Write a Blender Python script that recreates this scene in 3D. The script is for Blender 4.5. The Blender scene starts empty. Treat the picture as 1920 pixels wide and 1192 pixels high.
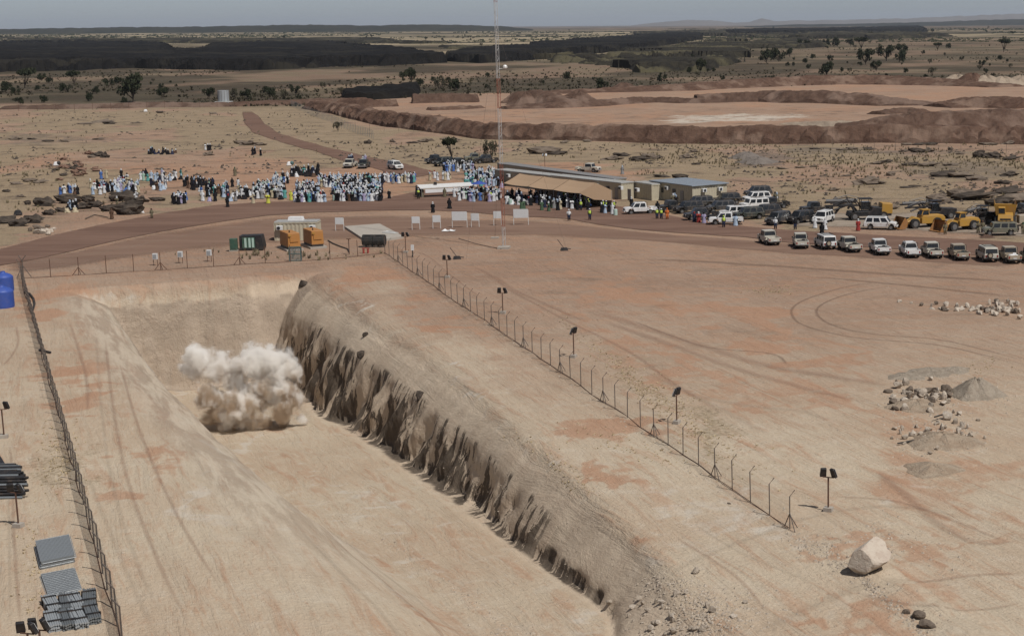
import bpy, bmesh, math, random
import numpy as np
from mathutils import Vector, Matrix, noise as mnoise
R = math.radians
random.seed(7); rng = np.random.default_rng(11)
S = bpy.context.scene
C = S.collection

# ------------------------------------------------------------------ camera
FPX, PPX, PPY, HORY, ROLL, CAMH = 3000.0, 1415.0, 596.0, 45.0, 0.0068, 30.0
PITCH = math.atan((PPY - HORY) / FPX)
_F = Vector((0, math.cos(PITCH), -math.sin(PITCH)))
_R0 = Vector((1, 0, 0)); _U0 = Vector((0, math.sin(PITCH), math.cos(PITCH)))
_Rv = _R0 * math.cos(ROLL) - _U0 * math.sin(ROLL)
_Uv = _U0 * math.cos(ROLL) + _R0 * math.sin(ROLL)
cam_d = bpy.data.cameras.new('camera'); cam = bpy.data.objects.new('camera', cam_d); C.objects.link(cam)
cam_d.sensor_width = 36.0; cam_d.lens = 36.0 * FPX / 1920.0
cam_d.shift_x = -(PPX - 960.0) / 1920.0
cam_d.clip_start = 1.0; cam_d.clip_end = 90000.0
M4 = Matrix((( _Rv.x, _Uv.x, -_F.x, 0), (_Rv.y, _Uv.y, -_F.y, 0), (_Rv.z, _Uv.z, -_F.z, CAMH), (0, 0, 0, 1)))
cam.matrix_world = M4
S.camera = cam

# ------------------------------------------------------------------ light
SUN_EL, SUN_AZ = R(56), math.atan2(0.74, -0.67)      # azimuth measured from +Y towards +X
w = bpy.data.worlds.new('World'); S.world = w; w.use_nodes = True
nt = w.node_tree; nt.nodes.clear()
sky = nt.nodes.new('ShaderNodeTexSky'); sky.sky_type = 'NISHITA'; sky.sun_disc = False
sky.sun_elevation = SUN_EL; sky.sun_rotation = SUN_AZ
sky.altitude = 400; sky.air_density = 0.5; sky.dust_density = 0.9; sky.ozone_density = 1.0
hs = nt.nodes.new('ShaderNodeHueSaturation'); hs.inputs['Saturation'].default_value = 0.6
bg = nt.nodes.new('ShaderNodeBackground'); bg.inputs['Strength'].default_value = 0.074
wo = nt.nodes.new('ShaderNodeOutputWorld')
nt.links.new(sky.outputs[0], hs.inputs['Color']); nt.links.new(hs.outputs[0], bg.inputs[0]); nt.links.new(bg.outputs[0], wo.inputs[0])
sd = bpy.data.lights.new('sun', 'SUN'); sd.energy = 4.1; sd.angle = R(0.53); sd.color = (1.0, 0.955, 0.9)
so = bpy.data.objects.new('sun', sd); C.objects.link(so)
sv = Vector((math.sin(SUN_AZ) * math.cos(SUN_EL), math.cos(SUN_AZ) * math.cos(SUN_EL), math.sin(SUN_EL)))
so.rotation_euler = sv.to_track_quat('Z', 'Y').to_euler(); so.location = (0, 0, 200)
S.view_settings.view_transform = 'Standard'; S.view_settings.look = 'None'
S.view_settings.exposure = 0.0; S.view_settings.gamma = 1.0
S.render.engine = 'CYCLES'
S.cycles.volume_bounces = 7; S.cycles.volume_step_rate = 0.25; S.cycles.volume_max_steps = 256
S.cycles.transparent_max_bounces = 12

# ------------------------------------------------------------------ noise + heights (numpy)
def _h(ix, iy, s):
    n = (ix.astype(np.int64) * 374761393 + iy.astype(np.int64) * 668265263 + s * 974711) & 0xffffffff
    n = ((n ^ (n >> 13)) * 1274126177) & 0xffffffff
    return ((n ^ (n >> 16)) & 0xffff) / 65535.0
def vn(x, y, s=0):
    x = np.asarray(x, float); y = np.asarray(y, float)
    ix = np.floor(x); iy = np.floor(y); fx = x - ix; fy = y - iy
    fx = fx * fx * (3 - 2 * fx); fy = fy * fy * (3 - 2 * fy)
    a = _h(ix, iy, s); b = _h(ix + 1, iy, s); c = _h(ix, iy + 1, s); d = _h(ix + 1, iy + 1, s)
    return (a + (b - a) * fx) * (1 - fy) + (c + (d - c) * fx) * fy
def fbm(x, y, o=4, s=0, g=0.5):
    t = 0; a = 1; m = 0
    for k in range(o):
        t = t + a * vn(x * 2 ** k + 17.3 * k, y * 2 ** k - 9.1 * k, s + k); m += a; a *= g
    return t / m                                      # 0..1
def sm(x, a, b):
    t = np.clip((x - a) / (b - a), 0, 1); return t * t * (3 - 2 * t)
AX = (-0.438, 0.899); BX = (0.899, 0.438); OX, OY = -24.8, 134.0
def ab(X, Y): return (X - OX) * AX[0] + (Y - OY) * AX[1], (X - OX) * BX[0] + (Y - OY) * BX[1]
def xy(a, b): return OX + a * AX[0] + b * BX[0], OY + a * AX[1] + b * BX[1]
def crR(a): return np.interp(a, [-70, -49, -25, 0, 40, 67], [-4.2, -2.7, -1.2, 0, 0.3, -0.2]) + 0.9 * (fbm(a / 9.0, a * 0, 2, 5) - 0.5)
def crL(a): return np.interp(a, [-70, -49, -25, -8, 19, 60], [-17.2, -18, -19.4, -20.3, -22.4, -23.6]) + 0.8 * (fbm(a / 8.0, a * 0 + 9, 2, 8) - 0.5)
def dep(a): return np.maximum(np.clip(7.3 + 0.077 * a, 0, 14), 3.1 * sm(a, -85, -60))
FARA = 69.0
def pit(a, b):
    d = dep(a); t = sm(a, -35, 35)
    wR = np.interp(a, [-70, -56, -49, 0, 66], [5.5, 4.4, 3.0, 5.4, 6.6])
    q = (crR(a) - b) / wR
    pn = np.interp(q, [-.6, -0.2, 0, .25, .5, .75, .9, .97, 1.02], [0, .01, .04, .18, .42, .66, .80, .95, 1.0])
    pf = np.interp(q, [-.6, -0.2, 0, .25, .5, .7, .82, .92, 1.0], [0, .015, .05, .16, .33, .49, .62, .82, 1.0])
    dR = d * (pn * (1 - t) + pf * t)
    s = b - crL(a)
    near = 1 - sm(a, -42, -4)
    wl = d * (0.42 + 0.75 * near)
    p6 = np.interp(s, [-6, -3.6, -1.4, 0, 0.001], [0, .25, 1.2, 2.1, 2.1])
    c0 = 2.1 * np.clip(d / 7, .25, 1)
    dl = np.where(s < 0, p6 * c0 / 2.1, c0 + (np.maximum(d, c0 + .1) - c0) * np.interp(s / np.maximum(wl, 1), [0, .15, .5, .85, 1, 1.4], [0, .12, .5, .88, .97, 1.0]))
    dl = dl * np.clip(d / 2.5, 0, 1)
    f = FARA + 0.5 * (fbm(b / 3.0, b * 0, 2, 31) - .5) - a
    dF = 16.0 * np.interp(f + .5 * (fbm(b / 2.2, b * 0 + 4, 3, 33) - .5), [-.8, 0, .35, .9, 1.3, 2.4, 3.4, 4.2], [0, .03, .11, .17, .29, .6, .86, 1.0])
    return -np.minimum(np.minimum(dR, dl), np.minimum(dF, d)), q, s, f
def relief(X, Y):
    G = np.hypot(X, Y)
    r = 0.10 * (fbm(X / 14, Y / 14, 3, 1) - .5) * 2 + 0.05 * (fbm(X / 2.2, Y / 2.2, 2, 3) - .5)
    r = r + sm(G, 290, 420) * 0.5 * (fbm(X / 23, Y / 23, 3, 4) - .5) * 2
    r = r + sm(G, 500, 1500) * 5.0 * (fbm(X / 240, Y / 240, 3, 6) - .5)
    return r
def fenceside(a, b):                                   # low windrow of dirt along the right-hand fence
    f = b - np.interp(a, [-60, -46, 79, 95], [6.0, 7.4, 11.9, 12.3])
    return 0.22 * np.exp(-(f / 0.9) ** 2) * sm(a, -52, -40) * (1 - sm(a, 80, 92)) + 0.35 * np.exp(-((f - .4) / 1.6) ** 2) * (1 - sm(a, -55, -47)) * (0.4 + fbm(a / 1.2, f / 1.2, 2, 41))
def HZ(X, Y):
    X = np.asarray(X, float); Y = np.asarray(Y, float)
    a, b = ab(X, Y)
    z, q, s, f = pit(a, b)
    rough = 0.18 * (fbm(a / 5, b / 1.3, 3, 51) - .5) * sm(-z, .1, 1.0)
    return z + relief(X, Y) + fenceside(a, b) + rough
def proj(X, Y, Z):
    X = np.asarray(X, float); dx, dy, dz = X, np.asarray(Y, float), np.asarray(Z, float) - CAMH
    f = dx * _F.x + dy * _F.y + dz * _F.z; f = np.where(f < 1, 1, f)
    return PPX + FPX * (dx * _Rv.x + dy * _Rv.y + dz * _Rv.z) / f, PPY - FPX * (dx * _Uv.x + dy * _Uv.y + dz * _Uv.z) / f
def P0(x, y, z=0.0):                                    # photo pixel -> point at height z
    x = np.asarray(x, float); y = np.asarray(y, float)
    cx = (x - PPX) / FPX; cy = (PPY - y) / FPX
    d = [_F[i] + cx * _Rv[i] + cy * _Uv[i] for i in range(3)]
    t = (z - CAMH) / np.minimum(d[2], -1e-4)
    return d[0] * t, d[1] * t
def P(x, y):                                            # photo pixel -> Vector on the ground
    X0, Y0 = P0(x, y, 0.0); a, b = ab(X0, Y0)
    if -75 < a < 110 and -40 < b < 8:                   # march down the line of sight where the pit is
        zz = np.linspace(.6, -15, 420); X, Y = P0(x, y, zz); hit = np.nonzero(HZ(X, Y) >= zz)[0]
        k = hit[0] if len(hit) else -1; return Vector((float(X[k]), float(Y[k]), float(zz[k])))
    z = 0.0
    for _ in range(5):
        X, Y = P0(x, y, z); z = float(HZ(X, Y))
    return Vector((float(X), float(Y), float(HZ(X, Y))))
def gz(x, y): return float(HZ(x, y))

# ------------------------------------------------------------------ material helper
class NB:
    def __init__(s, name):
        s.m = bpy.data.materials.new(name); s.m.use_nodes = True; s.t = s.m.node_tree; s.t.nodes.clear()
        s.out = s.n('ShaderNodeOutputMaterial')
    def n(s, k, **kw):
        o = s.t.nodes.new(k)
        for a, v in kw.items(): setattr(o, a, v)
        return o
    def l(s, a, b): s.t.links.new(a, b)
    def setv(s, sock, v):
        if hasattr(v, 'is_output') or isinstance(v, bpy.types.NodeSocket): s.l(v, sock)
        else:
            if isinstance(v, (tuple, list)) and len(v) == 3 and sock.type == 'RGBA': v = (*v, 1)
            sock.default_value = v
    def noise(s, vec, scale, detail=4, rough=.55, dist=0.0):
        o = s.n('ShaderNodeTexNoise'); s.l(vec, o.inputs['Vector'])
        o.inputs['Scale'].default_value = scale; o.inputs['Detail'].default_value = detail
        o.inputs['Roughness'].default_value = rough; o.inputs['Distortion'].default_value = dist
        return o.outputs[0]
    def voro(s, vec, scale, feat='F1'):
        o = s.n('ShaderNodeTexVoronoi', feature=feat); s.l(vec, o.inputs['Vector']); o.inputs['Scale'].default_value = scale
        return o
    def map(s, vec, scale=(1, 1, 1), rot=(0, 0, 0), loc=(0, 0, 0)):
        o = s.n('ShaderNodeMapping'); s.l(vec, o.inputs[0]); o.inputs['Scale'].default_value = scale
        o.inputs['Rotation'].default_value = rot; o.inputs['Location'].default_value = loc; return o.outputs[0]
    def math(s, op, a, b=0.0, c=0.0, clamp=False):
        o = s.n('ShaderNodeMath', operation=op); o.use_clamp = clamp
        s.setv(o.inputs[0], a); s.setv(o.inputs[1], b); s.setv(o.inputs[2], c); return o.outputs[0]
    def ramp(s, f, a, b, lo=0.0, hi=1.0):
        o = s.n('ShaderNodeMapRange'); o.interpolation_type = 'SMOOTHSTEP'; s.setv(o.inputs[0], f)
        o.inputs[1].default_value = a; o.inputs[2].default_value = b; o.inputs[3].default_value = lo; o.inputs[4].default_value = hi
        return o.outputs[0]
    def mix(s, f, a, b, mode='MIX'):
        o = s.n('ShaderNodeMix', data_type='RGBA', blend_type=mode)
        s.setv(o.inputs[0], f); s.setv(o.inputs[6], a); s.setv(o.inputs[7], b); return o.outputs[2]
    def bsdf(s, col, rough=.8, metal=0.0, normal=None, spec=.3, alpha=None):
        o = s.n('ShaderNodeBsdfPrincipled'); s.setv(o.inputs['Base Color'], col); s.setv(o.inputs['Roughness'], rough)
        s.setv(o.inputs['Metallic'], metal); s.setv(o.inputs['Specular IOR Level'], spec)
        if normal is not None: s.l(normal, o.inputs['Normal'])
        if alpha is not None: s.setv(o.inputs['Alpha'], alpha)
        s.l(o.outputs[0], s.out.inputs[0]); return o
    def bump(s, h, st=.5, dist=.1, prev=None):
        o = s.n('ShaderNodeBump'); o.inputs['Strength'].default_value = st; o.inputs['Distance'].default_value = dist
        s.l(h, o.inputs['Height'])
        if prev is not None: s.l(prev, o.inputs['Normal'])
        return o.outputs[0]
    def attr(s, name):
        o = s.n('ShaderNodeAttribute'); o.attribute_name = name; sp = s.n('ShaderNodeSeparateColor'); s.l(o.outputs['Color'], sp.inputs[0])
        return sp.outputs
    def pos(s): return s.n('ShaderNodeNewGeometry').outputs['Position']
    def obj(s): return s.n('ShaderNodeTexCoord').outputs['Object']

def new_mesh(name, V, F, mats=(), smooth=False):
    me = bpy.data.meshes.new(name); me.from_pydata([tuple(v) for v in V], [], [tuple(f) for f in F])
    for m in mats: me.materials.append(m)
    if smooth: me.polygons.foreach_set('use_smooth', [True] * len(me.polygons))
    me.update(); return me
def np_mesh(name, V, F, mats=(), smooth=False):         # V (n,3), F (m,k)
    V = np.ascontiguousarray(V, dtype=np.float32); F = np.ascontiguousarray(F, dtype=np.int32)
    me = bpy.data.meshes.new(name); k = F.shape[1]
    me.vertices.add(len(V)); me.vertices.foreach_set('co', V.ravel())
    me.loops.add(F.size); me.loops.foreach_set('vertex_index', F.ravel())
    me.polygons.add(len(F)); me.polygons.foreach_set('loop_start', np.arange(0, F.size, k, dtype=np.int32))
    for m in mats: me.materials.append(m)
    me.polygons.foreach_set('use_smooth', np.full(len(F), smooth))
    me.update(calc_edges=True); return me
def grid_faces(nr, nc, keep=None):
    i = np.arange(nr * nc).reshape(nr, nc)
    f = np.stack([i[:-1, :-1], i[:-1, 1:], i[1:, 1:], i[1:, :-1]], -1).reshape(-1, 4)
    if keep is not None:
        k = keep[:-1, :-1] | keep[:-1, 1:] | keep[1:, 1:] | keep[1:, :-1]; f = f[k.ravel()]
    return f
def link(name, me, parent=None, **props):
    o = bpy.data.objects.new(name, me); C.objects.link(o)
    if parent is not None: o.parent = parent
    for k, v in props.items(): o[k] = v
    return o
def set_col(me, name, arr):
    a = me.attributes.new(name, 'FLOAT_COLOR', 'POINT'); a.data.foreach_set('color', np.ascontiguousarray(arr, dtype=np.float32).ravel())
# ------------------------------------------------------------------ ground
def growth(start, step, g, end):
    out = []; x = start
    while x < end: x += step; out.append(x); step *= g
    return out
bs = list(np.arange(-30, 3, .25)) + list(np.arange(3, 60, .6)) + growth(60, .65, 1.045, 45000)
bs = [-x for x in growth(-(-30 + 30), .5, 1.0, 22)] and ([-30 - x for x in growth(0, .5, 1.0, 25)][::-1] + bs)
bs = [-55 - x for x in growth(0.6, .6, 1.045, 45000)][::-1] + bs
as_ = list(np.arange(-62, 64, .4)) + list(np.arange(64, 72, .22)) + list(np.arange(72, 200, .8)) + growth(200, .85, 1.02, 900)
as_ = as_ + growth(as_[-1], 15, 1.05, 45000)
as_ = [-62 - x for x in growth(0.4, .45, 1.05, 400)][::-1] + as_
bs = np.array(sorted(set(np.round(bs, 3)))); as_ = np.array(sorted(set(np.round(as_, 3))))
A, B = np.meshgrid(as_, bs, indexing='ij')
X, Y = xy(A, B)
Z = HZ(X, Y)
zp, q, sL, fF = pit(A, B)
# rock wall: push faces back into the bank in vertical flutes (real recesses and overhangs)
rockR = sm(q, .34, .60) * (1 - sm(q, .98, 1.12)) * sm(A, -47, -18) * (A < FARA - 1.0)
footR = sm(q, .80, .92) * (1 - sm(q, 1.0, 1.1)) * sm(A, -52, -48) * (A < FARA - 1.0) * sm(fbm(A / 2.6, A * 0, 3, 63), .2, .5)  # foot band: pushed back, and its recess shade painted into the colour
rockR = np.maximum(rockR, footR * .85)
fl = 1 - np.abs(fbm(A / 2.6 + .12 * zp, zp / 9.0, 3, 61) * 2 - 1)
fl = sm(fl, .35, .95)
lat = np.clip(.15 + .85 * sm(q, .45, .9), 0, 1) * (.3 + .7 * sm(A, -42, -12))
push = rockR * lat * (.45 * fl + .3 * fbm(A / .7, zp / 1.1, 3, 66) + 1.25 * np.floor(5 * vn(A / 1.9 + .25 * zp, zp / 3.2, 77)) / 5 + .35 * np.floor(3 * vn(A / .8, zp / 1.3, 78)) / 3)
X = X + BX[0] * push; Y = Y + BX[1] * push
rockF = sm(fF, .2, 1.0) * (1 - sm(fF, 4.2, 5)) * sm(-zp, .6, 1.5)
pf_ = rockF * .3 * fbm(B / 1.5, zp / 3.5, 3, 71); X = X + AX[0] * pf_; Y = Y + AX[1] * pf_
# far earth curvature is left out; masks of soil colour, in photo pixels of the flat ground
px, py = proj(X, Y, np.minimum(Z, 0))
G = np.hypot(X, Y)
jx = (fbm(X / 7, Y / 7, 5, 80, .65) - .5); jy = (fbm(X / 7, Y / 7, 5, 90, .65) - .5)
scl = np.clip(py - 45, 1, 2000) / 30.0                   # px per metre
qx = px + jx * 11 * scl; qy = py + jy * 14 * scl * np.clip((py - 45) / 900, .05, 1)
def blobs(lst, soft=.5):
    m = np.zeros_like(px)
    for (x, y, rx, ry, rot, st) in lst:
        c, s_ = math.cos(R(rot)), math.sin(R(rot)); dx = qx - x; dy = qy - y
        r = np.hypot((dx * c + dy * s_) / rx, (-dx * s_ + dy * c) / ry)
        m = np.maximum(m, st * (1 - sm(r, 1 - soft, 1 + soft * .4)))
    return m
yroad = np.interp(px, [0, 200, 400, 600, 900, 1100, 1250, 1500, 1700, 1920], [470, 412, 385, 376, 372, 392, 405, 432, 445, 452])
quT = np.interp(px, [560, 600, 760, 1000, 1280, 1500, 1920], [205, 186, 178, 172, 165, 156, 160])
quB = np.interp(px, [560, 600, 700, 880, 1000, 1280, 1920], [200, 205, 228, 250, 258, 263, 266])
quarry = sm(py, quT, quT + 3) * (1 - sm(py, quB - 2, quB + 4)) * sm(px, 580, 620)
above = 1 - sm(qy, yroad - 14, yroad - 2)
n1 = fbm(X / 16, Y / 30, 4, 100); n2 = fbm(X / 60, Y / 90, 4, 110); n3 = fbm(X / 5, Y / 6, 3, 120)
straw = above * np.clip(sm(n1, .36, .6) * .9 + .15, 0, 1) * (1 - sm(-py, -190, -150) * .5)
straw = straw * (1 - .9 * quarry) * (1 - .85 * blobs([(330, 305, 260, 30, 0, 1), (520, 330, 220, 26, 0, 1), (640, 350, 200, 40, 0, 1), (960, 340, 200, 40, 0, 1), (1080, 318, 170, 14, 3, 1),
    (100, 400, 120, 40, -10, .7), (160, 262, 170, 14, 0, .7), (1430, 300, 60, 14, 0, .9), (1330, 275, 60, 8, 0, .8)], .6))
straw = np.maximum(straw, blobs([(220, 225, 260, 12, 0, .8), (560, 232, 160, 25, 12, .9), (420, 262, 100, 18, 0, .8), (640, 262, 110, 14, 5, .9), (1200, 300, 240, 22, 3, .8), (1150, 272, 260, 8, 0, .9),
    (1560, 372, 160, 26, 5, .8), (1290, 792, 130, 42, 38, .42), (1200, 720, 90, 16, 38, .35), (1130, 640, 110, 12, 38, .3), (1450, 545, 50, 10, 0, .4), (110, 860, 60, 70, 70, .38), (60, 1050, 14, 90, 0, .3)], .6))
olive = (1 - sm(py, 190, 208)) * sm(n2, .3, .55) * .9
olive = np.maximum(olive, (1 - sm(py, 190, 200)) * .45) * (1 - quarry)
redm = quarry * (.08 + .45 * sm(n1, .3, .7))
redm = np.maximum(redm, blobs([(840, 600, 75, 17, 8, .95), (690, 520, 85, 24, 10, .75), (770, 562, 45, 10, 0, .6), (640, 545, 30, 20, 0, .5), (1140, 845, 105, 42, 10, .85),
    (150, 715, 90, 42, 5, .8), (240, 925, 75, 60, 15, .8), (100, 550, 110, 32, -8, .75), (150, 640, 60, 30, 30, .35), (760, 1130, 60, 22, 38, .6), (590, 1080, 60, 12, 40, .35),
    (1330, 590, 380, 26, 17, .7), (1250, 680, 300, 24, 22, .6), (1450, 640, 300, 20, 14, .6), (1720, 840, 150, 100, 20, .6), (1850, 960, 140, 60, 0, .55), (1560, 740, 220, 22, 10, .5), (1560, 1080, 130, 26, -8, .7), (1700, 1150, 150, 40, 20, .6),
    (1780, 1090, 180, 34, -5, .5), (1800, 880, 90, 40, 0, .6), (1090, 560, 160, 12, 20, .4), (350, 330, 300, 36, 0, .55), (640, 345, 240, 40, 0, .7), (1000, 350, 260, 40, 0, .6), (1080, 320, 170, 14, 3, .7),
    (60, 320, 160, 60, 0, .45), (500, 300, 160, 20, 0, .5), (1300, 285, 60, 8, 0, .6), (250, 450, 300, 60, -8, .35), (560, 440, 500, 34, 0, .35), (1100, 440, 520, 36, 3, .3)], .6))
redm = redm * (.65 + .5 * n3)
road_near = blobs([(1560, 470, 420, 40, 2, .5)], .8)
pale = blobs([(1370, 222, 150, 6, 0, .6), (1450, 219, 90, 5, 0, .5), (1300, 229, 60, 3, 0, .8), (1090, 1150, 150, 60, 30, .25), (480, 990, 160, 60, 45, .35), (880, 720, 60, 12, 20, .5), (960, 880, 150, 16, 45, .35), (1120, 1010, 160, 16, 45, .35),
    (700, 1000, 200, 40, 40, .3), (560, 900, 60, 20, 40, .3), (1350, 980, 260, 60, 20, .35), (1690, 900, 220, 40, 10, .25), (1600, 1010, 200, 30, 10, .25), (230, 545, 80, 14, -10, .3), (300, 680, 30, 80, -35, .45), (430, 850, 30, 90, -35, .4),
    (660, 590, 80, 12, 20, .4), (1840, 225, 100, 5, 0, .3), (160, 720, 60, 30, 0, 0)], .7)
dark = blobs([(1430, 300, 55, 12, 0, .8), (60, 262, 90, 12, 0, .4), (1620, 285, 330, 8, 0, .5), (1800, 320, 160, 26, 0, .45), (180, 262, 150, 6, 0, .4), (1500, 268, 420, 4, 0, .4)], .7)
shade = sm(px, 0, 900)
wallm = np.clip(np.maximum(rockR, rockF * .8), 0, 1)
faceR = sm(q, -.1, .3) * (1 - sm(q, 1., 1.15)) * sm(-zp, .2, 1.0)
brown = np.clip(1 - sm(py, 470, 900) * 1.0, 0, 1) * (1 - .55 * sm(-qx, -700, -300) * sm(py, 480, 620)) * (1 - .8 * sm(-zp, .5, 2))
brown = brown * (1 - .6 * blobs([(870, 730, 380, 60, 42, 1), (1000, 860, 300, 60, 42, 1)], .8))
slopeL = sm(sL, -6, -3) * (1 - sm(sL / np.maximum(dep(A) * (.42 + .75 * (1 - sm(A, -42, -4))), 1), .85, 1.0)) * sm(A, -50, -20) * (1 - sm(A, 64, 67))
one = np.ones_like(px)
plain = sm(-py, -128, -95) * (1 - sm(-py, -62, -54)) * (1 - .8 * sm(px, 1150, 1400) * sm(py, 64, 80)) * (1 - .5 * (px < 900) * sm(py, 84, 92))
field = np.maximum(above * (1 - quarry), quarry * .8) * sm(py, 195, 210)     # pale straw plains far away
far_w = 1 - sm(py, 58, 66)                             # dark woods on the horizon
me = np_mesh('ground', np.stack([X, Y, Z], -1).reshape(-1, 3), grid_faces(len(as_), len(bs)), smooth=True)
set_col(me, 'mA', np.stack([straw, redm, olive, one], -1).reshape(-1, 4))
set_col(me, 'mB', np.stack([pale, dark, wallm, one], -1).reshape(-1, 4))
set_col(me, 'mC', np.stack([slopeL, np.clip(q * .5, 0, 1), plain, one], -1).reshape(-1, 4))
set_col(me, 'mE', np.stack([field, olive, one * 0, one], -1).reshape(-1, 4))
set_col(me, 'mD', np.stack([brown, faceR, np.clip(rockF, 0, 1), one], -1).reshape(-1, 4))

def ground_mat():
    n = NB('dry_ground'); p = n.pos()
    mA = n.attr('mA'); mB = n.attr('mB'); mC = n.attr('mC'); mD = n.attr('mD'); mE = n.attr('mE')
    rp = n.map(p, rot=(0, 0, -math.atan2(AX[1], AX[0])))           # x runs along the pit
    big = n.noise(p, .05, 4, .6); med = n.noise(p, .42, 5, .62, .4); fine = n.noise(p, 2.6, 4, .72)
    scr = n.noise(n.map(rp, (.10, .75, .3)), 1.0, 6, .68, .8)        # scrape marks along the pit
    scr2 = n.noise(n.map(p, (.16, .9, .3), rot=(0, 0, R(8))), 1.0, 5, .68, 1.0)
    near = n.mix(n.ramp(big, .35, .65), SAND_A, SAND_B)
    near = n.mix(n.math('MULTIPLY', n.ramp(scr, .50, .66), .5), near, SAND_RED)
    scf = n.noise(n.map(rp, (.45, 3.2, .6)), 1.0, 4, .7, .5)
    near = n.mix(n.math('MULTIPLY', n.ramp(scf, .54, .68), .4), near, SAND_RED)
    near = n.mix(n.math('MULTIPLY', n.ramp(scf, .44, .34), .4), near, SAND_PALE)
    near = n.mix(n.math('MULTIPLY', n.ramp(med, .5, .72), .5), near, SAND_PALE)
    mid = n.mix(n.ramp(big, .35, .65), MID_A, MID_B)
    mid = n.mix(n.math('MULTIPLY', n.ramp(scr2, .44, .62), .55), mid, SAND_RED)
    mid = n.mix(n.math('MULTIPLY', n.ramp(med, .52, .72), .35), mid, MID_C)
    mid = n.mix(n.math('MULTIPLY', n.ramp(scf, .54, .68), .35), mid, MOT_D)
    mid = n.mix(n.math('MULTIPLY', n.ramp(scf, .44, .34), .4), mid, MID_C)
    bm = n.math('ADD', mD[0], n.math('MULTIPLY', n.math('SUBTRACT', scr2, .5), .5), clamp=True)
    c = n.mix(bm, near, mid)
    def edge(m, a):   # break a soft mask up with noise
        e = n.math('ADD', m, n.math('MULTIPLY', n.math('SUBTRACT', a, .5), 1.1))
        return n.math('MULTIPLY', n.ramp(e, .2, .55), n.ramp(m, 0.02, .25))
    redc = n.mix(med, RED_A, RED_B)
    c = n.mix(n.math('MULTIPLY', edge(mA[1], scr), n.math('ADD', .3, n.math('MULTIPLY', mA[1], .6))), c, redc)
    strawc = n.mix(n.ramp(fine, .35, .65), STRAW_A, STRAW_B)
    c = n.mix(n.math('MULTIPLY', edge(mA[0], fine), .8), c, strawc)
    far = n.noise(n.map(p, (.012, .03, .1)), 1, 7, .72)
    olv = n.mix(n.ramp(far, .42, .6), OLIVE_A, OLIVE_B)
    olv = n.mix(n.ramp(far, .56, .7), olv, STRAW_D)
    c = n.mix(mA[2], c, olv)
    pln = n.mix(n.ramp(n.noise(n.map(p, (.0011, .003, .1)), 1, 7, .7), .40, .58), STRAW_C, OLIVE_A)
    c = n.mix(mC[2], c, pln)
    c = n.mix(n.math('MULTIPLY', edge(mB[0], med), .8), c, PALE)
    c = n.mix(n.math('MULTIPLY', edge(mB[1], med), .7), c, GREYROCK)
    mot = n.noise(n.map(p, (.11, .16, .2)), 1.0, 7, .74, .3)
    c = n.mix(n.math('MULTIPLY', n.math('MULTIPLY', n.ramp(mot, .50, .63), mE[0]), .62), c, MOT_D)
    c = n.mix(n.math('MULTIPLY', n.math('MULTIPLY', n.ramp(mot, .46, .36), mE[0]), .45), c, MOT_L)
    c = n.mix(n.math('MULTIPLY', n.ramp(mot, .55, .66), n.math('MULTIPLY', mD[0], .28)), c, MOT_D)
    grit = n.noise(p, 8.0, 3, .7)
    # the cut faces: dusty crusted slope above, dark rock in vertical runs below, with recess shade painted in
    rz = n.noise(n.map(rp, (.62, .30, .12)), 1.0, 6, .66, .25)
    rz2 = n.noise(n.map(rp, (1.9, .55, .35)), 1.0, 5, .7, .2)
    dusty = n.mix(n.ramp(rz, .30, .70), FACE_A, FACE_B)
    c = n.mix(n.math('MULTIPLY', mD[1], .85), c, dusty)
    fw = n.noise(n.map(rp, (.3, .3, .5)), 1.0, 7, .66)
    c = n.mix(n.math('MULTIPLY', mD[2], .85), c, n.mix(n.ramp(fw, .36, .66), WALL_B, WALL_A))
    rr = n.math('ADD', n.math('MULTIPLY', rz, .72), n.math('MULTIPLY', rz2, .28))
    brd = n.noise(n.map(rp, (.11, .2, .15)), 1.0, 3, .6)
    rr = n.math('ADD', rr, n.math('MULTIPLY', n.math('SUBTRACT', brd, .5), .32))
    rr = n.math('ADD', rr, n.math('MULTIPLY', n.math('SUBTRACT', grit, .5), .10))
    rr = n.math('SUBTRACT', rr, n.ramp(mC[1], .36, .5, 0, .075))  # painted shade grows darker towards the foot of the wall
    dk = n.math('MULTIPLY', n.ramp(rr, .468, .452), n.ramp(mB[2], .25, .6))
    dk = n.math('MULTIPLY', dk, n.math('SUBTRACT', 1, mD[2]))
    c = n.mix(n.math('MULTIPLY', dk, .9), c, n.mix(n.ramp(rz2, .4, .65), ROCK_SHADE_D, ROCK_SHADE_M))
    cr = n.noise(n.map(rp, (.22, .22, .35)), 1.0, 5, .7, .6)
    crk = n.math('MULTIPLY', n.math('MULTIPLY', n.ramp(n.math('ABSOLUTE', n.math('SUBTRACT', cr, .5)), .006, .0), n.ramp(brd, .5, .6)), mD[2])
    c = n.mix(n.math('MULTIPLY', crk, .7), c, ROCK_SHADE_D)
    sl = n.noise(n.map(rp, (.10, .55, .9), rot=(R(12), R(8), R(14))), 1.0, 6, .68, .15)
    c = n.mix(n.math('MULTIPLY', mC[0], .6), c, n.mix(n.ramp(sl, .42, .58), WALL_B, SAND_PALE))
    c = n.mix(n.math('MULTIPLY', n.ramp(grit, .62, .75), .35), c, (.16, .12, .09, 1))
    c = n.mix(n.math('MULTIPLY', n.ramp(grit, .38, .27), .45), c, (.50, .45, .39, 1))
    h = n.math('ADD', n.math('MULTIPLY', fine, .5), n.math('ADD', n.math('ADD', n.math('MULTIPLY', scr, 1.1), n.math('MULTIPLY', scf, .28)), n.math('MULTIPLY', grit, .14)))
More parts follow.
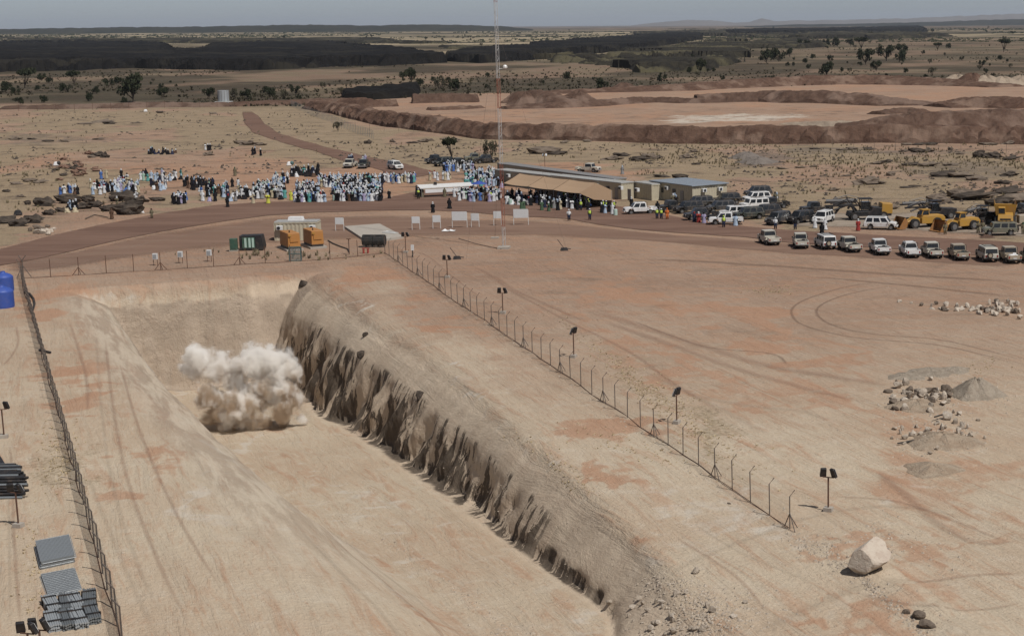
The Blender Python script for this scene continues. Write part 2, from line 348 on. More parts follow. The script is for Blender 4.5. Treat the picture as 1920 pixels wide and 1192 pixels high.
    h = n.math('ADD', h, n.math('MULTIPLY', n.math('MULTIPLY', rr, 1.3), n.math('ADD', n.math('MULTIPLY', mB[2], .8), n.math('MULTIPLY', mD[1], .10))))
    h = n.math('MULTIPLY', h, n.math('SUBTRACT', 1.0, n.math('MULTIPLY', mD[1], .55)))
    b = n.bump(h, .95, .30)
    n.bsdf(c, .95, 0, b, .12)
    return n.m
SAND_A = (.46, .385, .288, 1); SAND_B = (.415, .325, .235, 1); SAND_RED = (.365, .215, .135, 1); SAND_PALE = (.50, .435, .345, 1)
MID_A = (.305, .214, .156, 1); MID_B = (.258, .175, .126, 1); MID_C = (.345, .265, .20, 1)
STRAW_A = (.30, .24, .155, 1); STRAW_B = (.215, .168, .11, 1); STRAW_C = (.33, .27, .18, 1); STRAW_D = (.12, .10, .066, 1)
RED_A = (.335, .178, .106, 1); RED_B = (.385, .235, .152, 1)
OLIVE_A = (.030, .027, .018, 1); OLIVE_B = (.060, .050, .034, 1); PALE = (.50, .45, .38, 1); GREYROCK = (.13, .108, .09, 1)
ROCK_SHADE_D = (.050, .038, .029, 1); ROCK_SHADE_M = (.10, .077, .058, 1); FACE_A = (.55, .455, .345, 1); FACE_B = (.45, .36, .27, 1); WALL_A = (.39, .315, .245, 1); WALL_B = (.30, .24, .185, 1)
MOT_D = (.105, .08, .06, 1); MOT_L = (.31, .235, .175, 1)
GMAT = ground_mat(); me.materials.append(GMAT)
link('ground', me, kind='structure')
# ------------------------------------------------------------------ roads, tracks, heaps of spoil, lava, hills
def soft_sheet_mat(name, ca, cb, scale=(.5, .5, .5), op=1.0, edgew=.25, speck=.25, rough=.95, rot=0):
    n = NB(name); p = n.pos(); e = n.attr('edge')
    a = n.noise(n.map(p, scale, rot=(0, 0, rot)), 1, 6, .68, .5); f = n.noise(p, 3.0, 3, .7)
    c = n.mix(n.ramp(a, .35, .65), ca, cb); c = n.mix(n.math('MULTIPLY', n.ramp(f, .55, .75), speck), c, tuple(v * .6 for v in ca[:3]) + (1,))
    al = n.math('ADD', e[0], n.math('MULTIPLY', n.math('SUBTRACT', n.math('ADD', n.math('MULTIPLY', a, .6), n.math('MULTIPLY', f, .4)), .5), 1.2))
    al = n.math('MULTIPLY', n.ramp(al, .5 - edgew, .5 + edgew), op)
    al = n.math('MULTIPLY', al, n.ramp(e[0], 0, .15))
    n.bsdf(c, rough, 0, n.bump(n.math('ADD', a, n.math('MULTIPLY', f, .4)), .6, .15), .12, al)
    return n.m
def sheet(name, top, bot, mat, na, nc, off=.05, soft=.3, endsoft=0.03, kind='structure'):
    def path(pts, n_):
        pts = np.array(pts, float); d = np.r_[0, np.cumsum(np.hypot(*np.diff(pts, axis=0).T))]; t = np.linspace(0, d[-1], n_)
        return np.stack([np.interp(t, d, pts[:, 0]), np.interp(t, d, pts[:, 1])], -1)
    a = path(top, na); b = path(bot, na); k = np.linspace(0, 1, nc)[None, :, None]
    wa = np.stack(P0(a[:, 0], a[:, 1]), -1)[:, None]; wb = np.stack(P0(b[:, 0], b[:, 1]), -1)[:, None]
    W = wa * (1 - k) + wb * k; Xr, Yr = W[..., 0], W[..., 1]
    Zr = HZ(Xr, Yr) + off
    t = np.linspace(0, 1, na)[:, None]; kk = np.linspace(0, 1, nc)[None]
    e = np.clip(np.minimum(kk, 1 - kk) / soft, 0, 1) * np.clip(np.minimum(t, 1 - t) / endsoft, 0, 1)
    m = np_mesh(name, np.stack([Xr, Yr, Zr], -1).reshape(-1, 3), grid_faces(na, nc), [mat], True)
    o1 = np.ones_like(e); set_col(m, 'edge', np.stack([e, e, e, o1], -1).reshape(-1, 4))
    return link(name, m, kind=kind)
def ribbon(name, pts, wid, mat, off=.05, soft=.5, endsoft=.12, step=1.0):     # pts in photo pixels, width in metres
    pw = np.stack(P0(*np.array(pts, float).T), -1)
    # smooth with Catmull-Rom
    q = np.vstack([2 * pw[0] - pw[1], pw, 2 * pw[-1] - pw[-2]]); out = []
    for i in range(1, len(q) - 2):
        L = np.hypot(*(q[i + 1] - q[i])); k = max(2, int(L / step))
        for t in np.linspace(0, 1, k, endpoint=False):
            out.append(.5 * ((2 * q[i]) + (-q[i - 1] + q[i + 1]) * t + (2 * q[i - 1] - 5 * q[i] + 4 * q[i + 1] - q[i + 2]) * t * t + (-q[i - 1] + 3 * q[i] - 3 * q[i + 1] + q[i + 2]) * t ** 3))
    c = np.array(out + [q[-2]]); d = np.gradient(c, axis=0); d /= np.maximum(np.hypot(d[:, 0], d[:, 1]), 1e-6)[:, None]
    nrm = np.stack([-d[:, 1], d[:, 0]], -1); nc = 5; k = np.linspace(-.5, .5, nc)
    W = c[:, None] + nrm[:, None] * k[None, :, None] * wid
    Zr = HZ(W[..., 0], W[..., 1]) + off
    t = np.linspace(0, 1, len(c))[:, None]; kk = (k + .5)[None]
    e = np.clip(np.minimum(kk, 1 - kk) / soft, 0, 1) * np.clip(np.minimum(t, 1 - t) / endsoft, 0, 1)
    m = np_mesh(name, np.concatenate([W, Zr[..., None]], -1).reshape(-1, 3), grid_faces(len(c), nc), [mat], True)
    set_col(m, 'edge', np.stack([e, e, e, np.ones_like(e)], -1).reshape(-1, 4))
    return link(name, m, kind='structure')
M_ROAD = soft_sheet_mat('laterite_road', (.125, .075, .056, 1), (.175, .11, .082, 1), (.05, .35, .3), 1.0, .2, .2, rot=R(4))
M_ROAD2 = soft_sheet_mat('reddish_shoulder', (.20, .125, .092, 1), (.25, .165, .122, 1), (.05, .35, .3), .75, .35)
sheet('roadside', [(0, 490), (130, 470), (300, 432), (500, 405), (720, 400), (1000, 412), (1200, 433), (1500, 456), (1920, 482)],
      [(0, 520), (130, 505), (300, 480), (500, 462), (720, 450), (1000, 445), (1200, 452), (1500, 480), (1920, 505)], M_ROAD2, 500, 14, .035)
sheet('dirt_road', [(-60, 476), (0, 466), (100, 439), (200, 418), (300, 399), (400, 384), (500, 378), (600, 376), (720, 372), (790, 356), (860, 350), (940, 352), (1010, 362), (1100, 378), (1180, 388), (1300, 412), (1400, 424), (1500, 433), (1600, 438), (1700, 444), (1800, 448), (1980, 457)],
      [(-60, 510), (0, 500), (60, 490), (130, 474), (200, 457), (300, 437), (400, 420), (500, 406), (600, 400), (700, 397), (800, 397), (900, 402), (980, 409), (1060, 413), (1120, 424), (1200, 434), (1300, 440), (1400, 446), (1500, 459), (1700, 470), (1820, 479), (1980, 489)],
      M_ROAD, 900, 24, .07, .10)
sheet('track_road', [(447, 206), (452, 215), (455, 232), (470, 250), (520, 268), (580, 284), (640, 302), (700, 318), (760, 338)],
      [(475, 206), (488, 218), (500, 232), (520, 246), (560, 262), (620, 278), (690, 292), (760, 305), (840, 325)], M_ROAD, 160, 14, .07, .2)
sheet('gravel_yard', [(1500, 398), (1620, 396), (1760, 394), (1930, 404)], [(1480, 428), (1600, 432), (1760, 442), (1930, 452)],
      soft_sheet_mat('pale_gravel', (.26, .215, .17, 1), (.32, .27, .22, 1), (.4, .4, .4), .9, .3), 160, 10, .055)
M_TRK = soft_sheet_mat('tyre_track_dust', (.20, .13, .095, 1), (.17, .115, .085, 1), (1.2, 1.2, 1.2), .34, .4)
M_TRL = soft_sheet_mat('tyre_track_pale', (.42, .36, .28, 1), (.36, .29, .22, 1), (1.2, 1.2, 1.2), .16, .45)
M_TRR = soft_sheet_mat('tyre_track_red', (.28, .17, .12, 1), (.33, .21, .15, 1), (.9, .9, .9), .24, .45)
tr = [
 ([(1690, 526), (1600, 536), (1530, 555), (1492, 572), (1485, 590), (1510, 612), (1600, 632), (1750, 645), (1850, 668), (1925, 690)], .55, M_TRK),
 ([(1700, 534), (1620, 546), (1560, 562), (1532, 580), (1540, 598), (1580, 616), (1660, 628), (1760, 636), (1860, 660), (1930, 680)], .55, M_TRK),
 ([(1500, 520), (1560, 522), (1640, 530), (1740, 540), (1900, 556)], 1.4, M_TRK), ([(1180, 486), (1300, 490), (1420, 497), (1560, 506), (1700, 516), (1930, 530)], 2.4, M_TRK),
 ([(910, 510), (960, 545), (1060, 600), (1180, 660), (1260, 716), (1380, 792)], .8, M_TRR), ([(880, 496), (930, 520), (960, 540), (1000, 560), (1100, 605)], 1.0, M_TRR),
 ([(1100, 580), (1200, 612), (1320, 650), (1440, 685), (1560, 706), (1700, 730)], 2.2, M_TRR), ([(1120, 600), (1240, 640), (1380, 690), (1520, 730), (1640, 760)], 1.6, M_TRR),
 ([(1180, 600), (1260, 630), (1330, 652), (1450, 664), (1480, 690)], .5, M_TRK), ([(1300, 740), (1400, 760), (1500, 770), (1560, 790)], 1.4, M_TRL), ([(1200, 690), (1330, 755), (1450, 820)], 1.2, M_TRL),
 ([(1230, 1080), (1400, 1010), (1560, 960), (1700, 950), (1850, 980)], .9, M_TRL), ([(1540, 930), (1640, 935), (1720, 950), (1900, 1020)], .6, M_TRR),
 ([(1640, 880), (1700, 930), (1770, 990), (1850, 1020), (1925, 1010)], 1.2, M_TRR), ([(1700, 1100), (1820, 1080), (1925, 1076)], .7, M_TRR),
 ([(1600, 1110), (1700, 1140), (1800, 1150), (1925, 1130)], .5, M_TRR), ([(1420, 1185), (1560, 1120), (1660, 1090)], 1.4, M_TRL),  ([(1300, 980), (1400, 1040), (1520, 1090)], .5, M_TRL), ([(1260, 1000), (1380, 1080), (1440, 1150)], .4, M_TRR),
 ([(180, 620), (190, 760), (210, 900), (260, 1060), (330, 1200)], .45, M_TRL), ([(196, 620), (212, 760), (240, 900), (300, 1060), (370, 1200)], .45, M_TRR),
 ([(160, 880), (200, 980), (250, 1100), (300, 1200)], .5, M_TRL), ([(220, 660), (260, 800), (330, 960), (430, 1130)], .4, M_TRR), ([(130, 600), (160, 700), (165, 780)], .5, M_TRR),
 ([(500, 880), (600, 1000), (700, 1110), (780, 1200)], .5, M_TRL), ([(560, 860), (680, 980), (800, 1090), (900, 1200)], .45, M_TRR), ([(600, 860), (720, 970), (850, 1080), (980, 1190)], .5, M_TRL),
 ([(0, 690), (20, 670), (34, 640), (30, 610)], .4, M_TRR), ([(18, 830), (24, 900), (26, 1000), (40, 1190)], .35, M_TRR), ([(12, 840), (16, 940), (20, 1190)], .3, M_TRL),
 ([(0, 500), (150, 480), (300, 452), (420, 430), (560, 415)], .9, M_TRL), ([(180, 452), (240, 442), (290, 434)], .8, M_TRL),
 ([(1260, 450), (1380, 455), (1480, 462)], .8, M_TRR), ([(760, 470), (800, 480), (850, 520), (905, 560)], .5, M_TRR), ([(640, 450), (700, 440), (900, 446), (1000, 452)], .6, M_TRR),
]
for i, (pts, wd, m) in enumerate(tr): ribbon('tyre_track', pts, wd, m, .045 + .004 * (i % 4))

def dirt_mat(name, ca, cb, cc=None, sc=.5, dark=.35):
    n = NB(name); p = n.pos(); a = n.noise(p, sc, 6, .68, .4); f = n.noise(p, sc * 6, 4, .7)
    c = n.mix(n.ramp(a, .35, .65), ca, cb)
    if cc: c = n.mix(n.ramp(n.noise(p, sc * .23, 4, .6), .5, .62), c, cc)
    c = n.mix(n.math('MULTIPLY', n.ramp(f, .55, .7), dark), c, tuple(v * .45 for v in ca[:3]) + (1,))
    n.bsdf(c, .95, 0, n.bump(n.math('ADD', a, n.math('MULTIPLY', f, .5)), .8, .5), .1); return n.m
M_BERM = dirt_mat('red_spoil', (.080, .047, .034, 1), (.118, .073, .053, 1), (.17, .115, .086, 1), .35, .3)
M_BERM2 = dirt_mat('brown_spoil', (.075, .046, .034, 1), (.11, .07, .052, 1), (.16, .11, .085, 1), .3)
M_GREYP = dirt_mat('grey_spoil', (.26, .205, .155, 1), (.32, .26, .2, 1), None, .4)
def berm(name, pts, hgt, wid, mat, sp=3.6, var=.35, seed=1, step=.9):   # a long heap tipped load by load along a line on the ground
    r = np.random.default_rng(seed)
    pw = np.stack(P0(*np.array(pts, float).T), -1); d = np.r_[0, np.cumsum(np.hypot(*np.diff(pw, axis=0).T))]
    L = d[-1]; n_ = int(L / step) + 2; t = np.linspace(0, L, n_); h_ = np.interp(t, np.linspace(0, L, len(hgt)), hgt)
    cx = np.interp(t, d, pw[:, 0]); cy = np.interp(t, d, pw[:, 1]); dx = np.gradient(cx); dy = np.gradient(cy); l = np.hypot(dx, dy); nx, ny = -dy / l, dx / l
    nc = 26; k = np.linspace(-1, 1, nc); Xb = cx[:, None] + nx[:, None] * k * wid; Yb = cy[:, None] + ny[:, None] * k * wid
    z = np.full(Xb.shape, -.4)
    prof_ = np.interp(np.abs(k + .0), [0, .28, .42, .9, 1], [.97, .93, .8, .05, -.3])
    z = np.maximum(z, h_[:, None] * prof_[None] * (.48 + .62 * fbm(Xb / 4.2, Yb / 4.2, 4, seed + 2, .6) + .3 * fbm(Xb / 24, Yb / 24, 2, seed + 4)))
    for s_ in np.arange(0, L, sp):
        s2 = s_ + r.uniform(-.5, .5) * sp; hh = np.interp(s2, t, h_) * r.uniform(1 - var, 1.12); o = r.uniform(-.62, -.30) * wid; hh *= .72
        i0, i1 = np.searchsorted(t, [s2 - wid * 1.3, s2 + wid * 1.3])
        dd = np.hypot((t[i0:i1] - s2)[:, None], (k * wid - o)[None]); z[i0:i1] = np.maximum(z[i0:i1], hh * (1.06 - dd / (wid * .62)) )
    z = np.where(z > 0, np.minimum(z * 1.15, h_[:, None] * (.9 + .2 * fbm(Xb / 7, Yb / 7, 2, seed + 1))), z) + (fbm(Xb / 1.6, Yb / 1.6, 3, seed) - .5) * .9 * np.clip(z, 0, 1)
    z = np.where(np.abs(k)[None] > .97, -.6, z); z[0] = z[-1] = -.6
    Zb = relief(Xb, Yb) + z
    return link(name, np_mesh(name, np.stack([Xb, Yb, Zb], -1).reshape(-1, 3), grid_faces(n_, nc), [mat], False), kind='structure')
berm('earth_berm', [(588, 203), (640, 211), (700, 226), (770, 239), (860, 251), (940, 258), (1080, 262), (1280, 265), (1500, 266), (1720, 267), (1960, 267)], [3.0, 3.6, 4.0, 4.0, 4.2, 4.2], 5.2, M_BERM, 2.7, .25, 3)
berm('earth_berm', [(1560, 246), (1640, 246), (1740, 244), (1850, 241), (1960, 238)], [2.0, 4.2, 5.0, 5.2, 5.5], 8.0, M_BERM2, 5, .4, 4)
berm('earth_berm', [(1480, 232), (1600, 240), (1700, 236), (1800, 234)], [.5, 1.6, 2.4, 1.5], 5.0, M_GREYP, 5, .5, 5)
berm('earth_berm', [(640, 196), (700, 200), (748, 199)], [2.5, 3, 2], 7.0, M_BERM, 6, .4, 6)
berm('earth_berm', [(770, 192), (830, 191), (900, 190)], [3.5, 3.5, 2.5], 8.0, M_BERM2, 8, .4, 7)
berm('earth_berm', [(964, 193), (1000, 194), (1060, 197), (1090, 196)], [3.5, 5.0, 3.5, 1.5], 9.0, M_BERM2, 9, .5, 8)
berm('earth_berm', [(940, 205), (1000, 203), (1160, 196), (1220, 192), (1330, 193)], [1.0, 2.0, 2.2, 2.2, 1.5], 6.0, M_BERM2, 7, .6, 9)
berm('earth_berm', [(1000, 176), (1200, 172), (1360, 166), (1500, 160), (1640, 158), (1780, 160), (1900, 164)], [1.0, 2.0, 3.0, 4.0, 4.5, 3.0, 1.0], 12.0, M_BERM, 13, .5, 10, 2)
berm('earth_berm', [(1300, 192), (1440, 190), (1480, 192), (1700, 196), (1760, 196)], [3.0, 4.0, 4.5, 3.5, .5], 10.0, M_BERM2, 7, .35, 11)
berm('earth_berm', [(1752, 202), (1820, 200), (1880, 201), (1940, 203)], [1.0, 3.0, 3.5, 3.5], 12.0, M_BERM, 8, .3, 12)
berm('earth_berm', [(800, 207), (860, 205), (900, 202)], [.8, 1.2, .8], 4.0, M_BERM, 6, .5, 13)
berm('earth_berm', [(1640, 214), (1700, 210), (1730, 212)], [1, 1.6, 1], 5.0, M_BERM2, 6, .5, 14)
berm('earth_berm', [(0, 205), (100, 204), (250, 202), (400, 200), (560, 195), (640, 192)], [1.2, 1.6, 1.8, 1.6, 1.8, 1.6], 5.0, M_BERM2, 8, .6, 15, 2)
def cone_heap(x, y, h, r_, mat, seed=0):
    c = P(x, y); n_ = 26; rr = np.linspace(0, 1, 9); th = np.linspace(0, 2 * np.pi, n_, endpoint=False)
    V = [(c.x, c.y, c.z + h)]; F = []
    for j, q in enumerate(rr[1:]):
        for t in th:
            rad = r_ * q * (1 + .12 * math.sin(3 * t + seed) + .08 * math.sin(7 * t + seed * 2))
            V.append((c.x + rad * math.cos(t), c.y + rad * math.sin(t), gz(c.x + rad * math.cos(t), c.y + rad * math.sin(t)) + (h + .06) * (.5 + .5 * math.cos(math.pi * min(1, q * .97 + .0))) ** .8 * (1 + .12 * math.sin(5 * t + seed * 3 + q * 4)) - (.15 if q == 1 else .0)))
    for i in range(n_): F.append((0, 1 + i, 1 + (i + 1) % n_))
    for j in range(len(rr) - 2):
        for i in range(n_): a = 1 + j * n_; F.append((a + i, a + n_ + i, a + n_ + (i + 1) % n_, a + (i + 1) % n_))
    return link('spoil_heap', new_mesh('spoil_heap', V, F, [mat], False), kind='structure')
for x, y, h, r_, m in [(1822, 160, 5.5, 11, M_BERM), (1795, 159, 4.5, 12, M_GREYP), (1849, 160, 4.5, 12, M_GREYP), (1880, 160, 4, 12, M_GREYP), (1170, 168, 3, 9, M_BERM2), (1600, 158, 3.5, 9, M_BERM2), (1690, 158, 3, 8, M_BERM2), (985, 196, 4.5, 7, M_BERM2),
                       (1915, 158, 4, 10, M_GREYP), (1395, 262, 1.6, 3.5, M_GREYP), (1085, 190, 4, 9, M_BERM2), (1850, 445, .35, 1.2, M_BERM2)]:
    cone_heap(x, y, h, r_, m, x)

M_LAVA = dirt_mat('black_lava_rock', (.006, .0056, .0054, 1), (.0115, .0105, .0098, 1), (.020, .018, .014, 1), .05, .6)
M_LAVA2 = dirt_mat('broken_lava_rock', (.016, .0145, .012, 1), (.035, .031, .022, 1), (.075, .066, .04, 1), .04, .5)
def lava(name, top, bot, mat, hgt=9, sx=3.0, sy=.9, seed=1, hole=.0):
    x0, x1 = max(top[0][0], bot[0][0]), min(top[-1][0], bot[-1][0]); xs = np.arange(x0, x1 + .1, sx)
    yt = np.interp(xs, *np.array(top, float).T); yb = np.interp(xs, *np.array(bot, float).T)
    n_ = int(max(yb - yt) / sy) + 4; k = np.linspace(0, 1, n_)
    wt = np.stack(P0(xs, yt), -1); wb = np.stack(P0(xs, yb), -1)
    kk = k ** 1.0; yy = yb[None] + (yt - yb)[None] * kk[:, None]; Xl, Yl = P0(xs[None] + 0 * yy, yy)
    e = np.minimum(np.minimum(k, 1 - k)[:, None] / .3, np.clip(np.minimum(xs - x0, x1 - xs) / 40.0, 0, 1)[None])
    nn = .55 * fbm(Xl / 60, Yl / 110, 5, seed, .6) + .45 * fbm(Xl / 16, Yl / 38, 4, seed + 9, .65)
    m = np.clip(e, 0, 1) ** .6 * 1.05 - .30 + (nn - .42) * 2.4 - hole * (fbm(Xl / 140, Yl / 420, 3, seed + 5) > .52)
    z = np.clip(m * 2.6, -1, 1) * hgt * (.75 + .25 * fbm(Xl / 110, Yl / 200, 3, seed + 2)) + 2.2 * (fbm(Xl / 9, Yl / 14, 3, seed + 3) - .5)
    z[0] = z[-1] = -3
    m_ = np_mesh(name, np.stack([Xl, Yl, relief(Xl, Yl) + z], -1).reshape(-1, 3), grid_faces(n_, len(xs), m > -.22), [mat], False)
    return link(name, m_, kind='structure')
lava('lava_field', [(-30, 80), (150, 82), (300, 84), (330, 98), (365, 100), (400, 90), (480, 84), (600, 83), (700, 92), (780, 106), (840, 116)], [(-30, 134), (150, 131), (250, 126), (300, 128), (420, 131), (600, 129), (700, 127), (780, 123), (840, 119)], M_LAVA, 9, 3, .8, 21)
lava('lava_field', [(835, 112), (900, 99), (1000, 86), (1100, 76), (1200, 68), (1290, 63), (1320, 66)], [(835, 117), (900, 120), (960, 116), (1060, 108), (1180, 96), (1290, 80), (1320, 74)], M_LAVA, 8, 3, .8, 22)
lava('lava_field', [(1000, 112), (1100, 106), (1180, 97), (1260, 88), (1330, 78), (1395, 74), (1410, 80)], [(1000, 122), (1100, 126), (1200, 138), (1330, 136), (1395, 118), (1450, 108), (1480, 104)], M_LAVA2, 6, 3, .8, 23, .8)
lava('lava_field', [(1370, 84), (1420, 79), (1500, 76), (1560, 84)], [(1370, 94), (1420, 92), (1500, 92), (1560, 88)], M_LAVA2, 6, 3, .7, 24, .5)
lava('lava_field', [(1360, 60), (1500, 57), (1640, 54), (1690, 50), (1720, 50), (1738, 58)], [(1360, 68), (1500, 66), (1640, 62), (1700, 61), (1720, 61), (1738, 60)], M_LAVA, 14, 3, .7, 25)
lava('lava_field', [(1180, 62), (1300, 58), (1420, 59), (1600, 60), (1800, 66)], [(1180, 66), (1300, 67), (1420, 74), (1600, 76), (1800, 70)], M_LAVA2, 8, 3, .7, 26, .6)
lava('lava_field', [(0, 72), (200, 74), (400, 75), (560, 76), (700, 74), (860, 82)], [(0, 80), (200, 80), (400, 82), (560, 82), (700, 82), (860, 86)], M_LAVA2, 6, 3, .7, 27, .7)
lava('lava_field', [(640, 183), (700, 175), (740, 170), (783, 168), (790, 172)], [(640, 189), (700, 189), (740, 186), (783, 182), (790, 178)], M_LAVA, 4, 2, .8, 28)
lava('lava_field', [(820, 88), (950, 92), (1000, 95), (1100, 92)], [(820, 92), (950, 96), (1000, 100), (1100, 96)], M_LAVA2, 4, 3, .7, 29, .5)
# distant hills and the wooded plateau on the horizon
def ridge(name, xs, dist, hs_, mat, thick=2500, base=-40):
    xs = np.array(xs, float); X0 = (xs - PPX) / FPX * dist; n_ = 160; t = np.linspace(xs[0], xs[-1], n_); Xr = (t - PPX) / FPX * dist
    h_ = np.interp(t, xs, hs_); h_ = h_ * (1 + .22 * (fbm(t / 14, t * 0, 4, 7) - .5)) + 2
    V = []; prof = [(0, -1), (.25, .35), (.5, .8), (.75, 1), (1.2, .95), (2.2, .3), (3, -1)]
    V = np.stack([np.stack([Xr * (1 + thick * a / dist), np.full(n_, dist + thick * a), np.where(np.full(n_, b) < 0, base, h_ * b * (1 + .12 * (fbm(t / 6, t * 0 + a * 3, 3, 5) - .5)))], -1) for a, b in prof])
    return link(name, np_mesh(name, V.reshape(-1, 3), grid_faces(len(prof), n_), [mat], True), kind='structure')
M_WOOD = dirt_mat('far_scrub', (.020, .022, .016, 1), (.035, .034, .024, 1), None, .004)
M_HILL = dirt_mat('far_rock', (.12, .105, .09, 1), (.16, .14, .12, 1), None, .002)
ridge('hills', [-200, 0, 100, 280, 380, 560, 720, 860, 960, 1010], 9000, [26, 26, 28, 34, 33, 40, 34, 36, 22, 4], M_WOOD, 900)
ridge('hills', [1190, 1240, 1300, 1340, 1380, 1410, 1432, 1455, 1500, 1600, 1700, 1790, 1860, 1960], 30000, [10, 70, 110, 100, 50, 60, 135, 70, 85, 95, 110, 150, 170, 200], M_HILL, 3000)
ridge('hills', [1400, 1500, 1600, 1700, 1760, 1830, 1960], 14000, [4, 20, 22, 30, 36, 48, 55], M_WOOD, 1500)
# ------------------------------------------------------------------ mesh builder and plain materials
class MB:
    def __init__(s): s.V = []; s.F = []
    def add(s, V, F):
        k = len(s.V); s.V += [tuple(v) for v in V]; s.F += [tuple(i + k for i in f) for f in F]; return s
    def box(s, c, d, rz=0, t=1.0, t2=None):             # centre, size, turn, top taper in x / y
        t2 = t if t2 is None else t2; V = []
        for z in (-1, 1):
            for x, y in ((-1, -1), (1, -1), (1, 1), (-1, 1)):
                fx, fy = (t, t2) if z > 0 else (1, 1); vx, vy = x * d[0] / 2 * fx, y * d[1] / 2 * fy
                V.append((c[0] + vx * math.cos(rz) - vy * math.sin(rz), c[1] + vx * math.sin(rz) + vy * math.cos(rz), c[2] + z * d[2] / 2))
        return s.add(V, [(3, 2, 1, 0), (4, 5, 6, 7), (0, 1, 5, 4), (1, 2, 6, 5), (2, 3, 7, 6), (3, 0, 4, 7)])
    def tube(s, pts, r, n=6, r2=None, cap=True):
        pts = [Vector(p) for p in pts]; m = len(pts); V = []; F = []
        for i, p in enumerate(pts):
            d = (pts[min(i + 1, m - 1)] - pts[max(i - 1, 0)]).normalized(); up = Vector((0, 0, 1)) if abs(d.z) < .95 else Vector((1, 0, 0))
            a = d.cross(up).normalized(); b = d.cross(a); rr = r if r2 is None else r + (r2 - r) * i / (m - 1)
            if isinstance(rr, (list, tuple)): rr = rr[i]
            for k in range(n): t = 2 * math.pi * k / n; V.append(p + a * math.cos(t) * rr + b * math.sin(t) * rr)
        for i in range(m - 1):
            for k in range(n): F.append((i * n + k, i * n + (k + 1) % n, (i + 1) * n + (k + 1) % n, (i + 1) * n + k))
        if cap: F.append(tuple(range(n))[::-1]); F.append(tuple((m - 1) * n + k for k in range(n)))
        return s.add(V, F)
    def prism(s, prof, axis='y', cap=True):              # prof: list of (x, z, half width); runs symmetric in y
        n = len(prof); V = [(p[0], -p[2], p[1]) for p in prof] + [(p[0], p[2], p[1]) for p in prof]
        F = [tuple(range(n)), tuple(range(2 * n - 1, n - 1, -1))] + [(i, i + n, (i + 1) % n + n, (i + 1) % n) for i in range(n)]
        F[2:] = [f[::-1] for f in F[2:]]; F[0], F[1] = F[0][::-1], F[1][::-1]
        return s.add(V, F)
    def ball(s, c, r, n=8, m=5):
        c = Vector(c); r = (r, r, r) if not isinstance(r, tuple) else r; V = [(c.x, c.y, c.z + r[2])]; F = []
        for j in range(1, m):
            for k in range(n): ph = math.pi * j / m; t = 2 * math.pi * k / n; V.append((c.x + r[0] * math.sin(ph) * math.cos(t), c.y + r[1] * math.sin(ph) * math.sin(t), c.z + r[2] * math.cos(ph)))
        V.append((c.x, c.y, c.z - r[2])); e = len(V) - 1
        for k in range(n):
            F.append((0, 1 + k, 1 + (k + 1) % n)); F.append((e, 1 + (m - 2) * n + (k + 1) % n, 1 + (m - 2) * n + k))
            for j in range(m - 2): F.append((1 + j * n + k, 1 + (j + 1) * n + k, 1 + (j + 1) * n + (k + 1) % n, 1 + j * n + (k + 1) % n))
        return s.add(V, F)
    def quad(s, a, b, c, d, th=.015):                   # thin pane, proud of its surface
        a, b, c, d = map(Vector, (a, b, c, d)); nn = (b - a).cross(d - a).normalized() * th
        V = [v - nn for v in (a, b, c, d)] + [v + nn for v in (a, b, c, d)]
        return s.add(V, [(3, 2, 1, 0), (4, 5, 6, 7), (0, 1, 5, 4), (1, 2, 6, 5), (2, 3, 7, 6), (3, 0, 4, 7)])
    def mesh(s, name, mat, smooth=False):
        me = new_mesh(name, s.V, s.F, [mat] if mat else [], smooth)
        bm = bmesh.new(); bm.from_mesh(me); bmesh.ops.recalc_face_normals(bm, faces=bm.faces); bm.to_mesh(me); bm.free(); return me
    def build(s, name, mat, parent=None, smooth=False, bev=0, **kw):
        me = s.mesh(name, mat, smooth)
        if bev:
            bm = bmesh.new(); bm.from_mesh(me); es = [e for e in bm.edges if len(e.link_faces) == 2 and e.calc_face_angle(0) > .5]
            bmesh.ops.bevel(bm, geom=es, offset=bev, segments=1, affect='EDGES', clamp_overlap=True); bm.to_mesh(me); bm.free()
        return link(name, me, parent, **kw)
def thing(name, label, cat, loc, rz=0, group=None):
    o = bpy.data.objects.new(name, None); C.objects.link(o); o.location = loc; o.rotation_euler = (0, 0, rz)
    o.empty_display_size = .3; o['label'] = label; o['category'] = cat
    if group: o['group'] = group
    return o
def tag(o, label, cat, group=None):
    o['label'] = label; o['category'] = cat
    if group: o['group'] = group
    return o
def kids(o): return [c for c in bpy.data.objects if c.parent == o]
def dup(root, loc, rz, label, group=None, scale=None, mats=None):
    r = root.copy(); C.objects.link(r); r.location = loc; r.rotation_euler = (0, 0, rz); r['label'] = label
    if group: r['group'] = group
    if scale: r.scale = scale
    def rec(src, dst):
        for ch in src.children:
            c = ch.copy(); C.objects.link(c); c.parent = dst; rec(ch, c)
    rec(root, r); return r
def paint(name, col, rough=.5, metal=0.0, dirt=.25, spec=.4, sc=2.0, dcol=(.25, .17, .12, 1)):
    n = NB(name); p = n.obj(); a = n.noise(p, sc, 4, .65)
    c = n.mix(n.math('MULTIPLY', n.ramp(a, .45, .7), dirt), (*col, 1), dcol)
    n.bsdf(c, n.ramp(a, .3, .7, rough, min(1, rough + .2)), metal, n.bump(a, .08, .02), spec); return n.m
m_white = paint('white_paint', (.60, .60, .585), .35, 0, .22, .5)
m_board = paint('white_board', (.56, .57, .57), .6, 0, .12)
m_cream = paint('cream_sheet_metal', (.42, .38, .285), .55, 0, .25)
m_dcream = paint('weathered_cream_wall', (.31, .28, .21), .6, 0, .3)
m_grey = paint('grey_metal', (.24, .24, .24), .5, .3, .3)
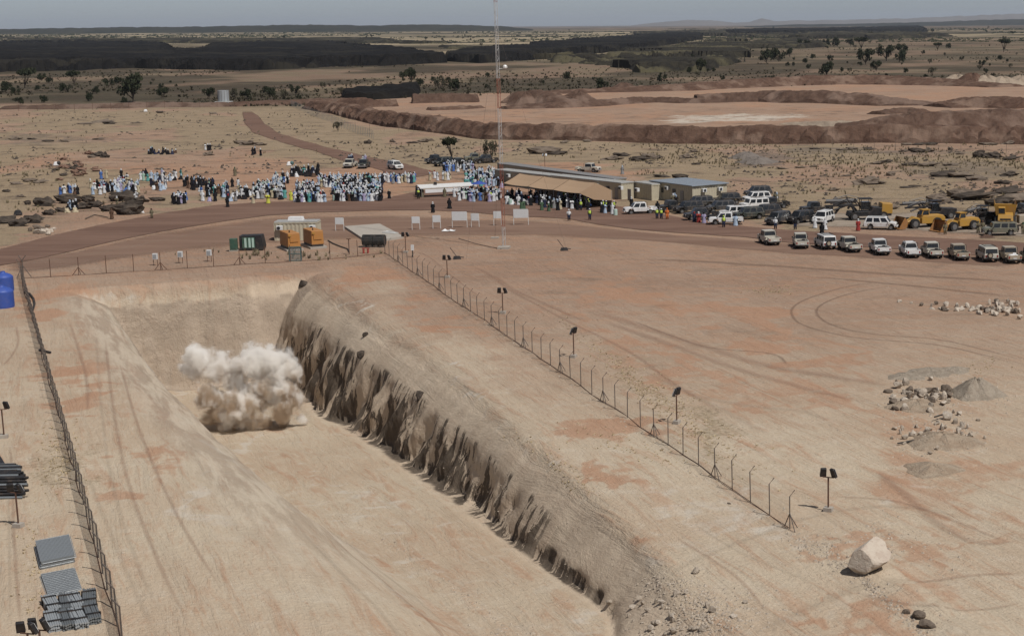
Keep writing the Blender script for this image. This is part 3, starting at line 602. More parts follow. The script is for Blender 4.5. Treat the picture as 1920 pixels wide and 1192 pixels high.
m_galv = paint('galvanised_steel', (.23, .25, .26), .45, .6, .35, .5, 5, (.10, .10, .11, 1))
m_galv2 = paint('galvanised_mesh', (.36, .385, .40), .5, .4, .2, .5, 6, (.15, .15, .16, 1))
m_rust = paint('rusty_steel', (.12, .065, .045), .7, .3, .4, .3, 6, (.05, .03, .025, 1))
m_post = paint('painted_post', (.10, .085, .075), .6, .2, .4, .3, 5)
m_black = paint('black_rubber', (.014, .014, .014), .7, 0, .12)
m_blackm = paint('black_metal', (.02, .02, .022), .45, .2, .15)
m_glass = paint('dark_glass', (.012, .014, .016), .12, 0, .03, .7)
m_yellow = paint('yellow_machine_paint', (.37, .205, .035), .45, 0, .3, .4, 1.5)
m_orange = paint('orange_canopy_paint', (.36, .165, .045), .45, 0, .2, .4, 1.5)
m_green = paint('green_cabinet_paint', (.035, .085, .06), .5, 0, .2)
m_teal = paint('teal_gate_paint', (.06, .12, .12), .5, .2, .3)
m_blue = paint('blue_tank_plastic', (.035, .075, .30), .45, 0, .08)
m_red = paint('red_paint', (.30, .04, .03), .5, 0, .25)
m_mint = paint('mint_drum', (.36, .50, .44), .5, 0, .15)
m_conc = paint('concrete', (.34, .31, .27), .9, 0, .3)
m_roofb = paint('blue_grey_roof', (.235, .27, .31), .4, .2, .25)
m_roofg = paint('grey_roof_sheet', (.36, .365, .355), .45, .2, .35)
m_tan = paint('tan_canvas', (.34, .235, .15), .85, 0, .12)
m_lamp = paint('lamp_glass', (.55, .57, .58), .15, 0, .05, .7)
m_cloth = paint('white_cloth', (.62, .62, .62), .8, 0, .08)
m_cable = paint('black_cable', (.02, .018, .016), .6)

# ------------------------------------------------------------------ fences
def chain_mat():
    n = NB('chain_link'); p = n.obj(); a = n.noise(p, 4, 3, .6)
    n.bsdf((.13, .13, .12, 1), .6, .4, None, .3, n.ramp(a, .3, .7, .05, .12)); return n.m
M_CHAIN = chain_mat()
def chain_mat2():
    n = NB('dense_chain_link'); p = n.obj(); a = n.noise(p, 3, 3, .6)
    n.bsdf((.22, .24, .23, 1), .6, .4, None, .3, n.ramp(a, .3, .7, .30, .55)); return n.m
M_CHAIN2 = chain_mat2()
def fence(name, label, p0, p1, spacing, h, arm, armdir, mat, mesh_mat, r=.035, braces=4, wire=True, zz=None, pipe=True, cut=None):
    a = Vector(P0(*p0)).to_3d() if not isinstance(p0, Vector) else p0; b = Vector(P0(*p1)).to_3d() if not isinstance(p1, Vector) else p1
    L = (b - a).length; n = max(2, int(round(L / spacing))); u = (b - a) / L
    root = thing(name, label, 'fence', (a.x, a.y, gz(a.x, a.y)))
    O = Vector(root.location); tops = []; base = []
    for i in range(n + 1):
        q = a + u * (L * i / n); q.z = gz(q.x, q.y); jx, jy = random.uniform(-.03, .03), random.uniform(-.03, .03)
        t = q + Vector((jx, jy, h)); e = t + Vector((armdir[0] * arm * .7, armdir[1] * arm * .7, arm * .7))
        m = MB(); pts = [q - O - Vector((0, 0, .15)), t - O] + ([e - O] if arm else []); m.tube(pts, r, 5)
        if braces and i % braces == braces - 1:
            for sg in (-1, 1): m.tube([q - O + u * sg * .75, q - O + Vector((0, 0, 1.0))], r * .9, 5)
            for sg in (1,): m.tube([q - O + Vector((armdir[0], armdir[1], 0)) * .6 * sg, q - O + Vector((0, 0, .9))], r * .8, 5)
        m.build('post', mat, root); tops.append(t - O); base.append(q - O)
    if mesh_mat:
        V = []; F = []
        for i, (t, q) in enumerate(zip(tops, base)): V += [q + Vector((0, 0, .05)), t]
        for i in range(n): F.append((2 * i, 2 * i + 2, 2 * i + 3, 2 * i + 1))
        m = MB(); m.add(V, F); o = m.build('mesh_panel', mesh_mat, root)
    if pipe:
        m = MB(); off = Vector((armdir[1] * u.z, 0, 0)); m.tube([q + Vector((random.uniform(-.1, .1), random.uniform(-.1, .1), random.uniform(.0, .08))) for q in base], .03, 4); m.build('bottom_rail', m_rust, root)
    return root
rd = Vector((BX[0], BX[1]));
fence('security_fence', 'long rusty post fence with bent top arms running along the right bank of the pit', (722, 478), (1481, 991), 3.0, 2.02, .55, (.80, .25), m_post, M_CHAIN, .036, 4)
fence('security_fence', 'grey wire mesh fence with outward arms running down the left side of the pit', (40, 524), (230, 1210), 3.0, 2.0, .6, (-.95, .1), m_post, M_CHAIN2, .045, 0)
fence('security_fence', 'thin post fence behind the far wall of the pit with low black pipe', (42, 523), (545, 491), 3.25, 2.25, 0, (0, 1), m_rust, M_CHAIN, .045, 3)
fence('security_fence', 'short thin post fence between the teal gate and the black tank', (566, 489), (722, 477), 3.4, 2.2, 0, (0, 1), m_rust, M_CHAIN, .045, 0)
fence('boundary_fence', 'far thin post fence in front of the red spoil bank', (640, 243), (1930, 290), 5.6, 2.6, 0, (0, 1), m_post, None, .035, 0, pipe=False)
fence('boundary_fence', 'distant mesh fence with close posts crossing the straw grass beside the dirt track', (546, 200), (700, 262), 3.2, 2.4, 0, (0, 1), m_galv, M_CHAIN, .05, 0, pipe=False)
fence('boundary_fence', 'distant brown fence at the edge of the dark scrub on the left', (0, 210), (440, 200), 6.5, 2.6, 0, (0, 1), m_rust, M_CHAIN, .06, 0, pipe=False)
# gate
g = P(554, 490); t = thing('gate', 'narrow teal framed gate in the fence below the orange generators', 'gate', g, R(4))
m = MB(); [m.tube([(x, 0, 0), (x, 0, 1.9)], .07, 6) for x in (-.75, .75)]; [m.tube([(-.75, 0, z), (.75, 0, z)], .06, 6) for z in (.1, 1.9, 1.0)]; m.build('gate_frame', m_teal, t)
m = MB(); m.quad((-.72, 0, .12), (.72, 0, .12), (.72, 0, 1.86), (-.72, 0, 1.86), .01); m.build('gate_panel', M_CHAIN2, t)
# corner post with cable and bar lying at the left fence
c = P(44, 520); t = thing('corner_post', 'dark corner post with splayed top where the two fences meet', 'post', c)
m = MB(); m.tube([(0, 0, -.1), (0, 0, 2.2)], .07, 6); m.tube([(0, 0, 2.1), (.45, .1, 2.7)], .05, 5); m.tube([(0, 0, 2.1), (-.45, .1, 2.7)], .05, 5); m.tube([(.9, .2, 0), (0, 0, 1.5)], .05, 5); m.tube([(-.5, -.7, 0), (0, 0, 1.5)], .05, 5); m.build('post', m_post, t)
def lying(name, label, cat, pts, r, mat, lift=.03):
    w_ = [P(x, y) for x, y in pts]; c0 = w_[0]; m = MB(); m.tube([Vector((v.x, v.y, gz(v.x, v.y) + r + lift)) - c0 for v in w_], r, 6)
    o = m.build(name, mat); o.location = c0; tag(o, label, cat); return o
lying('hose', 'dark hose curling out from the left fence onto the pit bank', 'hose', [(46, 550), (56, 553), (63, 562), (65, 572), (62, 582), (58, 586)], .12, m_cable)
lying('metal_bar', 'dark metal bar sticking out of the left mesh fence', 'bar', [(74, 659), (84, 661), (95, 663)], .1, m_blackm)
lying('cable', 'thin cable looping over the ground right of the orange generators', 'cable', [(615, 452), (625, 458), (640, 464), (652, 468), (655, 474)], .08, m_cable)
lying('guy_rope', 'dark rope lying on the ground from the mast towards the white boards', 'rope', [(940, 468), (920, 464), (890, 457), (860, 448)], .035, m_cable)
# ------------------------------------------------------------------ flood lights
def floodlight(lab, x, y, h=2.35, rz=0, heads=2, big=1.0, loc=None, grp='floodlight poles around the pit'):
    p = loc or P(x, y); t = thing('floodlight_pole', lab, 'floodlight', p, rz, grp)
    m = MB(); m.box((0, 0, .12), (.55, .45, .3)); m.build('concrete_base', m_conc, t)
    m = MB(); m.tube([(0, 0, .2), (0, 0, h)], .055, 7); m.tube([(-.36, 0, h), (.36, 0, h)], .035, 6); m.build('pole', m_rust, t)
    xs = (-.33, .33) if heads == 2 else (0,)
    for k, x_ in enumerate(xs):
        m = MB(); ang = (.5 if k == 0 else -.5)
        m.box((0, 0, 0), (.40 * big, .20, .60 * big), 0, .9); hd = m.build('lamp_head', m_blackm, t, bev=.02); hd.location = (x_, 0, h + .3 * big); hd.rotation_euler = (R(22), 0, ang)
        m = MB(); m.box((0, .106, 0), (.32 * big, .015, .48 * big)); m.build('lamp_glass', m_lamp, hd)
    return t
for x, y, rz, lab in [(1553, 958, -.35, 'black twin floodlight pole near the right end of the long fence'), (1269, 794, 1.2, 'twin floodlight pole in the straw grass, second nearest along the long fence'),
                      (1076, 670, 1.2, 'twin floodlight pole third from the near end of the long fence'), (943, 588, -.2, 'twin floodlight pole fourth from the near end of the long fence'),
                      (839, 521, -.2, 'twin floodlight pole below the mast beside the upper fence'), (761, 474, -.2, 'twin floodlight pole just right of the black tank'),
                      (35, 988, -.2, 'floodlight pole in front of the black pipe stack'), (8, 821, .3, 'floodlight pole at the left edge above the black pipe stack')]:
    floodlight(lab, x, y, 2.2, rz)
floodlight('floodlight pole behind the long cream cabin row', 1022, 322, 3.2, 2.9)
floodlight('small floodlight pole at the lower left beside the wire bundles', 58, 1262, 2.0, -.2)
floodlight('small floodlight pole nearest the left fence at the lower edge', 80, 1255, 2.0, -.2)
p = P(655, 478); t = thing('lamp_post', 'thin rusty post with flat top right of the orange generators', 'post', p); m = MB(); m.tube([(0, 0, 0), (0, 0, 2.1)], .06, 6); m.box((0, 0, 2.15), (.6, .2, .08)); m.build('post', m_rust, t)
# small boxes on stands behind the far wall
for i, (x, y, lab) in enumerate([(292, 498, 'white control box on legs behind the far wall, leftmost of three'), (339, 494, 'white control box on legs behind the far wall, middle of three'), (393, 491, 'white control box on legs behind the far wall, rightmost of three')]):
    t = thing('control_box', lab, 'control box', P(x, y), 0, 'control boxes behind the far wall')
    m = MB(); [m.tube([(s_, 0, 0), (s_, 0, 1.0)], .04, 5) for s_ in (-.25, .25)]; m.build('legs', m_rust, t)
    m = MB(); m.box((0, 0, 1.2), (.6, .35, .75)); m.build('cabinet', m_board, t, bev=.02); m = MB(); m.box((0, -.19, 1.2), (.42, .02, .5)); m.build('door', m_galv2, t)
t = thing('control_box', 'slim white box on a dark post right of the twin floodlight below the tank', 'control box', P(774, 482))
m = MB(); m.tube([(0, 0, 0), (0, 0, .9)], .07, 6); m.build('post', m_blackm, t); m = MB(); m.box((0, 0, 1.25), (.35, .3, .7)); m.build('cabinet', m_board, t)
# ------------------------------------------------------------------ white sign boards (blank faces)
for x, y, w_, h_, leg, lab in [(637, 433, 1.25, 1.0, 1.0, 'white sign board alone beside the concrete slab'), (780, 431, 1.15, 1.0, 1.0, 'white sign board on two legs, leftmost of the row by the road'), (819, 429, 1.15, 1.05, 1.0, 'white sign board second from left in the row by the road'),
                        (862, 427, 2.25, 1.35, 1.1, 'wide white sign board in the middle of the row by the road'), (891, 426, 1.2, 1.1, 1.0, 'narrow white sign board directly right of the wide middle one'), (933, 423, 1.15, 1.1, 1.1, 'white sign board just left of the tall mast'),
                        (977, 422, 2.25, 1.35, 1.1, 'wide white sign board right of the tall mast'), (584, 432, .9, .8, .9, 'small white sign board behind the cream generator container')]:
    t = thing('sign_board', lab, 'sign board', P(x, y), R(random.uniform(-4, 3)), 'white sign boards by the road')
    m = MB(); [m.tube([(s_ * w_ / 2, .04, -.1), (s_ * w_ / 2, .04, leg + h_ * .9)], .045, 5) for s_ in (-1, 1)]; m.build('legs', m_white, t)
    m = MB(); m.box((0, 0, leg + h_ / 2), (w_, .05, h_)); m.build('panel', m_board, t)
# ------------------------------------------------------------------ guyed mast
mp = P(945, 466); HM = 52.0; t = thing('radio_mast', 'tall thin guyed lattice mast painted in red and white bands', 'mast', mp)
m = MB(); m.box((0, 0, .1), (1.6, 1.6, .4)); m.build('concrete_base', m_conc, t)
bands = [(0.2, 3.0, 'w'), (3.0, 11.5, 'r'), (11.5, 19, 'w'), (19, 23, 'r'), (23, 33, 'w'), (33, 42, 'r'), (42, 47, 'w'), (47, 52, 'r')]
mw = paint('mast_white', (.42, .42, .42), .5); mr = paint('mast_red', (.26, .085, .055), .5)
for z0, z1, k in bands:
    m = MB(); pts = [(.24 * math.cos(a_), .24 * math.sin(a_)) for a_ in (.5, 2.6, 4.7)]
    for x_, y_ in pts: m.tube([(x_, y_, z0), (x_, y_, z1)], .032, 4)
    z = z0; i = 0
    while z < z1 - .4:
        a_ = pts[i % 3]; b_ = pts[(i + 1) % 3]; m.tube([(*a_, z), (*b_, z + .45)], .018, 3); z += .45; i += 1
    m.build('mast_section', mw if k == 'w' else mr, t)
m = MB(); m.ball((1.0, 0, 24.5), .32); m.tube([(.2, 0, 24.3), (1.0, 0, 24.3)], .03, 4); m.build('white_antenna', m_white, t)
for gx, gy, hz in [(928, 447, 30), (928, 447, 16), (1063, 470, 30), (874, 486, 30)]:
    g_ = P(gx, gy); m = MB(); m.tube([(0, 0, hz), g_ - mp], .012, 3); m.build('guy_wire', m_post, t)
for x, y, lab in [(1058, 470, 'dark guy anchor block on the bare ground right of the mast'), (857, 486, 'small dark guy anchor left of the mast')]:
    t = thing('guy_anchor', lab, 'anchor', P(x, y)); m = MB(); m.box((0, 0, .2), (1.0, .6, .4), .3, .8); m.tube([(0, 0, .3), (-.9, .2, 1.5)], .04, 5); m.tube([(.2, 0, .3), (.9, 0, .25)], .06, 5); m.build('anchor_block', m_blackm, t)
p = P(928, 447); t = thing('guy_anchor', 'pale guy anchor slab beside the white boards', 'anchor', p); m = MB(); m.box((0, 0, .08), (1.1, .7, .25)); m.build('anchor_block', m_conc, t)
t = thing('white_sheet', 'crumpled white sheet lying in front of the white boards', 'sheet', P(841, 434)); m = MB()
V = []; n_ = 7
for i in range(n_):
    for j in range(n_): V.append(((i - 3) * .32, (j - 3) * .22, .12 + .25 * random.random() * (i % 3 == 1)))
m.add(V, [(i * n_ + j, i * n_ + j + 1, (i + 1) * n_ + j + 1, (i + 1) * n_ + j) for i in range(n_ - 1) for j in range(n_ - 1)]); m.build('sheet', m_cloth, t)
# ------------------------------------------------------------------ buildings
def corrug(x0, x1, y, z0, z1, pitch=.28, dep_=.05):      # corrugated wall along x
    V = []; F = []; n = int((x1 - x0) / pitch * 2); 
    for i in range(n + 1): x = x0 + (x1 - x0) * i / n; yy = y - (dep_ if (i // 1) % 4 in (1, 2) else 0); V += [(x, yy, z0), (x, yy, z1)]
    for i in range(n): F.append((2 * i, 2 * i + 2, 2 * i + 3, 2 * i + 1))
    return V, F
def cabin(label, x, y, L, Wd, H, rz, wall=m_cream, roof=m_roofg, windows=(), ac=(), doors=(), name='site_cabin', cat='cabin', grp=None, over=.25, corner=0, side_ac=(), rooft=.18, wall2=None):
    """front-left corner at pixel x,y; runs +x along its front, front faces -y"""
    o = P(x, y); t = thing(name, label, cat, o, rz, grp)
    m = MB(); m.box((L / 2, Wd / 2, H / 2), (L - .06, Wd - .06, H)); w_ = m.build('wall', wall, t)
    m = MB()
    for a_, b_, f_ in ((0, L, 0), ):
        V, F = corrug(.05, L - .05, -.0, .08, H - .05); m.add(V, F)
    V, F = corrug(.05, Wd - .05, 0, .08, H - .05); m.add([(L - v[1], v[0], v[2]) for v in V], F); m.add([(v[1], v[0], v[2]) for v in V], F)
    for cx, cy in ((0, 0), (L, 0), (0, Wd), (L, Wd)): m.box((cx, cy, H / 2), (.12, .12, H))
    for z in (.07, H - .06): m.box((L / 2, -.03, z), (L, .12, .14)); m.box((L + .03, Wd / 2, z), (.12, Wd, .14))
    m.build('wall_cladding', wall2 or wall, t)
    m = MB(); m.box((L / 2, Wd / 2, H + rooft / 2), (L + 2 * over, Wd + 2 * over, rooft)); r_ = m.build('roof', roof, t, bev=.03)
    m = MB()
    k = int((L + over) / .8)
    for i in range(k): m.box((-over + .4 + i * .8, Wd / 2, H + rooft + .015), (.07, Wd + 2 * over - .05, .04))
    m.build('roof_ribs', roof, r_)
    for xx in windows:
        m = MB(); m.box((xx, -.08, H * .58), (.95, .06, .95)); f = m.build('window', m_grey, t); m = MB(); m.box((xx, -.115, H * .58), (.82, .03, .82)); m.build('pane', m_glass, f)
    for xx in doors:
        m = MB(); m.box((xx, -.08, 1.02), (.92, .07, 2.0)); m.build('door', m_grey, t)
    for xx in ac:
        m = MB(); m.box((xx, -.36, H * .74), (.85, .5, .62)); a_ = m.build('air_conditioner', m_board, t, bev=.03); m = MB(); m.tube([(xx - .1, -.62, H * .74), (xx - .1, -.65, H * .74)], .24, 10); m.build('fan_grille', m_blackm, a_)
    for yy in side_ac:
        m = MB(); m.box((L + .36, yy, H * .74), (.5, .85, .62)); a_ = m.build('air_conditioner', m_board, t, bev=.03); m = MB(); m.tube([(L + .62, yy, H * .74), (L + .65, yy, H * .74)], .24, 10); m.build('fan_grille', m_blackm, a_)
    return t
def rz_of(a, b): u = P(*a); v = P(*b); return math.atan2(v.y - u.y, v.x - u.x), (v - u).length
# shed with blue roof
rz, L = rz_of((1222, 372), (1313, 382)); 
cabin('flat blue-roofed cream shed with wall air conditioners beside the parked cars', 1222, 372, 12.2, 7.2, 3.0, -.905 + .0, m_dcream, m_roofb, (3.3, 6.9), (5.2,), (1.6, 9.2), 'office_shed', 'shed', side_ac=(2.2, 5.6), over=.35, wall2=m_cream)
# long row of cabins behind the canopy
rz, L = rz_of((932, 357), (1168, 378))
rowz = -.60
def row(label, p0, n, rz, L=12.0, **k):
    o = P(*p0); d = Vector((math.cos(rz), math.sin(rz), 0))
    return o, d
cz, CL = rz_of((927, 348), (1165, 377))
cabin('long weathered cabin row at the back of the brown canopy, left half with wall units', 929, 346, CL * .46, 2.6, 2.75, cz, m_dcream, m_roofg, (2.5, 9.5, 15, 21), (5, 12.5, 18), (7.2,), 'site_cabin', 'cabin', 'cabins in the row behind the canopy', .15, wall2=m_dcream)
q = P(929, 346) + Vector((math.cos(cz), math.sin(cz), 0)) * (CL * .46 + .35); qx, qy = proj(q.x, q.y, q.z)
cabin('pale-roofed cream container cabin at the right end of the row behind the canopy', float(qx), float(qy), CL * .54 - .35, 2.6, 2.8, cz, m_dcream, m_roofg, (4, 10.5, 17), (7, 14, 21, 25.5), (19.4, 23), 'site_cabin', 'cabin', 'cabins in the row behind the canopy', .15, wall2=m_cream)
cz2, CL2 = rz_of((950, 330), (1195, 366))
cabin('second long cabin row with dark roof behind the first row', 934, 333, CL2 * .9, 2.5, 2.75, cz2, m_dcream, m_grey, (), (), (), 'site_cabin', 'cabin', 'cabins in the row behind the canopy', .15)
cabin('cream shipping container between the cabin row and the blue-roofed shed', 1188, 371, 6.0, 2.5, 2.7, cz - .12, m_dcream, m_roofg, (), (), (), 'shipping_container', 'container', None, .02, wall2=m_cream)
# brown canopy
o = P(948, 372); cz3, L3 = rz_of((948, 372), (1090, 393)); 
t = thing('canopy_tent', 'long tan canvas canopy over the seated audience in front of the cabins', 'canopy', o, cz3)
m = MB(); Wc = 6.0; He, Hr = 2.7, 4.2
for k in range(3):
    x0, x1 = L3 * k / 3 + .06, L3 * (k + 1) / 3 - .06
    ns = 8; V = []; F = []
    for i in range(ns + 1):
        x = x0 + (x1 - x0) * i / ns; sag = .18 * math.sin(math.pi * i / ns)
        V += [(x, -.3, He - sag * .6), (x, Wc * .25, (He + Hr) / 2 - sag), (x, Wc / 2, Hr - sag * .5), (x, Wc + .3, He - sag * .6)]
    for i in range(ns):
        for j in range(3): F.append((4 * i + j, 4 * i + 4 + j, 4 * i + 5 + j, 4 * i + 1 + j))
    m2 = MB(); m2.add(V, F); m2.build('canopy_panel', m_tan, t)
m2 = MB(); m2.add([(L3, -.3, He), (L3, Wc + .3, He), (L3, Wc / 2, Hr), (L3, Wc + .3, 1.0), (L3, 2.6, 1.4)], [(0, 4, 3, 1, 2)]); m2.build('end_curtain', m_tan, t)
m2 = MB(); m2.add([(0, Wc + .2, 0), (L3, Wc + .2, 0), (L3, Wc + .2, He - .1), (0, Wc + .2, He - .1)], [(0, 1, 2, 3)]); m2.build('back_curtain', m_tan, t)
for k in range(7):
    for y_ in (-.2, Wc + .2): m2 = MB(); m2.tube([(L3 * k / 6, y_, -.05), (L3 * k / 6, y_, He - .05)], .05, 5); m2.build('tent_pole', m_grey, t)
# long white tent
o = P(790, 371); rz, L = rz_of((790, 371), (905, 365))
t = thing('white_shelter', 'long white roofed open shelter standing on the road before the crowd', 'shelter', o, rz)
L = 9.6
m = MB(); V = [(-.2, -.2, 1.75), (L, -.2, 1.75), (L, 2.0, 2.15), (-.2, 2.0, 2.15), (-.2, -.2, 1.6), (L, -.2, 1.6), (L, 2.0, 2.0), (-.2, 2.0, 2.0)]; m.add(V, [(0, 1, 2, 3), (7, 6, 5, 4), (0, 4, 5, 1), (1, 5, 6, 2), (2, 6, 7, 3), (3, 7, 4, 0)]); m.build('roof', m_white, t)
m = MB(); m.box((L / 2, -.25, 1.15), (L - 1.4, .08, .62)); m.build('side_panel', m_cloth, t)
m = MB(); [m.tube([(x_, y_, 0), (x_, y_, 1.7)], .05, 5) for x_ in (.1, L / 2, L - .2) for y_ in (-.1, 1.8)]; m.build('legs', m_grey, t)
m = MB(); m.box((3.0, 1.4, 2.3), (.5, .35, .5)); sp = m.build('loudspeaker', m_blackm, t)
t = thing('parasol', 'blue market parasol over the dense crowd beside the white shelter', 'parasol', P(899, 367)); m = MB(); n_ = 8
m.add([(0, 0, 2.7)] + [(1.5 * math.cos(R(45 * k)), 1.5 * math.sin(R(45 * k)), 2.15) for k in range(8)], [(0, 1 + k, 1 + (k + 1) % 8) for k in range(8)]); m.build('canopy', m_blue, t); m = MB(); m.tube([(0, 0, 0), (0, 0, 2.7)], .04, 5); m.build('pole', m_grey, t)
# generator container
t = cabin('cream container with white roof parcel behind the two orange generators', 516, 452, 6.0, 2.5, 2.6, R(4), m_cream, m_roofg, (), (.8, 5.4), (), 'shipping_container', 'container', None, .02)
m = MB(); m.box((0, 0, .25), (2.1, 1.2, .5), 0, .9); o = m.build('cargo_parcel', m_cloth); q = P(516, 452); o.location = q + Vector((2.7, 1.6, 2.80)); tag(o, 'pale wrapped parcel lying on top of the cream generator container', 'parcel')
for x, y, lab in [(553, 471, 'orange generator canopy box, left of the pair'), (597, 466, 'orange generator canopy box, right of the pair beside the cable')]:
    q = P(x, y); t = thing('generator', lab, 'generator', q, R(121), 'orange generators')
    m = MB(); m.box((2.2, 0, .12), (4.9, 2.3, .3)); m.build('concrete_plinth', m_conc, t)
    m = MB(); m.box((2.2, 0, .42), (4.1, 1.55, .3)); m.build('skid', m_blackm, t)
    m = MB(); m.box((2.2, 0, 1.5), (4.2, 1.7, 1.9), 0, .97, .94); bd = m.build('canopy', m_orange, t, bev=.05)
    m = MB(); m.box((.06, 0, 1.75), (.06, 1.1, 1.0)); m.build('radiator_grille', m_orange, t); m = MB(); [m.box((1.0 + k * 1.25, -.86, 1.45), (1.1, .05, 1.35)) for k in range(3)]; m.build('side_doors', m_orange, t)
    m = MB(); m.tube([(1.2, .3, 2.4), (1.2, .3, 2.75)], .08, 7); m.build('exhaust', m_blackm, t); m = MB(); m.box((-.0, .55, 2.15), (.05, .35, .2)); m.build('maker_plate', m_yellow, t)
t = thing('generator', 'dark green generator set with pale side panels left of the cream container', 'generator', P(475, 469), R(4))
m = MB(); m.prism([(-1.6, .15, .95), (1.5, .15, .95), (1.6, .6, .95), (1.35, 2.15, .85), (-1.6, 2.1, .85)]); m.build('canopy', m_blackm, t, bev=.05)
m = MB(); m.box((-.35, -.97, 1.15), (1.7, .06, 1.5)); m.build('side_panel', m_green, t); m = MB(); [m.box((x_, -1.02, 1.15), (.28, .06, 1.3)) for x_ in (-.75, -.2, .25)]; m.build('vent_strip', m_mint, t)
t = thing('electric_cabinet', 'small green electric cabinet at the left of the generators', 'cabinet', P(439, 471), R(6)); m = MB(); m.box((0, 0, .95), (.95, .8, 1.6)); m.build('cabinet_body', m_green, t, bev=.04); m = MB(); m.box((.05, -.42, 1.0), (.6, .03, 1.2)); m.build('door', m_green, t); m = MB(); m.box((0, 0, .08), (1.1, .9, .2)); m.build('plinth', m_conc, t)
t = thing('water_tank', 'black rounded fuel tank pair on short legs by the concrete slab', 'tank', P(702, 463), R(-3))
m = MB(); [m.tube([(x_ - .75, 0, .95), (x_ + .75, 0, .95)], .78, 12) for x_ in (-.8, .78)]; m.build('tank_shell', m_black, t, smooth=False); m = MB(); [m.box((x_, y_, .15), (.16, .16, .5)) for x_ in (-1.3, -.4, .4, 1.3) for y_ in (-.5, .5)]; m.build('legs', m_post, t)
m = MB(); [m.box((x_, -.1, 1.65), (.9, .7, .1)) for x_ in (-.8, .8)]; m.build('lid', m_blackm, t)
a_, b_, c_, d_ = P(646, 428), P(712, 423), P(757, 447), P(690, 457)
m = MB(); z0 = a_.z; Vv = [(v.x, v.y, gz(v.x, v.y) + dz) for dz in (-.2, .32) for v in (d_, c_, b_, a_)]; m.add(Vv, [(3, 2, 1, 0), (4, 5, 6, 7), (0, 1, 5, 4), (1, 2, 6, 5), (2, 3, 7, 6), (3, 0, 4, 7)]); o = m.build('concrete_slab', m_conc); tag(o, 'low grey concrete slab beside the black tank', 'slab')
t = thing('steel_beam', 'white steel frames piled on the concrete slab', 'frame', P(728, 442) + Vector((0, 0, .33)), R(-30)); m = MB(); [m.tube([(-1.2, k * .3, .08 + .05 * k), (1.3, k * .25, .1)], .05, 5) for k in range(4)]; m.tube([(-1, 0, .2), (-.8, 1, .2)], .05, 5); m.build('beams', m_white, t)
t = thing('fire_point', 'small red fire extinguisher stand below the black tank', 'fire stand', P(686, 475)); m = MB(); [m.tube([(x_, 0, 0), (x_, 0, .6)], .14, 8) for x_ in (-.3, .3)]; m.box((0, 0, .7), (1.0, .25, .1)); m.build('stand', m_red, t)
for x, y in ((648, 347), (614, 372)): pass
for x, y, lab in [(957, 384, 'mint green drum on the road in front of the canopy'), (1046, 391, 'mint green drum beside the dense helmeted group'), (1154, 404, 'mint green drum left of the white pickup'), (627, 376, 'mint and white drum in the front row of the crowd')]:
    t = thing('drum', lab, 'drum', P(x, y), 0, 'mint green drums'); m = MB(); m.tube([(0, 0, 0), (0, 0, .95)], .33, 12); m.build('barrel', m_mint, t); m = MB(); m.tube([(0, 0, .95), (0, 0, 1.02)], .3, 10); [m.tube([(0, 0, z_), (0, 0, z_ + .04)], .345, 12) for z_ in (.3, .62)]; m.build('lid', m_white, t)
# ------------------------------------------------------------------ blue water tanks, pipe stack, mesh sheets, wire bundles
for x, y, s_, lab in [(8, 545, .92, 'blue ribbed plastic water tank, the farther one at the left edge'), (6, 576, 1.0, 'blue ribbed plastic water tank, the nearer one at the left edge')]:
    t = thing('water_tank', lab, 'water tank', P(x, y), 0, 'blue water tanks'); prof = [(0, 1.16)] + [(z_, 1.16 + (.045 if k % 2 else 0)) for k, z_ in enumerate(np.linspace(.1, 1.75, 14))] + [(1.9, 1.1), (2.1, .85), (2.25, .5), (2.3, .3), (2.42, .3), (2.42, 0)]
    n_ = 24; V = []; F = []
    for z_, r_ in prof:
        for k in range(n_): V.append((r_ * s_ * math.cos(2 * math.pi * k / n_), r_ * s_ * math.sin(2 * math.pi * k / n_), z_ * s_))
    for j in range(len(prof) - 1):
        for k in range(n_): F.append((j * n_ + k, j * n_ + (k + 1) % n_, (j + 1) * n_ + (k + 1) % n_, (j + 1) * n_ + k))
    m = MB(); m.add(V, F); m.build('tank_shell', m_blue, t, smooth=True); m = MB(); m.tube([(0, 0, 2.36 * s_), (0, 0, 2.5 * s_)], .26, 12); m.build('lid', m_blue, t)
def stackdir(x0, y0, x1, y1): a = P(x0, y0); b = P(x1, y1); d = b - a; return math.atan2(d.y, d.x)
t = thing('pipe_stack', 'stack of black steel pipes and rock bolts at the left edge', 'pipe stack', P(2, 915), R(4))
k = 0
for row_ in range(33):
    y_ = -2.6 + row_ * .28 + random.uniform(-.04, .04); top = 1.15 * math.sin(math.pi * min(1, (row_ + 5) / 30)) ** .6
    for lv in (range(7) if row_ == 0 else range(3)):
        z_ = (.12 + lv * .19) if row_ == 0 else max(.12, top - .18 * (2 - lv)); x1 = 1.45 + random.uniform(-.4, .15) - max(0, row_ - 14) * .07
        m = MB(); m.tube([(-3.2 - .45 * y_, y_ + lv * .08, z_), (x1 - .45 * y_, y_ + lv * .08 + random.uniform(-.05, .05), z_ + random.uniform(-.02, .02))], .095, 6)
        if k < 100: m.build('pipe', m_galv if (k * 7) % 4 == 0 else m_blackm, t)
        k += 1
m = MB(); m.add([(x_ - .45 * y_, y_, z_) for z_ in (0, .85) for x_, y_ in ((-3, -2.4), (1.0, -2.4), (.4, 5.2), (-3, 5.2))], [(3, 2, 1, 0), (4, 5, 6, 7), (0, 1, 5, 4), (1, 2, 6, 5), (2, 3, 7, 6), (3, 0, 4, 7)]); m.build('pipe_core', m_blackm, t)
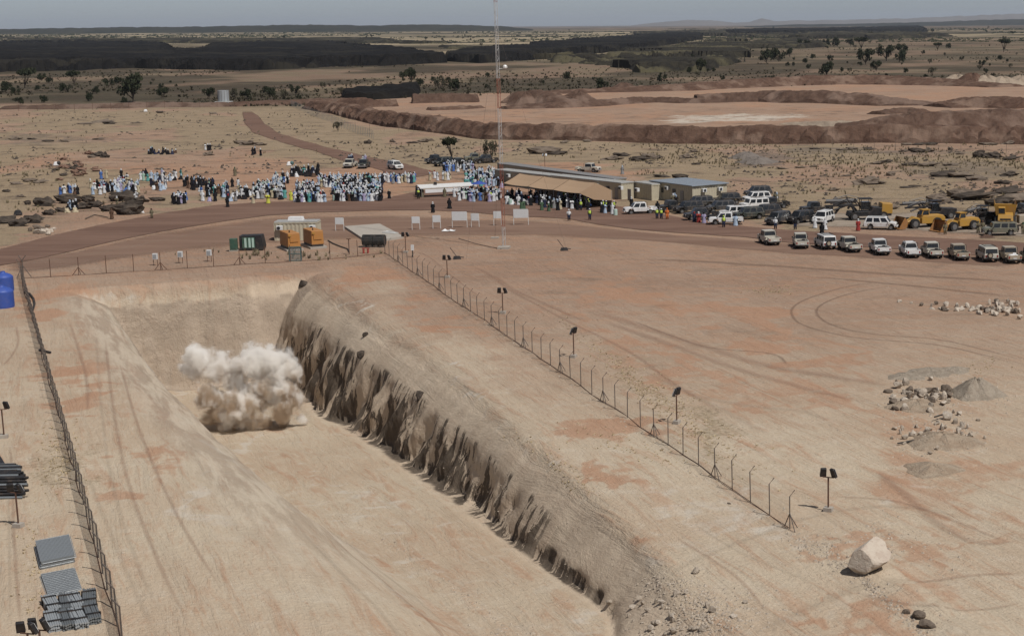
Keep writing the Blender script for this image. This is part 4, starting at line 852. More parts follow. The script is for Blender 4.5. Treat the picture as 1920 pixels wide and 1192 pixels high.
def sheetstack(lab, corners, h, nl):
    w4 = [P(x, y) for x, y in corners]; c0 = sum(w4, Vector()) / 4; t = thing('mesh_sheet_stack', lab, 'mesh stack', c0, 0, 'stacks of steel mesh sheets')
    for l in range(nl):
        zz = h * (l + .5) / nl; jit = Vector((random.uniform(-.08, .08), random.uniform(-.08, .08), 0)); a, b, c, d = [v - c0 + jit for v in w4]
        m = MB(); nb = 26
        for i in range(nb + 1):
            p_ = a.lerp(b, i / nb); q_ = d.lerp(c, i / nb); m.tube([(p_.x, p_.y, zz), (q_.x, q_.y, zz)], .017, 4)
        for i in range(14):
            p_ = a.lerp(d, i / 13); q_ = b.lerp(c, i / 13); m.tube([(p_.x, p_.y, zz - .03), (q_.x, q_.y, zz - .03)], .017, 4)
        m.build('mesh_sheet', m_galv2, t)
    a, b, c, d = [(v - c0) * .985 for v in w4]
    m = MB(); m.add([(v.x, v.y, z_) for z_ in (-.05, h - .06) for v in (a, b, c, d)], [(3, 2, 1, 0), (4, 5, 6, 7), (0, 1, 5, 4), (1, 2, 6, 5), (2, 3, 7, 6), (3, 0, 4, 7)]); m.build('sheet_pile', m_galv, t)
sheetstack('tall stack of galvanised mesh sheets, the farther of two by the left fence', [(78, 1068), (141, 1055), (130, 1017), (68, 1028)], .55, 5)
sheetstack('low stack of galvanised mesh sheets, the nearer of two by the left fence', [(90, 1121), (151, 1107), (138, 1068), (76, 1080)], .18, 3)
i = 0
for x, y, lab in [(104, 1152, 'top left'), (127, 1150, 'top second from left'), (148, 1147, 'top third from left'), (168, 1143, 'top right'), (104, 1184, 'bottom left'), (131, 1182, 'bottom second from left'), (154, 1179, 'bottom third from left'), (178, 1170, 'bottom right by the fence')]:
    t = thing('wire_bundle', 'grey rock bolt bundle by the left fence, ' + lab + ' of eight', 'bundle', P(x, y), R(117 + random.uniform(-6, 6)), 'bundles of rock bolts')
    m = MB()
    for r_ in range(6):
        for l in range(3): m.tube([(-.05 + random.uniform(-.12, .1), -.28 + r_ * .11, .07 + l * .14), (2.35 + random.uniform(-.1, .1), -.28 + r_ * .11 + random.uniform(-.03, .03), .1 + l * .14)], .06, 5)
    m.build('bolts', m_galv if i % 2 else m_galv2, t); [MB().box((x_, 0, .25), (.05, .76, .48)).build('strap', m_blackm, t) for x_ in (.5, 1.8)]; i += 1
# grey tank on a stand far behind
t = thing('water_tank', 'distant grey steel water tank on a low frame in the scrub', 'water tank', P(420, 199)); m = MB(); m.tube([(0, 0, 1.8), (0, 0, 6.0)], 2.1, 20); m.build('tank_shell', m_galv2, t)
m = MB(); [m.box((2.05 * math.cos(R(a_)), 2.05 * math.sin(R(a_)), 3.9), (.18, .18, 4.2)) for a_ in range(0, 360, 30)]; m.build('tank_ribs', m_grey, t); m = MB(); m.box((0, 0, 1.65), (5.4, 5.4, .2)); [m.tube([(x_, y_, 0), (x_, y_, 1.6)], .14, 5) for x_ in (-2.5, 0, 2.5) for y_ in (-2.5, 2.5)]; m.build('stand', m_white, t)
for x, y, lab in [(543, 311, 'white and teal cloth bundle on the bare ground above the crowd'), (106, 311, 'white and black cloth bundle among the rocks at left'), (34, 404, 'dark square crate among the black rocks at left'), (273, 210, 'tiny white water container beside the far fence')]:
    t = thing('cloth_bundle' if 'cloth' in lab else 'crate', lab, 'bundle' if 'cloth' in lab else 'crate', P(x, y)); m = MB(); m.box((0, 0, .45), (1.4, .9, .9), .3, .6); m.build('wrap', m_cloth if 'white' in lab else m_blackm, t, bev=.15)
    if 'cloth' in lab: m = MB(); m.ball((.55, 0, .6), (.45, .4, .5)); m.build('knot', m_teal if 'teal' in lab else m_blackm, t)
# white banner draped on the rocks
t = thing('banner', 'white cloth banner hanging over the black rocks beside the road', 'banner', P(262, 400)); bw = [P(247, 396), P(257, 395), P(269, 405), P(275, 406)]; o = P(262, 400)
m = MB(); V = [(-.95, 1.6, 1.55), (-.1, 1.7, 1.6), (.05, .6, 1.0), (-.75, .5, .95), (.25, .4, .85), (1.0, -.5, .12), (.5, -.35, .15), (-.1, .45, .8)]; m.add(V, [(0, 1, 2, 3), (2, 4, 5, 6, 7)]); m.build('cloth', m_cloth, t)
# ------------------------------------------------------------------ vehicles
m_tyre = paint('tyre', (.015, .015, .015), .85, 0, .25); m_rim = paint('rim', (.20, .20, .20), .4, .6, .2)
m_tail = paint('tail_light', (.22, .015, .012), .3); m_head = paint('head_light', (.5, .5, .48), .15, 0, .02, .7); m_trim = paint('dark_trim', (.025, .025, .025), .6)
def carpaint(name, col, rough=.32): 
    n = NB(name); p = n.obj(); a = n.noise(p, 1.6, 4, .6)
    c = n.mix(n.math('MULTIPLY', n.ramp(a, .42, .7), .3), (*col, 1), (.22, .165, .12, 1))
    b = n.bsdf(c, n.ramp(a, .3, .7, rough, .6), 0, None, .5); b.inputs['Coat Weight'].default_value = .25; return n.m
CP = dict(white=carpaint('white_car_paint', (.62, .62, .61)), black=carpaint('black_car_paint', (.014, .015, .017)), dark=carpaint('dark_green_car_paint', (.028, .036, .032)),
          olive=carpaint('olive_car_paint', (.135, .135, .10), .45), beige=carpaint('beige_car_paint', (.33, .28, .21), .5), cream=carpaint('cream_car_paint', (.46, .44, .38), .45), charcoal=carpaint('charcoal_car_paint', (.035, .037, .04)))
def wheel(par, x, y, r=.39, w_=.26):
    m = MB(); m.tube([(0, -w_ / 2, 0), (0, w_ / 2, 0)], r, 16); o = m.build('wheel', m_tyre, par); o.location = (x, y, r)
    m = MB(); m.tube([(0, (w_ / 2 + .012) * (1 if y > 0 else -1) - .03, 0), (0, (w_ / 2 + .012) * (1 if y > 0 else -1), 0)], r * .56, 12); m.build('rim', m_rim, o)
def arch(xc, r, zb):                                    # points of a wheel arch along the sill, rearwards to forwards
    return [(xc - r, zb), (xc - r * .8, zb + r * .62), (xc - r * .3, zb + r * .92), (xc + r * .3, zb + r * .92), (xc + r * .8, zb + r * .62), (xc + r, zb)]
def vehicle(kind, col, rackless=True):
    t = thing({'single': 'pickup_truck', 'double': 'pickup_truck', 'suv': 'parked_car', 'box': 'parked_car'}[kind], 'x', 'pickup' if kind in ('single', 'double') else 'car', (0, 0, 0))
    cp = CP[col]; box = kind in ('single', 'box')
    L2, W2 = (2.6, .90) if kind in ('single', 'double') else (2.4, .93); zb, belt, hood, roof = .48, 1.12, 1.16 if not box else 1.2, 1.9
    xr, xf = -L2, L2; xw = (-1.55, 1.6)
    cab0, cab1 = {'single': (-.45, 1.0), 'double': (-.95, 1.15), 'suv': (-2.33, 1.15), 'box': (-2.36, 1.0)}[kind]
    # lower body (without the open bed for pickups)
    if kind in ('single', 'double'):
        prof = [(cab0 - .02, zb)] + arch(xw[1], .5, zb) + [(xf - .12, zb), (xf, .7), (xf - .02, hood - .18), (xf - .22, hood - .05), (cab1 + .35, hood), (cab0 - .02, belt)]
        m = MB(); m.prism([(x, z, W2) for x, z in prof]); b = m.build('body', cp, t, bev=.035)
        m = MB(); x0, x1 = xr, cab0 - .08; th = .05
        side = [(x0, .62)] + [(x, max(z, .62) if abs(x - xw[0]) > .45 else z + .0) for x, z in arch(xw[0], .5, .62)] + [(x1, .62), (x1, belt), (x0, belt)]
        m2 = MB()
        for sg in (-1, 1):
            V = [(x, sg * W2, z) for x, z in side] + [(x, sg * (W2 - .07), z) for x, z in side]; n = len(side)
            m2.add(V, [tuple(range(n)), tuple(range(2 * n - 1, n - 1, -1))] + [(i, (i + 1) % n, (i + 1) % n + n, i + n) for i in range(n)])
        m2.box(((x0 + x1) / 2, 0, .66), (x1 - x0, 2 * W2 - .1, .06)); m2.box((x1 + .03, 0, .9), (.06, 2 * W2 - .1, .5)); m2.build('cargo_bed', cp, t)
        m = MB(); m.box((x0 + .02, 0, .88), (.07, 2 * W2 - .12, .52)); tg = m.build('tailgate', cp, t, bev=.015)
        m = MB(); m.box((0, 0, .43), (L2 * 2 - .5, 1.0, .2)); m.build('chassis', m_trim, t)
        m = MB()
        for y_ in (-.84, .84): m.tube([(cab0 - .14, y_, belt), (cab0 - .14, y_, 1.86)], .03, 5)
        m.tube([(cab0 - .14, -.84, 1.86), (cab0 - .14, .84, 1.86)], .03, 5); m.build('roll_bar', m_trim, t)
    else:
        prof = [(xr, zb + .1)] + arch(xw[0] + .08, .5, zb) + arch(xw[1], .5, zb) + [(xf - .15, zb), (xf, .7), (xf - .02, hood - .2), (xf - .25, hood - .04), (cab1 + .35, hood), (cab0, belt), (xr, belt - .04)]
        m = MB(); m.prism([(x, z, W2) for x, z in prof]); m.build('body', cp, t, bev=.04)
    # greenhouse
    rk = .22 if box else .55; rr = .06 if box else .3; wi = W2 - (.10 if box else .2)
    rb = rr if kind in ('suv',) else .08
    gp = [(cab0, belt - .01, W2 - .03), (cab1 + .30, belt - .01, W2 - .03), (cab1 + .30 - rk, roof - .05, wi), (cab1 + .2 - rk, roof, wi - .04), (cab0 + rb + .08, roof, wi - .04), (cab0 + rb, roof - .06, wi)]
    m = MB(); m.prism(gp); m.build('cab', cp, t, bev=.03)
    def sidept(x, z):                                    # on the side plane of the greenhouse
        k = (z - belt) / (roof - .06 - belt); return (x, (W2 - .03) * (1 - k) + wi * k + .006, z)
    zl, zh = belt + .07, roof - .13
    xF = lambda z: cab1 + .30 - rk * (z - belt) / (roof - .05 - belt) - .09
    xR = lambda z: cab0 + rb * (z - belt) / (roof - .06 - belt) + .09
    nw = {'single': 1, 'double': 2, 'suv': 3, 'box': 3}[kind]
    for sg in (-1, 1):
        for i in range(nw):
            a0, a1 = i / nw, (i + 1) / nw; g_ = .035
            def q(f, z): x = xR(z) + (xF(z) - xR(z)) * f; p = sidept(x, z); return (p[0], p[1] * sg, p[2])
            MB().quad(q(a0 + g_, zl), q(a1 - g_, zl), q(a1 - g_, zh), q(a0 + g_, zh)).build('side_window', m_glass, t)
    k0, k1 = .06, .93
    def fr(x0, x1, inset, f, y): pass
    xa, xb = cab1 + .30 + .012, cab1 + .30 - rk + .012; za, zb_ = belt + .05, roof - .1
    MB().quad((xa - rk * .06, -(W2 - .12), za), (xa - rk * .06, W2 - .12, za), (xb + .03, wi - .07, zb_), (xb + .03, -(wi - .07), zb_)).build('windscreen', m_glass, t)
    xa, xb = cab0 - .012, cab0 + rb - .012
    MB().quad((xa + rb * .15, -(W2 - .15), belt + .12), (xa + rb * .15, W2 - .15, belt + .12), (xb - .01, wi - .1, roof - .14), (xb - .01, -(wi - .1), roof - .14)).build('rear_window', m_glass, t)
    for x in xw:
        xx = x + (.08 if kind in ('suv', 'box') and x < 0 else 0)
        for y in (-W2 + .14, W2 - .14): wheel(t, xx, y, .40 if box else .38)
    for y in (-.62, .62):
        MB().box((xf + .0, y, .86), (.06, .34, .2)).build('headlight', m_head, t, bev=.02)
        MB().box((xr - .01, y * 1.2, .86), (.05, .16, .28)).build('tail_light', m_tail, t)
        s = 1 if y > 0 else -1; MB().box((cab1 + .1, s * (W2 + .12), belt + .12), (.09, .2, .2)).build('mirror', m_trim if box else cp, t, bev=.02)
    m = MB(); m.box((xf + .01, 0, .84), (.05, .8, .26)); m.build('grille', m_trim, t)
    m = MB(); m.box((xf + .08, 0, .56), (.16, 1.7, .2)); m.build('front_bumper', cp if kind in ('suv', 'double') else m_grey, t, bev=.03)
    m = MB(); m.box((xr - .1, 0, .56), (.14, 1.6, .16)); m.build('rear_bumper', m_trim, t, bev=.02)
    m = MB(); m.box((xr - .05 if kind in ('suv', 'box') else xr - .03, .0, .74), (.04, .46, .14)); m.build('number_plate', m_board, t)
    if kind == 'suv' or kind == 'double': m = MB(); [m.tube([(cab0 + .5, y, roof + .05), (cab1 - .5, y, roof + .05)], .025, 5) for y in (-.6, .6)]; m.build('roof_rails', m_trim, t)
    if kind == 'box':
        m = MB(); m.tube([(xr - .28, .25, .98), (xr - .04, .25, .98)], .37, 16); sp = m.build('spare_wheel', m_tyre, t); m = MB(); m.tube([(xr - .30, .25, .98), (xr - .27, .25, .98)], .24, 12); m.build('wheel_cover', CP['beige'], sp)
        m = MB(); [m.box((x_, 0, roof + .12), (.04, 1.4, .04)) for x_ in (-1.6, -1.0, -.4, .2)]; [m.box((-.7, y_, roof + .14), (2.0, .04, .06)) for y_ in (-.7, .7)]; m.build('roof_rack', m_trim, t)
    return t
_vp = {}
def put(kind, col, x, y, hd, label, group, scale=1.0):
    p = P(x, y)
    if (kind, col) not in _vp:
        o = vehicle(kind, col); _vp[(kind, col)] = o; o.location = p; o.rotation_euler = (0, 0, R(hd)); o['label'] = label; o['group'] = group
        return o
    return dup(_vp[(kind, col)], p, R(hd), label, group)
GR = 'cars parked in a row facing away below the road'; GC = 'cars parked together beside the shed and the road'
rowcars = [
 ('single', 'cream', 1442, 457, 108, 'cream open-bed pickup at the left end of the row below the road'), ('single', 'cream', 1501, 463, 94, 'white open-bed pickup second from the left in the row below the road'),
 ('box', 'white', 1547, 465, 104, 'white box-shaped car with spare wheel, third from left below the road'), ('single', 'cream', 1592, 470, 108, 'white pickup with open bed, fourth from left below the road'),
 ('single', 'white', 1649, 475, 100, 'white pickup standing apart, fifth from left below the road'), ('double', 'white', 1705, 480, 98, 'glossy white double-cab pickup, sixth from left below the road'),
 ('single', 'cream', 1747, 481, 99, 'cream pickup directly right of the glossy double-cab in the lower row'), ('single', 'beige', 1797, 485, 98, 'beige pickup with dark bed, third from the right end of the lower row'),
 ('box', 'cream', 1850, 488, 97, 'pale car with beige spare wheel cover on its back door in the lower row'), ('single', 'beige', 1893, 490, 96, 'beige pickup with sacks in its bed near the right end of the lower row'),
 ('single', 'olive', 1934, 492, 96, 'olive pickup cut off by the right edge of the photo')]
for k, c, x, y, h, l in rowcars: put(k, c, x, y, h, l, GR)
clus = [
 ('double', 'white', 1200, 401, 196, 'clean white double-cab pickup alone left of the parked cars, facing left'), ('single', 'black', 1262, 397, 206, 'black pickup at the left end of the parked group'),
 ('suv', 'black', 1292, 399, 206, 'black car second from left in the parked group'), ('suv', 'charcoal', 1312, 389, 202, 'tall charcoal car behind the two black ones by the shed corner'),
 ('double', 'black', 1314, 412, 196, 'black double-cab pickup with people standing in front of it'), ('suv', 'black', 1363, 383, 198, 'black rounded car parked just right of the shed corner'),
 ('suv', 'charcoal', 1352, 398, 200, 'dark car squeezed between the black rounded one and the white ones'), ('box', 'white', 1378, 408, 200, 'white roof-racked box car behind the white side-on pickup'),
 ('double', 'white', 1361, 421, 184, 'white side-on pickup nearest the road in the parked group'), ('suv', 'charcoal', 1421, 369, 200, 'dark car farthest back in the parked group'),
 ('suv', 'white', 1419, 380, 200, 'shiny white car behind another white one, far back in the parked group'), ('box', 'white', 1414, 393, 204, 'white box car directly in front of the shiny white one'),
 ('suv', 'dark', 1404, 411, 200, 'dark green car right of the white side-on pickup'), ('single', 'black', 1450, 391, 200, 'black pickup loaded with gear and people at the back of the group'),
 ('suv', 'black', 1437, 406, 208, 'black car between the dark green one and the loaded pickup'), ('suv', 'charcoal', 1460, 420, 232, 'charcoal car turned towards the road at the right of the group'),
 ('suv', 'black', 1502, 418, 224, 'black car with bright headlights standing between two gaps on the gravel'), ('suv', 'white', 1544, 418, 246, 'white car facing the road next to two people in white robes'),
 ('single', 'black', 1530, 400, 200, 'dark flat-topped pickup behind the white one facing the road'),
 ('suv', 'white', 1651, 430, 349, 'large white car parked side-on before the yellow loaders'), ('box', 'olive', 1874, 441, 183, 'olive side-on box car in front of the yellow dump truck'),
 ('single', 'black', 1916, 404, 20, 'dark pickup cut off behind the dump truck at the right edge')]
for k, c, x, y, h, l in clus: put(k, c, x, y, h, l, GC)
GB = 'cars standing behind the crowd'
for k, c, x, y, h, l in [('single', 'cream', 657, 314, 268, 'cream pickup with people in its bed behind the crowd'), ('single', 'dark', 683, 315, 272, 'dark pickup carrying a standing white-robed group behind the crowd'),
 ('suv', 'white', 741, 318, 305, 'white car half hidden by people at the right of the main crowd'), ('single', 'black', 818, 306, 228, 'dark pickup with white cab top left of the thorn tree'),
 ('suv', 'dark', 832, 311, 232, 'dark car with pale bonnet in front of the thorn tree'), ('single', 'dark', 862, 312, 210, 'dark pickup hidden by people under the thorn tree'), ('single', 'olive', 893, 303, 200, 'olive truck-like pickup right of the thorn tree'),
 ('double', 'black', 912, 306, 200, 'black pickup beside the grey bush behind the crowd'), ('single', 'cream', 1103, 323, 340, 'small cream pickup alone on the pink ground behind the cabins')]: put(k, c, x, y, h, l, GB)

for i, (x, y, hd, lab, mt) in enumerate([(1501, 463, 94, 'dark bundled load in the bed of the second pickup of the lower row', m_trim), (1592, 470, 108, 'black spare wheel and gear in the bed of the fourth pickup', m_tyre), (1649, 475, 100, 'dark tarpaulin bundle in the bed of the fifth pickup', m_trim), (1747, 481, 99, 'black gear bags in the bed of the cream pickup', m_tyre), (1797, 485, 98, 'dark green load in the bed of the beige pickup', CP['dark']), (1893, 490, 96, 'white sacks in the bed of the right beige pickup', m_cloth)]):
    q = P(x, y); a_ = R(hd); q += Vector((math.cos(a_), math.sin(a_), 0)) * -1.5; q.z += .70
    m = MB(); m.box((-.2, .2, .2), (1.0, .8, .45), .2, .8); m.box((.4, -.3, .25), (.7, .6, .55), -.3, .7); m.ball((-.5, -.35, .2), (.35, .3, .28))
    o = m.build('cargo_load', mt, bev=.05); o.location = q; o.rotation_euler = (0, 0, a_); tag(o, lab, 'cargo', 'loads in the pickup beds')
# ------------------------------------------------------------------ mining machines
def big_wheel(par, x, y, r, w_): wheel(par, x, y, r, w_)
def loader(x, y, hd, label, s=1.0):                      # low mine loader with a wide scoop
    t = thing('wheel_loader', label, 'loader', P(x, y), R(hd), 'yellow mine loaders')
    m = MB(); m.prism([(-4.4, .7, 1.0), (-4.5, 1.5, 1.0), (-4.1, 2.0, .95), (-.4, 2.05, .95), (-.1, 1.6, .95), (-.1, .7, .95)]); m.build('engine_body', m_yellow, t, bev=.06)
    m = MB(); m.prism([(.1, .7, .7), (.1, 1.6, .7), (1.0, 1.9, .6), (2.0, 1.2, .6), (2.2, .7, .6)]); m.build('front_frame', m_yellow, t, bev=.05)
    m = MB(); m.prism([(-1.7, 2.0, .62), (-1.7, 2.85, .55), (-.5, 2.85, .55), (-.2, 2.0, .62)]); cb = m.build('cab', m_yellow, t, bev=.04)
    for sg in (-1, 1): MB().quad((-1.55, sg * .63, 2.1), (-.35, sg * .63, 2.1), (-.6, sg * .57, 2.72), (-1.55, sg * .57, 2.72)).build('window', m_glass, cb)
    MB().quad((-.2, -.5, 2.1), (-.2, .5, 2.1), (-.46, .45, 2.75), (-.46, -.45, 2.75)).build('windscreen', m_glass, cb)
    m = MB(); m.box((-1.1, 0, 2.92), (1.5, 1.3, .1)); m.build('cab_roof', m_yellow, cb)
    for xx in (-2.9, 1.3):
        for y_ in (-1.05, 1.05): big_wheel(t, xx, y_, .82, .62)
    for sg in (-.45, .45): m = MB(); m.tube([(.6, sg, 1.7), (2.0, sg, 1.2), (3.0, sg, .8)], .16, 6); m.build('lift_arm', m_yellow, t)
    # scoop: curved sheet with side plates, open forwards
    pr = [(4.5, .12), (3.4, .1), (2.95, .4), (2.8, 1.0), (2.95, 1.6), (3.4, 1.95)]; W_ = 1.45; V = []; F = []
    for th in (0, .09):
        for x_, z_ in pr: V += [(x_ + (th if x_ < 3.2 else 0), -W_, z_ + th), (x_ + (th if x_ < 3.2 else 0), W_, z_ + th)]
    n = len(pr)
    for l in range(2):
        for i in range(n - 1): a = l * 2 * n + 2 * i; F.append((a, a + 1, a + 3, a + 2))
    m = MB(); m.add(V, F)
    for sg in (-1, 1):
        m.add([(x_, sg * W_, z_) for x_, z_ in pr] + [(x_, sg * (W_ - .07), z_) for x_, z_ in pr], [tuple(range(n)), tuple(range(2 * n - 1, n - 1, -1))] + [(i, (i + 1) % n, (i + 1) % n + n, i + n) for i in range(n)])
    m.build('bucket', paint('worn_orange_bucket' , (.26, .12, .035), .6, 0, .5), t)
    t.scale = (s, s, s); return t
loader(1722, 427, 205, 'yellow mine loader with a big orange scoop, right behind the white car', .92)
loader(1792, 432, 212, 'yellow mine loader with square orange scoop, the one nearer the dump truck', .88)
def jumbo(x, y, hd, label, s=1.0, tail=None, name='drill_rig'):   # dark carrier with booms folded above
    t = thing(name, label, 'drill rig', P(x, y), R(hd), 'dark drill rigs')
    m = MB(); m.prism([(-4.0, .6, .95), (-4.0, 1.7, .95), (-1.2, 1.9, .95), (-1.0, 1.3, .95), (2.2, 1.3, .9), (2.4, .6, .9)]); m.build('carrier', m_blackm, t, bev=.05)
    if tail: m = MB(); m.prism([(-4.1, .9, .98), (-4.15, 2.3, .98), (-2.6, 2.45, .98), (-2.5, .9, .98)]); m.build('rear_housing', m_yellow, t, bev=.06)
    for xx in (-2.8, 1.4):
        for y_ in (-1.0, 1.0): big_wheel(t, xx, y_, .62, .5)
    m = MB(); [m.tube([(xx, y_, 1.2), (xx, y_, 3.0)], .05, 5) for xx in (-1.0, .4) for y_ in (-.7, .7)]; m.box((-.3, 0, 3.05), (1.9, 1.8, .12)); cb = m.build('cab_frame', m_blackm, t)
    MB().box((-.3, 0, 2.05), (1.3, 1.2, 1.1)).build('cab_glass', m_glass, cb)
    for sg, hh in ((-.6, 2.6), (.0, 3.0), (.6, 2.3)):
        m = MB(); m.tube([(.9, sg, 1.3), (2.3, sg * 1.4, hh), (4.4, sg * 1.6, hh - .7)], .15, 6); b = m.build('boom', m_blackm, t)
        m = MB(); m.box((3.1, sg * 1.6, hh - .1), (4.6, .22, .26)); m.tube([(.8, sg * 1.6, hh + .25), (2.2, sg * 1.5, hh + .6), (4.2, sg * 1.6, hh + .15)], .05, 5); m.build('feed_beam', m_grey if sg == 0 else m_blackm, b)
    m = MB()
    for k in range(7): m.tube([(.2, random.uniform(-.7, .7), 1.6), (1.2, random.uniform(-.8, .8), random.uniform(2.4, 3.2)), (2.2, random.uniform(-.7, .7), 1.6)], .05, 4)
    m.build('hoses', m_cable, t)
    t.scale = (s, s, s); return t
jumbo(1748, 411, 200, 'dark drill rig with folded booms between the two yellow loaders', .95)
jumbo(1841, 420, 236, 'dark drill rig directly left of the yellow dump truck', .9)
jumbo(1618, 412, 188, 'dark drill rig with yellow rear housing behind the large white car', 1.08, True)
t = thing('excavator_arm', 'dark bent digging arm reaching down at the left of the yellow-tailed rig', 'digging arm', P(1588, 414), R(184)); m = MB(); m.tube([(-1.6, 0, .4), (-.6, 0, 2.6), (.9, 0, 2.4), (1.8, 0, 1.2)], .2, 6); m.build('arm', m_blackm, t); m = MB(); m.tube([(1.8, 0, 1.2), (2.3, 0, .8), (2.0, 0, .1)], .14, 5); m.build('breaker', m_blackm, t)
t = thing('dump_truck', 'yellow mine dump truck with its skip raised behind the olive car', 'dump truck', P(1884, 421), R(262), None)
m = MB(); m.prism([(2.4, .75, 1.15), (4.6, .75, 1.15), (4.7, 1.1, 1.15), (4.3, 2.0, 1.1), (2.4, 2.15, 1.1)]); m.build('front_body', m_yellow, t, bev=.06)
m = MB(); m.box((3.5, -.55, 2.55), (1.5, 1.1, 1.0), 0, .95); cb = m.build('cab', m_yellow, t, bev=.05); MB().box((4.22, -.55, 2.55), (.06, .9, .75)).build('windscreen', m_glass, cb)
m = MB(); m.box((4.6, 0, 1.2), (.1, 1.6, .5)); m.build('radiator', m_blackm, t)
m = MB(); m.prism([(-4.2, .8, .6), (-4.2, 1.2, .6), (2.4, 1.2, .6), (2.4, .8, .6)]); m.build('chassis', m_blackm, t)
V = [(-4.6, -1.5, 2.6), (-3.0, -1.3, 1.4), (2.2, -1.3, 1.4), (2.5, -1.7, 3.3), (-4.6, -1.7, 3.4)]; V += [(x_, -y_, z_) for x_, y_, z_ in V]
m = MB(); m.add(V + [(x_ * .985, y_ * .94, z_ + .05) for x_, y_, z_ in V], [(0, 1, 2, 3, 4), (9, 8, 7, 6, 5), (1, 6, 7, 2), (2, 7, 8, 3), (0, 5, 6, 1), (10, 11, 12, 13, 14), (19, 18, 17, 16, 15), (11, 16, 17, 12), (12, 17, 18, 13), (10, 15, 16, 11)]); m.build('skip', m_yellow, t)
for xx in (-3.0, 3.4):
    for y_ in (-1.25, 1.25): big_wheel(t, xx, y_, .85, .6)
t = thing('generator', 'tan trailer generator cut off at the right edge of the photo', 'generator', P(1921, 424), R(10)); m = MB(); m.box((0, 0, 1.1), (2.2, 1.3, 1.3)); m.build('canopy', CP['beige'], t, bev=.08); [wheel(t, 0, y_, .35, .2) for y_ in (-.7, .7)]
# ------------------------------------------------------------------ people
def skin_figure(name, joints, edges, rad, root, sub=1):
    me = bpy.data.meshes.new(name); me.from_pydata(joints, edges, []); o = bpy.data.objects.new(name, me); C.objects.link(o)
    sk = o.modifiers.new('skin', 'SKIN'); ss = o.modifiers.new('sub', 'SUBSURF'); ss.levels = sub; ss.render_levels = sub
    for i, v in enumerate(me.skin_vertices[0].data): v.radius = rad[i] if isinstance(rad[i], tuple) else (rad[i], rad[i]); v.use_root = (i == root)
    dg = bpy.context.evaluated_depsgraph_get(); dg.update(); r = bpy.data.meshes.new_from_object(o.evaluated_get(dg)); bpy.data.objects.remove(o); r.name = name
    r.polygons.foreach_set('use_smooth', [True] * len(r.polygons)); return r
def body_mesh(pose):
    hip = .92
    J = dict(pel=(0, 0, .92), chest=(0, 0, 1.30), neck=(0, .0, 1.48), head=(0, .02, 1.60), top=(0, .01, 1.72),
             sl=(.19, 0, 1.40), el=(.25, -.02, 1.12), wl=(.25, .08, .88), hl=(.25, .13, .80), sr=(-.19, 0, 1.40), er=(-.25, -.02, 1.12), wr=(-.25, .08, .88), hr=(-.25, .13, .80),
             kl=(.11, .02, .50), al=(.12, 0, .08), fl=(.13, .16, .04), kr=(-.11, .02, .50), ar=(-.12, 0, .08), fr=(-.13, .16, .04), ll=(.10, 0, .86), lr=(-.10, 0, .86))
    if pose == 'folded': J.update(el=(.30, .08, 1.16), wl=(.02, .24, 1.20), hl=(-.08, .22, 1.22), er=(-.30, .08, 1.14), wr=(-.02, .26, 1.14), hr=(.10, .24, 1.15))
    if pose == 'raise': J.update(er=(-.36, .12, 1.42), wr=(-.22, .26, 1.62), hr=(-.17, .26, 1.68), el=(.30, .05, 1.15), wl=(.14, .26, 1.22), hl=(.08, .3, 1.26))
    if pose == 'walk': J.update(kl=(.10, .22, .52), al=(.10, .26, .09), fl=(.10, .42, .05), kr=(-.10, -.05, .50), ar=(-.10, -.32, .12), fr=(-.10, -.18, .03), wl=(.27, -.18, .90), hl=(.27, -.22, .83), wr=(-.27, .22, .95), hr=(-.27, .28, .88))
    if pose == 'sit':
        d = -.66
        for k in ('pel', 'chest', 'neck', 'head', 'top', 'sl', 'el', 'wl', 'hl', 'sr', 'er', 'wr', 'hr', 'll', 'lr'): x, y, z = J[k]; J[k] = (x, y, z + d)
        J.update(kl=(.34, .36, .30), al=(.10, .44, .08), fl=(.02, .56, .06), kr=(-.34, .36, .30), ar=(-.10, .48, .08), fr=(-.02, .6, .06), wl=(.24, .26, .40), hl=(.2, .34, .36), wr=(-.24, .26, .40), hr=(-.2, .34, .36))
    K = list(J); ix = {k: i for i, k in enumerate(K)}
    E = [('pel', 'chest'), ('chest', 'neck'), ('neck', 'head'), ('head', 'top'), ('chest', 'sl'), ('sl', 'el'), ('el', 'wl'), ('wl', 'hl'), ('chest', 'sr'), ('sr', 'er'), ('er', 'wr'), ('wr', 'hr'),
         ('pel', 'll'), ('ll', 'kl'), ('kl', 'al'), ('al', 'fl'), ('pel', 'lr'), ('lr', 'kr'), ('kr', 'ar'), ('ar', 'fr')]
    rad = dict(pel=(.15, .11), chest=(.17, .11), neck=.055, head=(.085, .10), top=(.06, .075), sl=.07, el=.05, wl=.035, hl=(.045, .025), sr=.07, er=.05, wr=.035, hr=(.045, .025), kl=.065, al=.045, fl=.04, kr=.065, ar=.045, fr=.04, ll=.10, lr=.10)
    return skin_figure('person_' + pose, [J[k] for k in K], [(ix[a], ix[b]) for a, b in E], [rad[k] for k in K], ix['pel']), J
def loft(rings, n=12):
    V = []; F = []
    for (cx, cy, z, rx, ry) in rings:
        for k in range(n): t = 2 * math.pi * k / n; V.append((cx + rx * math.cos(t), cy + ry * math.sin(t), z + .02 * math.sin(5 * t)))
    for j in range(len(rings) - 1):
        for k in range(n): F.append((j * n + k, j * n + (k + 1) % n, (j + 1) * n + (k + 1) % n, (j + 1) * n + k))
    F.append(tuple((len(rings) - 1) * n + k for k in range(n))); return V, F
